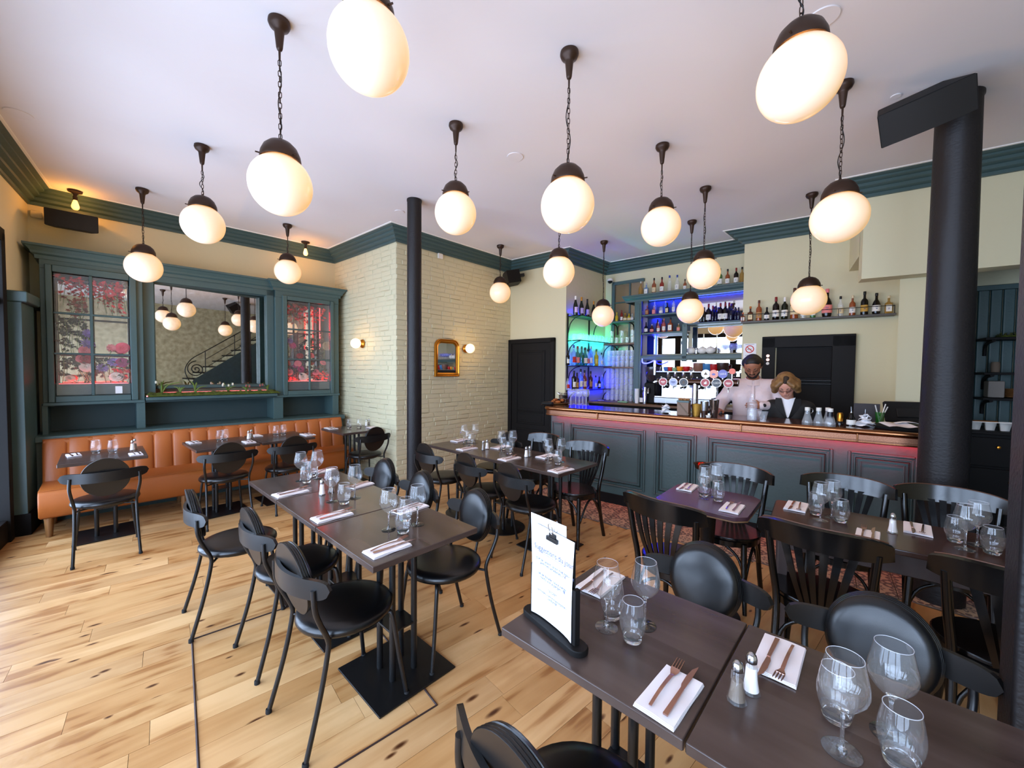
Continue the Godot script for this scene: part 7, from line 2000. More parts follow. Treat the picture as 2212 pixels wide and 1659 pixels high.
	part(o, "body", MB.new().lathe([Vector2(0, 0.001), Vector2(0.040, 0.001), Vector2(0.042, 0.006), Vector2(0.042, 0.09), Vector2(0.039, 0.096), Vector2(0.042, 0.102), Vector2(0.039, 0.115), Vector2(0.042, 0.121), Vector2(0.039, 0.134), Vector2(0.042, 0.14), Vector2(0.040, 0.165), Vector2(0.026, 0.196), Vector2(0.016, 0.212), Vector2(0.0155, 0.248), Vector2(0.018, 0.251)], 26, Transform3D(), 0.4), mats.frost)
	part(o, "water", MB.new().lathe([Vector2(0, 0.004), Vector2(0.036, 0.004), Vector2(0.0375, 0.02), Vector2(0.0365, 0.115), Vector2(0, 0.115)], 22), mats.frost)
	o = thing("water_glass", "faceted water glass beside the ribbed water bottle", "glass", mv_on(Vector3(2.321, 1.105, -3.665)))
	part(o, "body", MB.new().lathe([Vector2(0.026, 0.01), Vector2(0.030, 0.05), Vector2(0.0405, 0.096)], 10), mats.frost)
	part(o, "base", MB.new().lathe([Vector2(0, 0), Vector2(0.025, 0), Vector2(0.027, 0.012), Vector2(0, 0.012)], 10), mats.rim_glass)
	# bottles with white stoppers, a gilt stopper, a pourer
	var k2 := 0
	for q in [[Vector3(2.687, 1.105, -3.608), "white capped swing bottle nearest the woman on the bar"], [Vector3(2.77, 1.105, -3.582), "second white capped bottle from the woman on the bar"], [Vector3(2.858, 1.105, -3.588), "third white capped bottle from the woman, behind the dark labelled one"], [Vector3(2.815, 1.105, -3.507), "white capped bottle with a dark label on the bar"]]:
		o = thing("stopper_bottle", q[1], "bottle", mv_on(q[0]), "white capped bottles")
		part(o, "body", MB.new().lathe([Vector2(0, 0), Vector2(0.040, 0), Vector2(0.041, 0.01), Vector2(0.034, 0.035), Vector2(0.024, 0.07), Vector2(0.019, 0.10), Vector2(0.0185, 0.118), Vector2(0, 0.118)], 20), mats.bottle_clear if k2 < 3 else mats.frost)
		part(o, "stopper", MB.new().lathe([Vector2(0, 0.112), Vector2(0.019, 0.112), Vector2(0.020, 0.114), Vector2(0.020, 0.142), Vector2(0, 0.144)], 18), mats.white_plastic)
		if k2 == 3: part(o, "label", MB.new().lathe([Vector2(0.0245, 0.058), Vector2(0.0225, 0.112)], 18), mats.badge_navy)
		if k2 == 0: part(o, "swing_wire", MB.new().tube(curve([Vector3(0.018, 0.132, 0.012), Vector3(0.034, 0.128, 0.015), Vector3(0.036, 0.10, 0.015), Vector3(0.02, 0.088, 0.012)], 8), 0.0025, 6), mats.steel)
		k2 += 1
	o = thing("champagne_stopper", "gilt champagne stopper on a small bottle on the bar", "bottle", mv_on(Vector3(2.906, 1.105, -3.513)))
	part(o, "neck", MB.new().lathe([Vector2(0, 0), Vector2(0.026, 0), Vector2(0.026, 0.02), Vector2(0.021, 0.03), Vector2(0, 0.03)], 18), mats.bottle_wine)
	part(o, "foil", MB.new().lathe([Vector2(0.021, 0.03), Vector2(0.0225, 0.05), Vector2(0.023, 0.085), Vector2(0.018, 0.104), Vector2(0, 0.108)], 18), mats.gold)
	o = thing("pourer_bottle", "small dark bottle with a steel pourer on the bar", "bottle", mv_on(Vector3(2.956, 1.105, -3.456)))
	part(o, "body", MB.new().lathe([Vector2(0, 0), Vector2(0.030, 0), Vector2(0.031, 0.06), Vector2(0.018, 0.085), Vector2(0.014, 0.11), Vector2(0, 0.11)], 18), mats.bottle_black)
	part(o, "label", MB.new().lathe([Vector2(0.0318, 0.008), Vector2(0.0318, 0.05)], 18), mats.label_white)
	part(o, "pourer", MB.new().tube([Vector3(0, 0.105, 0), Vector3(0, 0.125, 0), Vector3(-0.004, 0.165, 0.0)], [0.011, 0.006, 0.004], 8), mats.steel)
	# black round tray with papers, till screen, card and pen glass
	var tc: Vector3 = Vector3(3.214, 1.105, -3.251)
	o = thing("tray", "large black round serving tray on the bar by the thick column", "tray", mv_on(tc))
	part(o, "tray", MB.new().lathe([Vector2(0, 0.0), Vector2(0.17, 0.0), Vector2(0.19, 0.022), Vector2(0.196, 0.026), Vector2(0.188, 0.024), Vector2(0.168, 0.008), Vector2(0, 0.008)], 44), mats.rubber)
	solo("paper_slip", "large beige paper slip lying on the black tray", "paper", MB.new().sheet(func(u, w): return Vector3((u - 0.5) * 0.20, 0.028 + 0.020 * (1.0 - w) + 0.006 * sin(u * 7.0), (w - 0.5) * 0.13), 8, 6, 0.0008), mats.napkin, Transform3D(Basis(Vector3.UP, -0.2), tc + Vector3(-0.03, -0.006, -0.02)))
	solo("paper_slip", "white folded paper behind the beige slip on the tray", "paper", MB.new().sheet(func(u, w): return Vector3((u - 0.5) * 0.16, 0.040 + 0.015 * sin(u * 3.0), (w - 0.5) * 0.07), 8, 4, 0.002), mats.paper, Transform3D(Basis(Vector3.UP, -0.5), tc + Vector3(0.08, -0.002, -0.05)))
	solo("tea_light", "small amber candle cup on the black tray", "candle", MB.new().lathe([Vector2(0, 0.009), Vector2(0.020, 0.009), Vector2(0.022, 0.024), Vector2(0, 0.024)], 18), mats.bottle_gold, mv_on(tc + Vector3(0.105, 0, 0.04)))
	o = thing("till_screen", "black till screen seen from behind at the end of the bar", "screen", yaw(Vector3(3.709, 1.105, -3.693) + Vector3(0, 0, 0.0), -22.0))
	part(o, "screen", MB.new().box(Vector3(0, 0.10, 0), Vector3(0.36, 0.20, 0.035), 0.01, Transform3D(Basis(Vector3.RIGHT, -0.35), Vector3.ZERO)), mats.rubber)
	part(o, "back_plate", MB.new().box(Vector3(0, 0.085, 0.022), Vector3(0.20, 0.09, 0.02), 0.008, Transform3D(Basis(Vector3.RIGHT, -0.35), Vector3.ZERO)), mats.speaker_grille)
	part(o, "stand", MB.new().box(Vector3(0, 0.01, 0.02), Vector3(0.2, 0.02, 0.16), 0.006), mats.rubber)
	solo("table_card", "grey standing card behind the receipts at the bar's end", "card", MB.new().box(Vector3(0, 0.085, 0), Vector3(0.19, 0.17, 0.008), 0.002), mat("card_grey", Color(0.22, 0.20, 0.21), 0.6), yaw(Vector3(3.309, 1.105, -3.699) + Vector3(0.04, 0, -0.05), -30.0))
	o = thing("pen_glass", "green glass with pens behind the black tray", "glass", mv_on(Vector3(3.373, 1.105, -3.638)))
	part(o, "glass", MB.new().lathe([Vector2(0, 0), Vector2(0.028, 0), Vector2(0.034, 0.10)], 16), mats.bottle_green)
	for a in [[-0.045, 0.165], [0.05, 0.175], [0.07, 0.15]]: part(o, "pen", MB.new().tube([Vector3(0, 0.01, 0), Vector3(a[0], a[1], 0)], 0.005, 6), mats.white_plastic)
	coffee_corner()

func mv_on(p: Vector3) -> Transform3D:
	return Transform3D(Basis(), p)

func coffee_corner() -> void:
	var Y := 1.0735
	var o := thing("espresso_machine", "wide chrome espresso machine behind the beer taps", "coffee machine", loc("S", 1.50, Y, 0.36))
	var w := 0.80
	part(o, "base", MB.new().box(Vector3(0, 0.07, 0.02), Vector3(w, 0.09, 0.42), 0.01), mats.brushed_steel)
	part(o, "drip_tray", MB.new().box(Vector3(0, 0.125, 0.10), Vector3(w * 0.96, 0.02, 0.30), 0.004), mats.steel)
	part(o, "back_panel", MB.new().box(Vector3(0, 0.24, -0.08), Vector3(w * 0.96, 0.24, 0.10), 0.01), mats.steel)
	part(o, "head", MB.new().box(Vector3(0, 0.41, 0.03), Vector3(w, 0.14, 0.36), 0.02), mats.black_paint)
	part(o, "chrome_band", MB.new().box(Vector3(0, 0.345, 0.215), Vector3(w, 0.022, 0.012), 0.004), mats.steel)
	part(o, "top_tray", MB.new().box(Vector3(0, 0.488, 0.0), Vector3(w * 0.98, 0.018, 0.36), 0.004), mats.brushed_steel)
	for x in [-0.24, 0.0, 0.24]:
		var g := part(o, "group_head", MB.new().lathe([Vector2(0, 0.27), Vector2(0.032, 0.27), Vector2(0.035, 0.34), Vector2(0, 0.34)], 18, mv(x, 0, 0.13)), mats.steel)
		part(g, "portafilter", MB.new().tube([Vector3(x, 0.275, 0.13), Vector3(x, 0.27, 0.20), Vector3(x, 0.262, 0.29)], [0.030, 0.011, 0.014], 10), mats.rubber)
	for x in [-0.30, -0.15, -0.06, 0.05, 0.12, 0.19, 0.30]:
		part(o, "button", MB.new().lathe([Vector2(0, 0.006), Vector2(0.010, 0.006), Vector2(0.011, 0.0)], 10, Transform3D(Basis(Vector3.RIGHT, PI / 2), Vector3(x, 0.41, 0.212))), mats.white_plastic)
	for x in [-0.38, 0.38]: part(o, "foot", MB.new().lathe([Vector2(0, 0), Vector2(0.022, 0), Vector2(0.018, 0.03), Vector2(0, 0.03)], 12, mv(x, 0, 0.12)), mats.rubber)
	# cups on its top
	var cup := MB.new().lathe([Vector2(0, 0), Vector2(0.026, 0), Vector2(0.038, 0.022), Vector2(0.041, 0.062), Vector2(0.038, 0.062), Vector2(0.034, 0.022), Vector2(0, 0.008)], 20).mesh()
	var hd := MB.new().tube(curve([Vector3(0.038, 0.05, 0), Vector3(0.058, 0.046, 0), Vector3(0.052, 0.02, 0), Vector3(0.034, 0.018, 0)], 8), 0.004, 6).mesh()
	o = thing("coffee_cup", "light blue cup on top of the espresso machine", "cup", loc("S", 1.22, Y + 0.4975, 0.42) * Transform3D(Basis().scaled(Vector3.ONE * 1), Vector3.ZERO))
	var cm_light_blue := mat("cup_light_blue", Color(0.22, 0.42, 0.68), 0.35)
	part(o, "cup", cup, cm_light_blue); part(o, "handle", hd, cm_light_blue)
	o = thing("coffee_cup", "red cup on top of the espresso machine", "cup", loc("S", 1.273, Y + 0.4975, 0.42) * Transform3D(Basis().scaled(Vector3.ONE * 1), Vector3.ZERO))
	var cm_red := mat("cup_red", Color(0.72, 0.15, 0.1), 0.35)
	part(o, "cup", cup, cm_red); part(o, "handle", hd, cm_red)
	o = thing("coffee_cup", "mint cup on top of the espresso machine", "cup", loc("S", 1.334, Y + 0.4975, 0.42) * Transform3D(Basis().scaled(Vector3.ONE * 0.85), Vector3.ZERO))
	var cm_mint := mat("cup_mint", Color(0.52, 0.66, 0.5), 0.35)
	part(o, "cup", cup, cm_mint); part(o, "handle", hd, cm_mint)
	o = thing("coffee_cup", "orange cup on top of the espresso machine", "cup", loc("S", 1.41, Y + 0.4975, 0.42) * Transform3D(Basis().scaled(Vector3.ONE * 1.1), Vector3.ZERO))
	var cm_orange := mat("cup_orange", Color(0.88, 0.55, 0.1), 0.35)
	part(o, "cup", cup, cm_orange); part(o, "handle", hd, cm_orange)
	o = thing("coffee_cup", "crimson cup on top of the espresso machine", "cup", loc("S", 1.501, Y + 0.4975, 0.42) * Transform3D(Basis().scaled(Vector3.ONE * 1.15), Vector3.ZERO))
	var cm_crimson := mat("cup_crimson", Color(0.7, 0.1, 0.12), 0.35)
	part(o, "cup", cup, cm_crimson); part(o, "handle", hd, cm_crimson)
	o = thing("coffee_cup", "big brown cup on top of the espresso machine", "cup", loc("S", 1.67, Y + 0.4975, 0.42) * Transform3D(Basis().scaled(Vector3.ONE * 1.9), Vector3.ZERO))
	var cm_big_brown := mat("cup_big_brown", Color(0.5, 0.35, 0.28), 0.35)
	part(o, "cup", cup, cm_big_brown); part(o, "handle", hd, cm_big_brown)
	o = thing("coffee_cup", "big sky blue cup on top of the espresso machine", "cup", loc("S", 1.781, Y + 0.4975, 0.42) * Transform3D(Basis().scaled(Vector3.ONE * 1.7), Vector3.ZERO))
	var cm_big_sky_blue := mat("cup_big_sky_blue", Color(0.22, 0.45, 0.66), 0.35)
	part(o, "cup", cup, cm_big_sky_blue); part(o, "handle", hd, cm_big_sky_blue)
	o = thing("coffee_cup", "big red cup on top of the espresso machine", "cup", loc("S", 1.865, Y + 0.4975, 0.42) * Transform3D(Basis().scaled(Vector3.ONE * 1.6), Vector3.ZERO))
	var cm_big_red := mat("cup_big_red", Color(0.66, 0.09, 0.1), 0.35)
	part(o, "cup", cup, cm_big_red); part(o, "handle", hd, cm_big_red)
	o = thing("coffee_cup", "big dark brown cup on top of the espresso machine", "cup", loc("S", 1.971, Y + 0.4975, 0.42) * Transform3D(Basis().scaled(Vector3.ONE * 1.9), Vector3.ZERO))
	var cm_big_dark_brown := mat("cup_big_dark_brown", Color(0.2, 0.13, 0.11), 0.35)
	part(o, "cup", cup, cm_big_dark_brown); part(o, "handle", hd, cm_big_dark_brown)
	solo("dish_towel", "crumpled pale dish towel on top of the espresso machine", "towel", MB.new().sheet(func(u, v): return Vector3((u - 0.5) * 0.32, 0.07 * sin(PI * u) * (0.5 + 0.5 * sin(v * 7.0 + u * 5.0)) * sin(PI * clampf(v, 0.05, 0.95)), (v - 0.5) * 0.18), 16, 12, 0.003), mats.napkin, loc("S", 1.46, Y + 0.505, 0.22))
	# grinder
	o = thing("coffee_grinder", "black coffee grinder with a smoky hopper beside the espresso machine", "grinder", loc("S", 0.98, Y, 0.34))
	part(o, "body", MB.new().box(Vector3(0, 0.16, 0), Vector3(0.17, 0.32, 0.22), 0.02), mats.black_paint)
	part(o, "hopper", MB.new().lathe([Vector2(0.05, 0.33), Vector2(0.10, 0.42), Vector2(0.115, 0.54), Vector2(0.115, 0.56), Vector2(0, 0.565)], 24), mats.smoky)
	part(o, "beans", MB.new().lathe([Vector2(0, 0.335), Vector2(0.05, 0.34), Vector2(0.098, 0.43), Vector2(0, 0.44)], 20), mats.table_brown)
	part(o, "fork_spout", MB.new().tube([Vector3(0, 0.24, 0.11), Vector3(0, 0.22, 0.15), Vector3(0, 0.16, 0.155)], 0.016, 8), mats.steel)
	o = thing("cup_stack", "stack of white paper cups beside the teal post", "cups", loc("S", 0.79, Y, 0.46))
	for k in 6: part(o, "cup", MB.new().lathe([Vector2(0.028, 0.0), Vector2(0.036, 0.09), Vector2(0.0375, 0.092), Vector2(0.035, 0.09)], 18, mv(0, k * 0.026, 0)), mats.paper)
	o = thing("milk_bottle", "dark sleeved white bottle beside the grinder", "bottle", loc("S", 0.885, Y, 0.47))
	part(o, "body", MB.new().lathe([Vector2(0, 0), Vector2(0.042, 0), Vector2(0.044, 0.10), Vector2(0.030, 0.14), Vector2(0.015, 0.17), Vector2(0.015, 0.23), Vector2(0, 0.23)], 20), mats.bottle_black)
	part(o, "label", MB.new().lathe([Vector2(0.0448, 0.02), Vector2(0.0448, 0.09)], 20), mats.label_white)
	o = thing("thermos", "steel thermos flask left of the espresso machine", "flask", loc("S", 0.93, Y, 0.49))
	part(o, "flask", MB.new().lathe([Vector2(0, 0), Vector2(0.035, 0), Vector2(0.036, 0.17), Vector2(0.028, 0.20), Vector2(0.028, 0.25), Vector2(0, 0.26)], 22), mats.steel)
	solo("coaster_pile", "pale green cloth on the counter edge below the tumblers", "cloth", MB.new().box(Vector3(0, 0.010, 0), Vector3(0.16, 0.02, 0.08), 0.008), mat("mint_cloth", Color(0.55, 0.72, 0.55), 0.8), loc("S", 0.60, Y, 0.54))
	solo("small_saucer", "small white saucer on the counter by the niche", "saucer", MB.new().lathe([Vector2(0, 0), Vector2(0.03, 0), Vector2(0.055, 0.012), Vector2(0.03, 0.006), Vector2(0, 0.005)], 20), mats.white_plastic, loc("S", 0.20, Y, 0.50))

func sconce(f: String, x: float, y: float, label: String) -> void:
	var o := thing("wall_sconce", label, "wall lamp", loc(f, x, y, 0.014), "")
	var fw := Transform3D(Basis(Vector3.RIGHT, PI / 2), Vector3.ZERO)
	part(o, "rose", MB.new().lathe([Vector2(0, 0), Vector2(0.062, 0), Vector2(0.064, 0.006), Vector2(0.055, 0.020), Vector2(0.035, 0.030), Vector2(0.030, 0.045), Vector2(0, 0.046)], 28, fw), mats.gold)
	var m := MB.new().ball(Vector3(0, 0, 0.105), Vector3(0.072, 0.072, 0.072), 24, 16)
	part(o, "globe", m, mats.sconce_glow)
	var l := OmniLight3D.new()
	l.name = "bulb"
	l.light_color = Color(1.0, 0.78, 0.46)
	l.light_energy = 0.10
	l.light_size = 0.05
	l.omni_range = 10.0
	l.omni_attenuation = 2.0
	l.shadow_enabled = true
	l.position = Vector3(0, 0, 0.105)
	o.add_child(l, true)

func speaker_mesh(w: float, h: float, d: float) -> MB:
	# trapezoid cabinet: wide grille at +z, narrow back
	var poly := PackedVector2Array([Vector2(-w / 2, 0), Vector2(-w * 0.36, -d), Vector2(w * 0.36, -d), Vector2(w / 2, 0)])
	return MB.new().ext(poly, -h / 2, h / 2, Transform3D(Basis(Vector3.RIGHT, PI / 2), Vector3.ZERO), 0.3, 0.006)

func make_speaker(label: String, xf: Transform3D, w: float, h: float, d: float) -> Node3D:
	var o := thing("loudspeaker", label, "loudspeaker", xf)
	part(o, "cabinet", speaker_mesh(w, h, d), mats.black_paint)
	part(o, "grille", MB.new().sheet(func(u, v): return Vector3((u - 0.5) * w * 0.98, (v - 0.5) * h * 0.97, 0.001 + 0.022 * sin(PI * u)), 12, 2, 0.003), mats.speaker_grille)
	part(o, "badge", MB.new().box(Vector3(w * 0.20, -h * 0.28, 0.022), Vector3(w * 0.13, h * 0.05, 0.002), 0.0, Transform3D(Basis(Vector3.UP, 0.12), Vector3.ZERO)), mats.steel)
	return o

func wall_things() -> void:
	mats.sconce_glow = glow("sconce_glow", Color(1.0, 0.88, 0.66), 1.6)
	sconce("B", 0.88, 1.93, "brass wall sconce with a round opal globe on the brick return")
	sconce("C", 1.20, 1.89, "brass wall sconce with a round opal globe beside the gilt mirror")
	# gilt mirror with rounded shoulders
	var o := thing("gilt_mirror", "small gilt framed mirror with rounded shoulders on the painted brick", "mirror", loc("C", 0.83, 1.735, 0.014))
	var outer := gilt_outline(0.225, 0.275, 0.11)
	var inner := gilt_outline(0.165, 0.215, 0.07)
	var fr := MB.new()
	var rings := [[1.0, 0.0], [1.0, 0.018], [0.93, 0.032], [0.80, 0.034], [0.62, 0.022], [0.40, 0.024], [0.22, 0.016], [0.0, 0.010]]
	for i in rings.size() - 1:
		fr.sheet(func(u, w):
			var k: float = u * outer.size()
			var i0 := int(k) % outer.size()
			var i1 := (i0 + 1) % outer.size()
			var t: float = lerpf(rings[i][0], rings[i + 1][0], w)
			var a := outer[i0].lerp(outer[i1], k - floorf(k))
			var b := inner[i0].lerp(inner[i1], k - floorf(k))
			var p := b.lerp(a, t)
			return Vector3(p.x, p.y, lerpf(rings[i][1], rings[i + 1][1], w)), outer.size() * 2, 1)
	part(o, "frame", fr, mats.gold)
	part(o, "glass", MB.new().ext(inner, 0.004, 0.009), mats.mirror_clean)
	solo("alarm_box", "small white plastic box high on the painted brick under the cornice", "sensor", MB.new().box(Vector3(0, 0, 0.016), Vector3(0.085, 0.075, 0.032), 0.008), mats.white_plastic, loc("C", 0.70, 3.195, 0.012))
	solo("alarm_box", "small white box high on the wall beside the flower cabinet corner", "sensor", MB.new().box(Vector3(0, 0, 0.016), Vector3(0.085, 0.075, 0.032), 0.008), mats.cream_paint, loc("A", 0.06, 3.14, 0.0))
	# loudspeakers
	var s := make_speaker("black loudspeaker mounted high above the flower cabinet", loc("A", 0.32, 3.075, 0.30) * Transform3D(Basis(Vector3.RIGHT, 0.16), Vector3.ZERO), 0.38, 0.17, 0.20)
	part(s, "bracket", MB.new().box(Vector3(0, 0, -0.24), Vector3(0.08, 0.05, 0.10), 0.006), mats.black_iron)
	s = make_speaker("black loudspeaker in the back corner between the brick and the door", loc("D", 0.20, 3.04, 0.36, -40.0) * Transform3D(Basis(Vector3.RIGHT, 0.22), Vector3.ZERO), 0.40, 0.20, 0.22)
	part(s, "bracket", MB.new().box(Vector3(0.0, 0.02, -0.25), Vector3(0.06, 0.05, 0.14), 0.006), mats.black_iron)
	var cp: Vector3 = Vector3(2.968, 3.4, -2.72)
	s = make_speaker("black loudspeaker strapped to the top of the thick column", Transform3D(Basis(Vector3.UP, deg_to_rad(-34.0)) * Basis(Vector3(0, 0, 1), deg_to_rad(14.0)) * Basis(Vector3.RIGHT, deg_to_rad(32.0)), Vector3(2.53, 3.16, -2.50)), 0.44, 0.20, 0.24)
	part(s, "bracket", MB.new().box(Vector3(0.02, -0.02, -0.20), Vector3(0.10, 0.08, 0.14), 0.006), mats.black_iron)
	# bare bulbs on ceiling roses by the cabinet wall
	mats.bulb_glow = glow("bulb_glow", Color(1.0, 0.72, 0.34), 2.6)
	for q in [[0.345, "bare filament bulb on a ceiling rose above the loudspeaker"], [2.60, "bare filament bulb on a ceiling rose near the brick return"]]:
		o = thing("ceiling_bulb", q[1], "lamp", loc("A", q[0], 0, 0.27))
		part(o, "rose", MB.new().lathe([Vector2(0, 3.335), Vector2(0.012, 3.335), Vector2(0.016, 3.36), Vector2(0.03, 3.372), Vector2(0.055, 3.382), Vector2(0.058, 3.398), Vector2(0, 3.398)], 24), mats.bronze)
		part(o, "socket", MB.new().lathe([Vector2(0, 3.30), Vector2(0.018, 3.30), Vector2(0.019, 3.338), Vector2(0, 3.340)], 16), mats.bronze)
		part(o, "bulb_glass", MB.new().lathe([Vector2(0, 3.20), Vector2(0.018, 3.203), Vector2(0.029, 3.218), Vector2(0.031, 3.238), Vector2(0.024, 3.268), Vector2(0.014, 3.30)], 20), mats.bulb_glow)
		var l := OmniLight3D.new()
		l.name = "bulb"
		l.light_color = Color(1.0, 0.66, 0.30)
		l.light_energy = 0.11
		l.light_size = 0.02
		l.omni_range = 8.0
		l.omni_attenuation = 2.0
		l.shadow_enabled = true
		l.position = Vector3(0, 3.24, 0)
		o.add_child(l, true)
	# ceiling discs
	for q in [[0.011, -3.492, 0.07, "flat round white cover on the ceiling in the middle of the room"], [1.594, -2.127, 0.075, "flat round white cover on the ceiling next to the big lamp"], [-3.617, -2.967, 0.075, "flat round white cover on the ceiling at the window side"], [-1.33, -4.708, 0.055, "flat round white cover on the ceiling beside the slim column"], [2.529, -2.703, 0.028, "tiny round fitting on the ceiling before the thick column"]]:
		solo("ceiling_cover", q[3], "ceiling fitting", MB.new().lathe([Vector2(0, -0.006), Vector2(q[2] * 0.97, -0.006), Vector2(q[2], 0)], 32), mats.ceiling_paint, mv(q[0], CEIL - 0.0005, q[1]))
	# dome camera in the niche
	o = thing("dome_camera", "small white security camera dome above the niche mirror panel", "camera", loc("S", 0.13, 3.07, 0.10))
	part(o, "mount", MB.new().lathe([Vector2(0, 0.03), Vector2(0.05, 0.03), Vector2(0.052, 0.05), Vector2(0.04, 0.07), Vector2(0, 0.07)], 20), mats.white_plastic)
	part(o, "dome", MB.new().lathe([Vector2(0, -0.012), Vector2(0.02, -0.008), Vector2(0.034, 0.006), Vector2(0.04, 0.03)], 20), mats.black_paint)
	part(o, "arm", MB.new().box(Vector3(0, 0.05, -0.055), Vector3(0.03, 0.03, 0.09)), mats.white_plastic)
	# no smoking notice
	o = thing("no_smoking_sign", "white paper no smoking notice pinned beside the serving hatch", "sign", loc("R", 0.35, 1.83, 0.003))
	part(o, "sheet", MB.new().box(Vector3.ZERO, Vector3(0.145, 0.215, 0.002)), mats.paper)
	var rg := []
	for i in 28: rg.append(Vector3(cos(TAU * i / 28) * 0.044, 0.035 + sin(TAU * i / 28) * 0.044, 0.001))
	var sg := MB.new().tube(rg, 0.0055, 6, true, 0.35)
	sg.tube([Vector3(-0.031, 0.066, 0.001), Vector3(0.031, 0.004, 0.001)], 0.005, 6, false, 0.35)
	part(o, "red_ring", sg, mats.red_print)
	var cig := MB.new().box(Vector3(-0.004, 0.034, 0.0012), Vector3(0.05, 0.008, 0.001))
	part(o, "cigarette", cig, mats.pepper)
	part(o, "text_line", MB.new().box(Vector3(0, 0.096, 0.0012), Vector3(0.10, 0.004, 0.001)).box(Vector3(0, -0.045, 0.0012), Vector3(0.10, 0.004, 0.001)).box(Vector3(0, -0.06, 0.0012), Vector3(0.08, 0.004, 0.001)), mats.ink)

func gilt_outline(w: float, h: float, r: float) -> PackedVector2Array:
	var p := PackedVector2Array()
	for i in 5: p.append(Vector2(lerpf(-w, w, i / 4.0), -h))
	for i in 4: p.append(Vector2(w, lerpf(-h, h - r, (i + 1) / 5.0)))
	for i in 9: p.append(Vector2(w - r + cos(PI / 2 * i / 8) * r, h - r + sin(PI / 2 * i / 8) * r))
	for i in 9: p.append(Vector2(-w + r - sin(PI / 2 * i / 8) * r, h - r + cos(PI / 2 * i / 8) * r))
	for i in 4: p.append(Vector2(-w, lerpf(h - r, -h, (i + 1) / 5.0)))
	return p

# people: tapered bones joined by a smooth minimum and meshed with surface nets
func skin(bones: Array, cell: float, k: float, cuts := []) -> MB:
	var lo := Vector3.INF
	var hi := -Vector3.INF
	for b in bones:
		var r: float = maxf(b[2], b[3]) + k + cell * 2.0
		for p in [b[0], b[1]]:
			lo = lo.min(p - Vector3.ONE * r); hi = hi.max(p + Vector3.ONE * r)
	var nx := int((hi.x - lo.x) / cell) + 2
	var ny := int((hi.y - lo.y) / cell) + 2
	var nz := int((hi.z - lo.z) / cell) + 2
	var g := PackedFloat32Array()
	g.resize(nx * ny * nz)
	g.fill(1.0)
	for b in bones:
		var a: Vector3 = b[0]
		var ab: Vector3 = b[1] - a
		var l2 := maxf(ab.length_squared(), 1e-8)
		var r0: float = b[2]
		var dr: float = b[3] - b[2]
		var m := maxf(b[2], b[3]) + k + cell * 1.5
		var bl: Vector3 = ((b[0] as Vector3).min(b[1]) - Vector3.ONE * m - lo) / cell
		var bh: Vector3 = ((b[0] as Vector3).max(b[1]) + Vector3.ONE * m - lo) / cell
		var kk: float = b[4] if b.size() > 4 else k
		for z in range(maxi(0, int(bl.z)), mini(nz, int(bh.z) + 1)):
			for y in range(maxi(0, int(bl.y)), mini(ny, int(bh.y) + 1)):
				var row := (z * ny + y) * nx
				for x in range(maxi(0, int(bl.x)), mini(nx, int(bh.x) + 1)):
					var p := lo + Vector3(x, y, z) * cell - a
					var t := clampf(p.dot(ab) / l2, 0.0, 1.0)
					var d := (p - ab * t).length() - (r0 + dr * t)
					var o := g[row + x]
					if r0 < 0.0: continue
					var h := maxf(kk - absf(o - d), 0.0)
					g[row + x] = minf(o, d) - h * h / (4.0 * kk)
	for c in cuts:      # half spaces cut away: [point, normal pointing to what goes]
		var q: Vector3 = c[1]
		var i := 0
		for z in nz:
			for y in ny:
				for x in nx:
					var d: float = (lo + Vector3(x, y, z) * cell - c[0]).dot(q)
					if d > g[i]: g[i] = d
					i += 1
	var out := MB.new()
	var id := PackedInt32Array()
	id.resize(nx * ny * nz)
	id.fill(-1)
	var sx := 1
	var sy := nx
	var sz := nx * ny
	for z in nz - 1:
		for y in ny - 1:
			var base := (z * ny + y) * nx
			for x in nx - 1:
				var i := base + x
				var neg := 0
				for o in [0, 1, sy, sy + 1, sz, sz + 1, sz + sy, sz + sy + 1]:
					if g[i + o] < 0.0: neg += 1
				if neg == 0 or neg == 8: continue
				var s := Vector3.ZERO
				var n := 0
				for e in [[0, 1, 0], [sy, sy + 1, 0], [sz, sz + 1, 0], [sz + sy, sz + sy + 1, 0], [0, sy, 1], [1, sy + 1, 1], [sz, sz + sy, 1], [sz + 1, sz + sy + 1, 1], [0, sz, 2], [1, sz + 1, 2], [sy, sz + sy, 2], [sy + 1, sz + sy + 1, 2]]:
					var va := g[i + e[0]]
					var vb := g[i + e[1]]
					if (va < 0.0) == (vb < 0.0): continue
					var t := va / (va - vb)
					var o: int = e[0]
					var p := Vector3(1.0 if o in [1, sy + 1, sz + 1, sz + sy + 1] else 0.0, 1.0 if o in [sy, sy + 1, sz + sy, sz + sy + 1] else 0.0, 1.0 if o >= sz else 0.0)
					p[e[2]] += t
					s += p; n += 1
				var f := s / n
				var gr := Vector3(g[i + 1] - g[i] + g[i + 1 + sy + sz] - g[i + sy + sz], g[i + sy] - g[i] + g[i + 1 + sy + sz] - g[i + 1 + sz], g[i + sz] - g[i] + g[i + 1 + sy + sz] - g[i + 1 + sy])
				id[i] = out.vert(lo + (Vector3(x, y, z) + f) * cell, gr.normalized())
	for z in range(1, nz - 1):
		for y in range(1, ny - 1):
			for x in range(1, nx - 1):
				var i := (z * ny + y) * nx + x
				var a := g[i] < 0.0
				if a != (g[i + sx] < 0.0): out.quad(id[i], id[i - sy], id[i - sy - sz], id[i - sz])
				if a != (g[i + sy] < 0.0): out.quad(id[i], id[i - sz], id[i - sz - sx], id[i - sx])
				if a != (g[i + sz] < 0.0): out.quad(id[i], id[i - sx], id[i - sx - sy], id[i - sy])
	return out

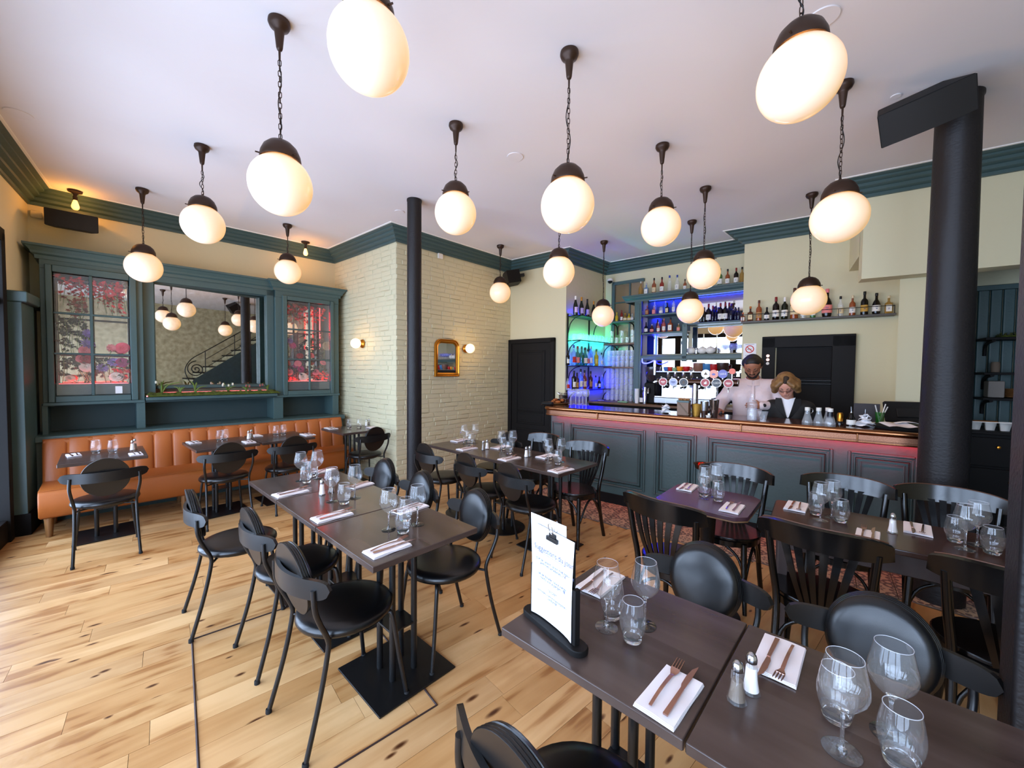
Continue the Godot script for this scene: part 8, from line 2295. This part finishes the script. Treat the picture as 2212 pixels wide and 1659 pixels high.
func hand(w: Vector3, d: Vector3, up: Vector3, side: float, curl: float) -> Array:
	# bones of a hand: wrist w, pointing along d, back of the hand towards up, thumb on the given side
	var x := d.cross(up).normalized() * side
	var b := [[w, w + d * 0.05, 0.024, 0.026, 0.012], [w + d * 0.02 + x * 0.018, w + d * 0.082 + x * 0.028, 0.015, 0.012, 0.012], [w + d * 0.02 - x * 0.016, w + d * 0.078 - x * 0.026, 0.015, 0.011, 0.012], [w + d * 0.03, w + d * 0.084, 0.016, 0.012, 0.012]]
	for f in 4:
		var o := (1.5 - f) * 0.0195
		var l: float = [0.072, 0.080, 0.075, 0.060][f]
		var p := w + d * (0.082 - 0.004 * absf(f - 1.2)) + x * o
		var e := d
		for s in 3:
			e = (e - up * curl * (0.45 + 0.25 * s)).normalized()
			var q: Vector3 = p + e * l * [0.45, 0.32, 0.26][s]
			b.append([p, q, 0.0092 - s * 0.0006, 0.0086 - s * 0.0008, 0.003])
			p = q
	var t0 := w + d * 0.022 + x * 0.022
	var t1 := t0 + (d * 0.6 + x * 0.75 - up * 0.25).normalized() * 0.042
	b.append([t0, t1, 0.014, 0.011, 0.008])
	b.append([t1, t1 + (d * 0.9 + x * 0.1 - up * 0.3).normalized() * 0.032, 0.0105, 0.009, 0.004])
	return b

func head_bones(c: Vector3, bs: Basis, s := 1.0) -> Array:
	# c: centre of the skull; bs: z forward, y up
	var q := func(x: float, y: float, z: float) -> Vector3: return c + bs * Vector3(x, y, z) * s
	var b := [[q.call(0, 0.03, -0.022), q.call(0, 0.035, 0.022), 0.082 * s, 0.077 * s, 0.03], [q.call(0, -0.02, 0.025), q.call(0, -0.07, 0.045), 0.062 * s, 0.046 * s, 0.03],
		[q.call(0, -0.078, 0.055), q.call(0, -0.088, 0.066), 0.034 * s, 0.022 * s, 0.02], [q.call(-0.042, -0.028, 0.042), q.call(-0.030, -0.064, 0.048), 0.028 * s, 0.026 * s, 0.02], [q.call(0.042, -0.028, 0.042), q.call(0.030, -0.064, 0.048), 0.028 * s, 0.026 * s, 0.02],
		[q.call(0, 0.012, 0.092), q.call(0, -0.024, 0.110), 0.009 * s, 0.0115 * s, 0.010], [q.call(-0.011, -0.028, 0.100), q.call(0.011, -0.028, 0.100), 0.009 * s, 0.009 * s, 0.008],
		[q.call(-0.036, 0.022, 0.086), q.call(0.036, 0.022, 0.086), 0.012 * s, 0.012 * s, 0.012], [q.call(-0.016, -0.056, 0.090), q.call(0.016, -0.056, 0.090), 0.0085 * s, 0.0085 * s, 0.008], [q.call(-0.012, -0.064, 0.088), q.call(0.012, -0.064, 0.088), 0.008 * s, 0.008 * s, 0.006]]
	for e in [-1.0, 1.0]:
		b.append([q.call(e * 0.031, 0.006, 0.080), q.call(e * 0.033, 0.006, 0.080), 0.014 * s, 0.014 * s, 0.006])
		b.append([q.call(e * 0.083, 0.018, -0.006), q.call(e * 0.080, -0.022, 0.000), 0.013 * s, 0.009 * s, 0.006])
		b.append([q.call(e * 0.088, 0.026, -0.010), q.call(e * 0.091, 0.004, -0.014), 0.008 * s, 0.008 * s, 0.004])
	return b

func face_details(o: Node3D, c: Vector3, bs: Basis, brow: Material, lip: Material, s := 1.0) -> void:
	var q := func(x: float, y: float, z: float) -> Vector3: return c + bs * Vector3(x, y, z) * s
	var br := MB.new()
	var li := MB.new()
	for e in [-1.0, 1.0]:
		br.tube(curve([q.call(e * 0.014, 0.025, 0.0985), q.call(e * 0.034, 0.030, 0.094), q.call(e * 0.054, 0.022, 0.080)], 6), [0.0035, 0.0042, 0.0045, 0.0045, 0.004, 0.003, 0.0015], 6)
		li.tube(curve([q.call(e * 0.018, 0.003, 0.0915), q.call(e * 0.032, -0.001, 0.0945), q.call(e * 0.047, 0.003, 0.087)], 6), 0.0022, 6)
	part(o, "eyebrows", br, brow)
	part(o, "eyelashes", li, mats.rubber)
	part(o, "lips", MB.new().tube(curve([q.call(-0.022, -0.060, 0.090), q.call(0, -0.0585, 0.099), q.call(0.022, -0.060, 0.090)], 8), [0.001, 0.003, 0.004, 0.0045, 0.005, 0.0045, 0.004, 0.003, 0.001], 6), lip)

func people() -> void:
	var skin_m := mat("skin_tan", Color(0.62, 0.40, 0.29), 0.55)
	skin_m.subsurf_scatter_enabled = true; skin_m.subsurf_scatter_strength = 0.08
	var skin_f := mat("skin_fair", Color(0.80, 0.56, 0.47), 0.55)
	skin_f.subsurf_scatter_enabled = true; skin_f.subsurf_scatter_strength = 0.08
	var hair := mat("hair_dark", Color(0.055, 0.04, 0.035), 0.6)
	var shirt := mat("shirt_pink", Color(0.87, 0.80, 0.805), 0.8)
	shirt.normal_enabled = true; shirt.normal_texture = bump_tex(91, 0.015, 8.0, 256); shirt.normal_scale = 0.5; tri_uv(shirt, Vector3(2.2, 2.2, 2.2))
	var suit := mat("suit_black", Color(0.045, 0.043, 0.045), 0.75)
	var lip := mat("lip", Color(0.55, 0.30, 0.26), 0.5)
	# the man: standing behind the bar, head bowed, right arm down to the bar, left forearm across
	var o := thing("person", "man in a pale pink shirt with head bowed, standing behind the bar", "person", Transform3D(Basis(Vector3.UP, deg_to_rad(-30.0)), Vector3(2.70, 0, -4.46)))
	var hb := Basis(Vector3.UP, -0.05) * Basis(Vector3.RIGHT, 0.62)
	var hc := Vector3(-0.01, 1.63, 0.075)
	var L := 0.985      # hips
	var sa := [Vector3(-0.19, 1.415, 0.0), Vector3(-0.275, 1.20, -0.01), Vector3(-0.305, 1.135, 0.21)]
	sa[2] = Vector3(-0.315, 1.142, 0.215)
	sa[1] = Vector3(-0.300, 1.235, -0.02)
	var sb := [Vector3(0.20, 1.415, 0.0), Vector3(0.300, 1.205, 0.03), Vector3(0.085, 1.205, 0.215)]
	var core := [[Vector3(0, 1.43, -0.005), Vector3(0, 1.52, 0.03), 0.060, 0.056], [Vector3(-0.12, 1.40, 0), Vector3(0.12, 1.40, 0), 0.075, 0.075], [Vector3(-0.075, 1.28, 0.01), Vector3(-0.07, 1.08, 0.01), 0.112, 0.105], [Vector3(0.075, 1.28, 0.01), Vector3(0.07, 1.08, 0.01), 0.112, 0.105], [Vector3(-0.08, 0.97, 0), Vector3(0.08, 0.97, 0), 0.112, 0.112]]
	var arms := [[sa[0], sa[1], 0.053, 0.043], [sa[1], sa[2], 0.041, 0.029], [sb[0], sb[1], 0.053, 0.043], [sb[1], sb[2], 0.041, 0.029]]
	var legs := []
	for e in [-1.0, 1.0]: legs.append_array([[Vector3(e * 0.09, 0.93, 0), Vector3(e * 0.10, 0.52, 0.01), 0.088, 0.06], [Vector3(e * 0.10, 0.52, 0.01), Vector3(e * 0.105, 0.10, -0.02), 0.056, 0.038], [Vector3(e * 0.105, 0.045, -0.03), Vector3(e * 0.125, 0.035, 0.13), 0.042, 0.032]])
	var body := skin(core + arms + legs, 0.014, 0.035)
	body.join(skin(head_bones(hc, hb, 1.02) + [[Vector3(0, 1.47, 0.0), hc + hb * Vector3(0, -0.03, -0.02), 0.057, 0.060, 0.03]], 0.0055, 0.02))
	body.join(skin(hand(sa[2], Vector3(-0.25, -0.10, 0.96).normalized(), Vector3.UP, -1.0, 0.25), 0.004, 0.012))
	body.join(skin(hand(sb[2], Vector3(-0.92, 0.0, 0.38).normalized(), Vector3(0.38, 0.25, 0.89).normalized(), 1.0, 0.55), 0.004, 0.012))
	part(o, "body", body, skin_m)
	var sc := []
	for b in core.slice(1) + arms: sc.append([b[0], b[1], b[2] + 0.014, b[3] + 0.014])
	sc[5] = [sa[0], sa[1], 0.072, 0.062]; sc[6] = [sa[1], sa[2], 0.058, 0.042]
	sc[7] = sc[7]
	sc = []
	for b in core.slice(1): sc.append([b[0], b[1], b[2] + 0.013, b[3] + 0.015])
	sc.append([Vector3(0, 1.38, 0), Vector3(0, 1.455, 0.005), 0.10, 0.076])
	for q in [sa, sb]:
		sc.append([q[0], q[1], 0.074, 0.064]); sc.append([q[1], q[2], 0.062, 0.045])
	part(o, "shirt", skin(sc, 0.012, 0.04, [[Vector3(0, 0.985, 0), Vector3(0, -1, 0)], [Vector3(0, 1.495, 0), Vector3(0, 1, 0.25).normalized()]]), shirt)
	var col := MB.new()
	for e in [-1.0, 1.0]:
		col.sheet(func(u, w):
			var a: float = lerpf(0.12, PI * 0.98, u)
			var rr: float = lerpf(0.072, 0.086 + 0.012 * (1.0 - u), w)
			return Vector3(e * sin(a) * rr, lerpf(1.505, 1.462 - 0.02 * (1.0 - u), w) - 0.03 * cos(a) , 0.012 + cos(a) * rr * 1.05), 14, 3, 0.003)
	part(o, "collar", col, shirt)
	part(o, "placket", MB.new().tube(curve([Vector3(0, 1.43, 0.098), Vector3(0, 1.28, 0.138), Vector3(0, 1.12, 0.134), Vector3(0, 1.0, 0.128)], 10), 0.016, 8, false, 0.35), shirt)
	var tr := []
	for b in legs.slice(0, 2) + legs.slice(3, 5): tr.append([b[0], b[1], b[2] + 0.014, b[3] + 0.016])
	tr.append([Vector3(-0.08, 0.97, 0), Vector3(0.08, 0.97, 0), 0.121, 0.121])
	part(o, "trousers", skin(tr, 0.014, 0.04, [[Vector3(0, 1.0, 0), Vector3(0, 1, 0)]]), suit)
	var sh := MB.new()
	for e in [-1.0, 1.0]: sh.join(skin([[Vector3(e * 0.105, 0.045, -0.04), Vector3(e * 0.127, 0.038, 0.15), 0.050, 0.040]], 0.012, 0.02, [[Vector3.ZERO, Vector3(0, -1, 0)]]))
	part(o, "shoes", sh, mats.rubber)
	var hq := func(x: float, y: float, z: float) -> Vector3: return hc + hb * Vector3(x, y, z) * 1.02
	part(o, "hair", skin([[hq.call(0, 0.045, -0.025), hq.call(0, 0.058, 0.022), 0.083, 0.073, 0.02], [hq.call(0, 0.0, -0.045), hq.call(0, -0.035, -0.04), 0.074, 0.058, 0.02], [hq.call(-0.05, 0.03, -0.02), hq.call(0.05, 0.03, -0.02), 0.055, 0.055, 0.02]], 0.006, 0.02, [[hq.call(0, 0.052, 0.06), hb * Vector3(0, -0.55, 1).normalized()], [hq.call(0, 0.0, 0.012), hb * Vector3(0, -0.85, 0.6).normalized()]]), hair)
	part(o, "beard", skin([[hq.call(-0.046, -0.045, 0.045), hq.call(-0.02, -0.085, 0.062), 0.026, 0.026, 0.02], [hq.call(0.046, -0.045, 0.045), hq.call(0.02, -0.085, 0.062), 0.026, 0.026, 0.02], [hq.call(-0.012, -0.090, 0.068), hq.call(0.012, -0.090, 0.068), 0.024, 0.024, 0.02], [hq.call(-0.02, -0.046, 0.092), hq.call(0.02, -0.046, 0.092), 0.0085, 0.0085, 0.006]], 0.005, 0.015), mat("stubble", Color(0.13, 0.085, 0.065), 0.8))
	face_details(o, hc, hb, hair, lip, 1.02)
	part(o, "watch", MB.new().lathe([Vector2(0.033, -0.011), Vector2(0.036, -0.011), Vector2(0.036, 0.011), Vector2(0.033, 0.011)], 20, Transform3D(Basis(Quaternion(Vector3.UP, (sb[2] - sb[1]).normalized())), sb[2] - (sb[2] - sb[1]).normalized() * 0.012)).ball(sb[2] + Vector3(0.02, 0.008, 0.036), Vector3(0.017, 0.019, 0.008), 12, 8), mats.rubber)
	# the woman: fair bob, dark suit, leaning on the bar
	o = thing("person", "woman with fair bobbed hair and a black suit, leaning behind the bar", "person", Transform3D(Basis(Vector3.UP, deg_to_rad(-33.0)), Vector3(2.93, 0, -4.20)))
	hb = Basis(Vector3.UP, -0.10) * Basis(Vector3.RIGHT, 0.62) * Basis(Vector3(0, 0, 1), 0.06)
	hc = Vector3(-0.035, 1.425, 0.12)
	var wa := [Vector3(-0.155, 1.20, 0.04), Vector3(-0.215, 1.02, 0.02), Vector3(-0.16, 0.98, 0.17)]
	var wb := [Vector3(0.155, 1.20, 0.04), Vector3(0.225, 1.02, 0.02), Vector3(0.16, 0.98, 0.17)]
	core = [[Vector3(-0.005, 1.24, 0.045), Vector3(-0.02, 1.34, 0.085), 0.050, 0.046], [Vector3(-0.10, 1.19, 0.04), Vector3(0.10, 1.19, 0.04), 0.064, 0.064], [Vector3(-0.06, 1.10, 0.03), Vector3(-0.055, 0.92, -0.03), 0.098, 0.086], [Vector3(0.06, 1.10, 0.03), Vector3(0.055, 0.92, -0.03), 0.098, 0.086], [Vector3(-0.075, 0.82, -0.05), Vector3(0.075, 0.82, -0.05), 0.108, 0.108]]
	arms = [[wa[0], wa[1], 0.045, 0.038], [wa[1], wa[2], 0.036, 0.026], [wb[0], wb[1], 0.045, 0.038], [wb[1], wb[2], 0.036, 0.026]]
	legs = []
	for e in [-1.0, 1.0]: legs.append_array([[Vector3(e * 0.08, 0.80, -0.05), Vector3(e * 0.085, 0.44, 0.03), 0.085, 0.056], [Vector3(e * 0.085, 0.44, 0.03), Vector3(e * 0.09, 0.09, -0.04), 0.05, 0.034], [Vector3(e * 0.09, 0.04, -0.05), Vector3(e * 0.10, 0.032, 0.10), 0.038, 0.029]])
	body = skin(core + arms + legs, 0.014, 0.035)
	body.join(skin(head_bones(hc, hb, 0.96) + [[Vector3(-0.01, 1.28, 0.06), hc + hb * Vector3(0, -0.03, -0.02), 0.048, 0.052, 0.03]], 0.0055, 0.02))
	body.join(skin(hand(wa[2], Vector3(0.55, 0.05, 0.83).normalized(), Vector3.UP, -1.0, 0.3), 0.004, 0.012))
	body.join(skin(hand(wb[2], Vector3(-0.55, 0.05, 0.83).normalized(), Vector3.UP, 1.0, 0.3), 0.004, 0.012))
	part(o, "body", body, skin_f)
	sc = []
	for b in core.slice(1): sc.append([b[0], b[1], b[2] + 0.020, b[3] + 0.022])
	for q in [wa, wb]:
		sc.append([q[0], q[1], 0.070, 0.058]); sc.append([q[1], q[2], 0.056, 0.042])
	part(o, "jacket", skin(sc, 0.012, 0.035, [[Vector3(0, 0.70, 0), Vector3(0, -1, 0)]]), suit)
	var vz := MB.new()
	vz.sheet(func(u, w):
		var hw: float = lerpf(0.012, 0.062, w)
		var x: float = (u - 0.5) * 2.0 * hw
		return Vector3(-0.012 + x, lerpf(1.10, 1.285, w) + 0.02 * absf(u - 0.5) * 2.0 * w, lerpf(0.158, 0.112, w) - 0.35 * x * x / 0.06 * w), 8, 8, 0.004)
	part(o, "blouse", vz, mats.paper, Transform3D(), "white blouse")
	var lp := MB.new()
	for e in [-1.0, 1.0]:
		lp.sheet(func(u, w):
			var y: float = lerpf(1.09, 1.295, w)
			var x0: float = lerpf(0.006, 0.058, w)
			return Vector3(-0.012 + e * (x0 + u * (0.012 + 0.055 * sin(w * 2.4))), y, lerpf(0.168, 0.122, w) - 0.3 * u * 0.06), 4, 8, 0.005)
	part(o, "lapels", lp, suit)
	tr = []
	for b in legs.slice(0, 2) + legs.slice(3, 5): tr.append([b[0], b[1], b[2] + 0.014, b[3] + 0.016])
	tr.append([Vector3(-0.075, 0.82, -0.05), Vector3(0.075, 0.82, -0.05), 0.117, 0.117])
	part(o, "trousers", skin(tr, 0.014, 0.04), suit)
	sh = MB.new()
	for e in [-1.0, 1.0]: sh.join(skin([[Vector3(e * 0.09, 0.042, -0.055), Vector3(e * 0.10, 0.035, 0.115), 0.046, 0.036]], 0.012, 0.02, [[Vector3.ZERO, Vector3(0, -1, 0)]]))
	part(o, "shoes", sh, mats.rubber)
	var wq := func(x: float, y: float, z: float) -> Vector3: return hc + hb * Vector3(x, y, z) * 0.96
	var blond := mat("hair_fair", Color(0.62, 0.47, 0.28), 0.5)
	blond.albedo_texture = noise_tex(93, 0.03, Color(0.55, 0.48, 0.42), Color(1, 1, 1), 256); tri_uv(blond, Vector3(3, 3, 3))
	var hr := []
	for e in [-1.0, 1.0]:
		hr.append_array([[wq.call(e * 0.035, 0.075, 0.02), wq.call(e * 0.088, 0.025, 0.040), 0.046, 0.042, 0.02], [wq.call(e * 0.088, 0.025, 0.035), wq.call(e * 0.104, -0.042, 0.030), 0.042, 0.030, 0.02], [wq.call(e * 0.08, 0.02, -0.03), wq.call(e * 0.085, -0.05, -0.03), 0.052, 0.040, 0.02], [wq.call(e * 0.03, 0.085, 0.055), wq.call(e * 0.075, 0.050, 0.078), 0.030, 0.022, 0.012]])
	hr.append([wq.call(0, 0.055, -0.03), wq.call(0, 0.02, -0.06), 0.088, 0.082, 0.02])
	part(o, "hair", skin(hr, 0.006, 0.018), blond)
	part(o, "hair_roots", skin([[wq.call(0.010, 0.112, 0.02), wq.call(0.004, 0.098, 0.076), 0.026, 0.014, 0.02], [wq.call(0.022, 0.106, 0.03), wq.call(0.032, 0.090, 0.066), 0.024, 0.014, 0.02]], 0.006, 0.02), mat("hair_roots", Color(0.15, 0.10, 0.06), 0.6), Transform3D(), "dark hair roots")
	face_details(o, hc, hb, mats.hair_roots, lip, 0.96)
	part(o, "glasses", MB.new().tube(curve([wq.call(-0.056, 0.002, 0.088), wq.call(-0.03, -0.010, 0.103), wq.call(0, 0.004, 0.108), wq.call(0.03, -0.010, 0.103), wq.call(0.056, 0.002, 0.088)], 14), 0.0022, 6), mats.bronze)

func side_wall() -> void:
	# recess to the right of the thick column: striped boards, bracket shelves, black sideboard
	var o := thing("wall_panelling", "teal grooved board panelling at the back of the dark recess", "panelling", FR.K)
	for k in 15:
		part(o, "board", MB.new().box(Vector3(1.20 + k * 0.085, 1.21, -0.895), Vector3(0.080, 2.40, 0.03), 0.012), mats.teal_paint)
	part(o, "top_rail", MB.new().box(Vector3(1.80, 2.42, -0.875), Vector3(1.30, 0.05, 0.05), 0.006), mats.teal_paint)
	var k := 0
	for y in [1.915, 1.58, 1.335]:
		var s := thing("wall_shelf", ["topmost dark bracket shelf in the recess, with a mossy plant", "middle dark bracket shelf in the recess, with a pink box", "lowest dark bracket shelf in the recess, with cups and plates"][k], "shelf", FR.K)
		part(s, "board", MB.new().box(Vector3(1.82, y - 0.012, -0.76), Vector3(1.16, 0.024, 0.24), 0.003), mats.black_paint)
		for x in [1.30, 2.30]: part(s, "bracket", MB.new().tube(curve([Vector3(x, y - 0.17, -0.87), Vector3(x, y - 0.06, -0.84), Vector3(x, y - 0.03, -0.66)], 8), 0.014, 8), mats.black_paint)
		k += 1
	var moss := MB.new()
	var r := RandomNumberGenerator.new()
	r.seed = 4
	for i in 260:
		var p := Vector3(r.randf_range(0, 0.75), 0.0, r.randf_range(-0.08, 0.08))
		moss.tube([p, p + Vector3(r.randf_range(-0.02, 0.02), r.randf_range(0.015, 0.05), r.randf_range(-0.02, 0.02))], [0.008, 0.003], 4)
	o = thing("trailing_plant", "olive mossy plant lying along the topmost recess shelf", "plant", loc("K", 1.36, 1.917, -0.75))
	part(o, "foliage", moss, mat("olive_leaf", Color(0.23, 0.25, 0.07), 0.9)).set_meta("kind", "stuff")
	part(o, "bed", MB.new().box(Vector3(0.37, 0.008, 0), Vector3(0.76, 0.016, 0.17), 0.006), mats.moss)
	solo("pink_box", "long pink wrapped box on the middle recess shelf", "box", MB.new().box(Vector3(0, 0.035, 0), Vector3(0.34, 0.07, 0.14), 0.01), mat("pink_wrap", Color(0.72, 0.30, 0.45), 0.6), loc("K", 1.76, 1.582, -0.75))
	solo("jar", "small pale jar at the left end of the middle recess shelf", "jar", MB.new().lathe([Vector2(0, 0), Vector2(0.03, 0), Vector2(0.031, 0.08), Vector2(0.026, 0.10), Vector2(0, 0.10)], 16), mats.pepper, loc("K", 1.34, 1.582, -0.74))
	solo("carton", "grey carton on the lowest recess shelf behind the column", "box", MB.new().box(Vector3(0, 0.08, 0), Vector3(0.11, 0.16, 0.11), 0.008), mat("grey_card", Color(0.50, 0.47, 0.44), 0.7), loc("K", 1.335, 1.337, -0.73))
	o = thing("plate_stack", "stack of brown plates on the lowest recess shelf", "plates", loc("K", 1.50, 1.337, -0.74))
	for i in 7: part(o, "plate", MB.new().lathe([Vector2(0, 0), Vector2(0.06, 0), Vector2(0.105, 0.012), Vector2(0.104, 0.015), Vector2(0.06, 0.005), Vector2(0, 0.005)], 24, mv(0, i * 0.012, 0)), mats.oak_leg)
	for q in [[1.74, "small white teapot on the lowest recess shelf"], [1.86, "white cup beside the small teapot on the lowest recess shelf"]]:
		o = thing("white_cup", q[1], "cup", loc("K", q[0], 1.337, -0.72))
		part(o, "body", MB.new().lathe([Vector2(0, 0), Vector2(0.025, 0), Vector2(0.045, 0.03), Vector2(0.042, 0.06), Vector2(0.030, 0.072), Vector2(0, 0.075)], 18), mats.white_plastic)
		part(o, "handle", MB.new().tube(curve([Vector3(-0.04, 0.05, 0), Vector3(-0.066, 0.045, 0), Vector3(-0.04, 0.02, 0)], 8), 0.005, 6), mats.white_plastic)
	o = thing("sideboard", "black sideboard with small brass knobs in the dark recess", "sideboard", FR.K)
	part(o, "top", MB.new().box(Vector3(1.74, 1.035, -0.52), Vector3(1.40, 0.03, 0.56), 0.005), mats.black_paint)
	part(o, "carcass", MB.new().box(Vector3(1.74, 0.51, -0.54), Vector3(1.36, 1.02, 0.50), 0.004), mats.black_paint)
	for x in [1.22, 1.57, 1.92, 2.26]:
		for y in [0.86, 0.45]:
			var hgt := 0.26 if y > 0.8 else 0.52
			var d := part(o, "drawer" if y > 0.8 else "door", MB.new().box(Vector3(x, y, -0.283), Vector3(0.32, hgt, 0.02), 0.005), mats.black_paint)
			part(d, "knob", MB.new().lathe([Vector2(0.006, 0.0), Vector2(0.006, 0.014), Vector2(0.014, 0.018), Vector2(0.012, 0.028), Vector2(0, 0.030)], 14, Transform3D(Basis(Vector3.RIGHT, PI / 2), Vector3(x + (0.02 if y > 0.8 else 0.10), y + (0.05 if y > 0.8 else 0.15), -0.273))), mats.gold)
	o = thing("compartment_tray", "white plastic tray with three compartments on the black sideboard", "tray", loc("K", 1.21, 1.051, -0.36))
	for i in 3: part(o, "compartment", MB.new().lathe([Vector2(0.034, 0.0), Vector2(0.048, 0.07), Vector2(0.052, 0.072), Vector2(0.046, 0.07), Vector2(0.032, 0.004), Vector2(0, 0.003)], 4, Transform3D(Basis(Vector3.UP, PI / 4), Vector3(-0.09 + i * 0.09, 0, 0))), mats.white_plastic)
	part(o, "rim", MB.new().box(Vector3(0, 0.074, 0.04), Vector3(0.30, 0.006, 0.012)).box(Vector3(0, 0.074, -0.04), Vector3(0.30, 0.006, 0.012)), mats.white_plastic)
	part(o, "napkins", MB.new().box(Vector3(-0.03, 0.075, 0), Vector3(0.16, 0.02, 0.06), 0.008), mats.oak_leg)

func behind_the_camera() -> void:
	# the iron stair on the stone wall, seen in the framed mirror
	var p0 := Vector3(4.03, 0, -1.96)
	var dx := Vector3(0.70, 0, -0.714)
	var fx := Transform3D(Basis(dx, Vector3.UP, dx.cross(Vector3.UP)), p0)
	var o := thing("staircase", "stone wall stair with teal side and black spiral railing, seen in the mirror", "stairs", fx)
	var slope := 0.70
	var n := 11
	for k in n:
		var x := -1.05 + k * 0.255
		part(o, "step", MB.new().box(Vector3(x + 0.13, 1.24 + k * 0.178, 0.44), Vector3(0.29, 0.04, 0.84), 0.004), mats.black_paint)
		part(o, "riser", MB.new().box(Vector3(x + 0.005, 1.15 + k * 0.178, 0.44), Vector3(0.02, 0.18, 0.84)), mats.stone_paint)
	var side := PackedVector2Array([Vector2(-1.10, 0.0), Vector2(1.75, 0.0), Vector2(1.75, 1.22 + 2.80 * slope), Vector2(-1.05, 1.22), Vector2(-1.10, 1.10)])
	part(o, "stringer", MB.new().ext(side, -0.02, 0.02), mats.teal_dark)
	part(o, "landing", MB.new().box(Vector3(-1.50, 0.53, 0.44), Vector3(0.85, 1.06, 0.84)), mats.stone_paint)
	var rail := MB.new()
	for h in [0.62, 0.42, 0.22]:
		rail.tube([Vector3(-0.80 + (0.62 - h) * 0.3, 1.40 + h, 0), Vector3(1.70, 1.40 + h + 2.5 * slope, 0)], 0.013 if h > 0.6 else 0.009, 8)
	part(o, "handrail", rail, mats.black_iron)
	for x in [-0.76, 0.0, 0.76, 1.52]: part(o, "baluster", MB.new().tube([Vector3(x, 1.38 + (x + 0.8) * slope - 0.12, 0), Vector3(x, 2.02 + (x + 0.8) * slope, 0)], 0.012, 8), mats.black_iron)
	var sp := []
	for i in 60:
		var t := i / 59.0
		var a := PI * 0.5 + t * TAU * 2.4
		var r := lerpf(0.24, 0.02, pow(t, 0.8))
		sp.append(Vector3(-0.98 + cos(a) * r, 1.52 + sin(a) * r, 0))
	part(o, "volute", MB.new().tube(sp, 0.014, 8).tube(curve([Vector3(-0.80, 2.02, 0), Vector3(-1.10, 1.80, 0), Vector3(-1.24, 1.52, 0), Vector3(-1.18, 1.25, 0), Vector3(-1.08, 1.08, 0)], 16), 0.013, 8), mats.black_iron)
	# street trees and the house front opposite, seen in the bar mirrors through the windows
	var leafm := mat("tree_leaf", Color(0.22, 0.40, 0.12), 0.7)
	var r2 := RandomNumberGenerator.new()
	r2.seed = 12
	for q in [[-3.0, -5.5, "street tree outside the window bays, nearer the cabinet end"], [-6.6, -6.0, "street tree outside the window bays, at the far end"]]:
		var t := thing("street_tree", q[2], "tree", loc("F", q[0], -0.15, q[1]))
		part(t, "trunk", MB.new().tube([Vector3(0, 0, 0), Vector3(0.05, 2.2, 0), Vector3(0.0, 4.2, 0.1)], [0.14, 0.11, 0.06], 10), mats.oak_leg)
		var cr := MB.new()
		for i in 900:
			var d := Vector3(r2.randfn(), r2.randfn() * 0.8, r2.randfn()) * 0.75
			var b := Basis(Vector3(r2.randf(), r2.randf(), r2.randf()).normalized(), r2.randf() * TAU) * 0.16
			cr.flat([Vector3(0, 3.6, 0) + d + b * Vector3(-1, 0, 0), Vector3(0, 3.6, 0) + d + b * Vector3(0, 0.5, 0), Vector3(0, 3.6, 0) + d + b * Vector3(1, 0, 0), Vector3(0, 3.6, 0) + d + b * Vector3(0, -0.5, 0)], b.z.normalized())
		part(t, "foliage", cr, leafm).set_meta("kind", "stuff")
	struct("ground", MB.new().box(Vector3(-4.5, -0.21, -8.0), Vector3(24, 0.12, 15.6)), mat("pavement", Color(0.52, 0.50, 0.48), 0.9), FR.F)
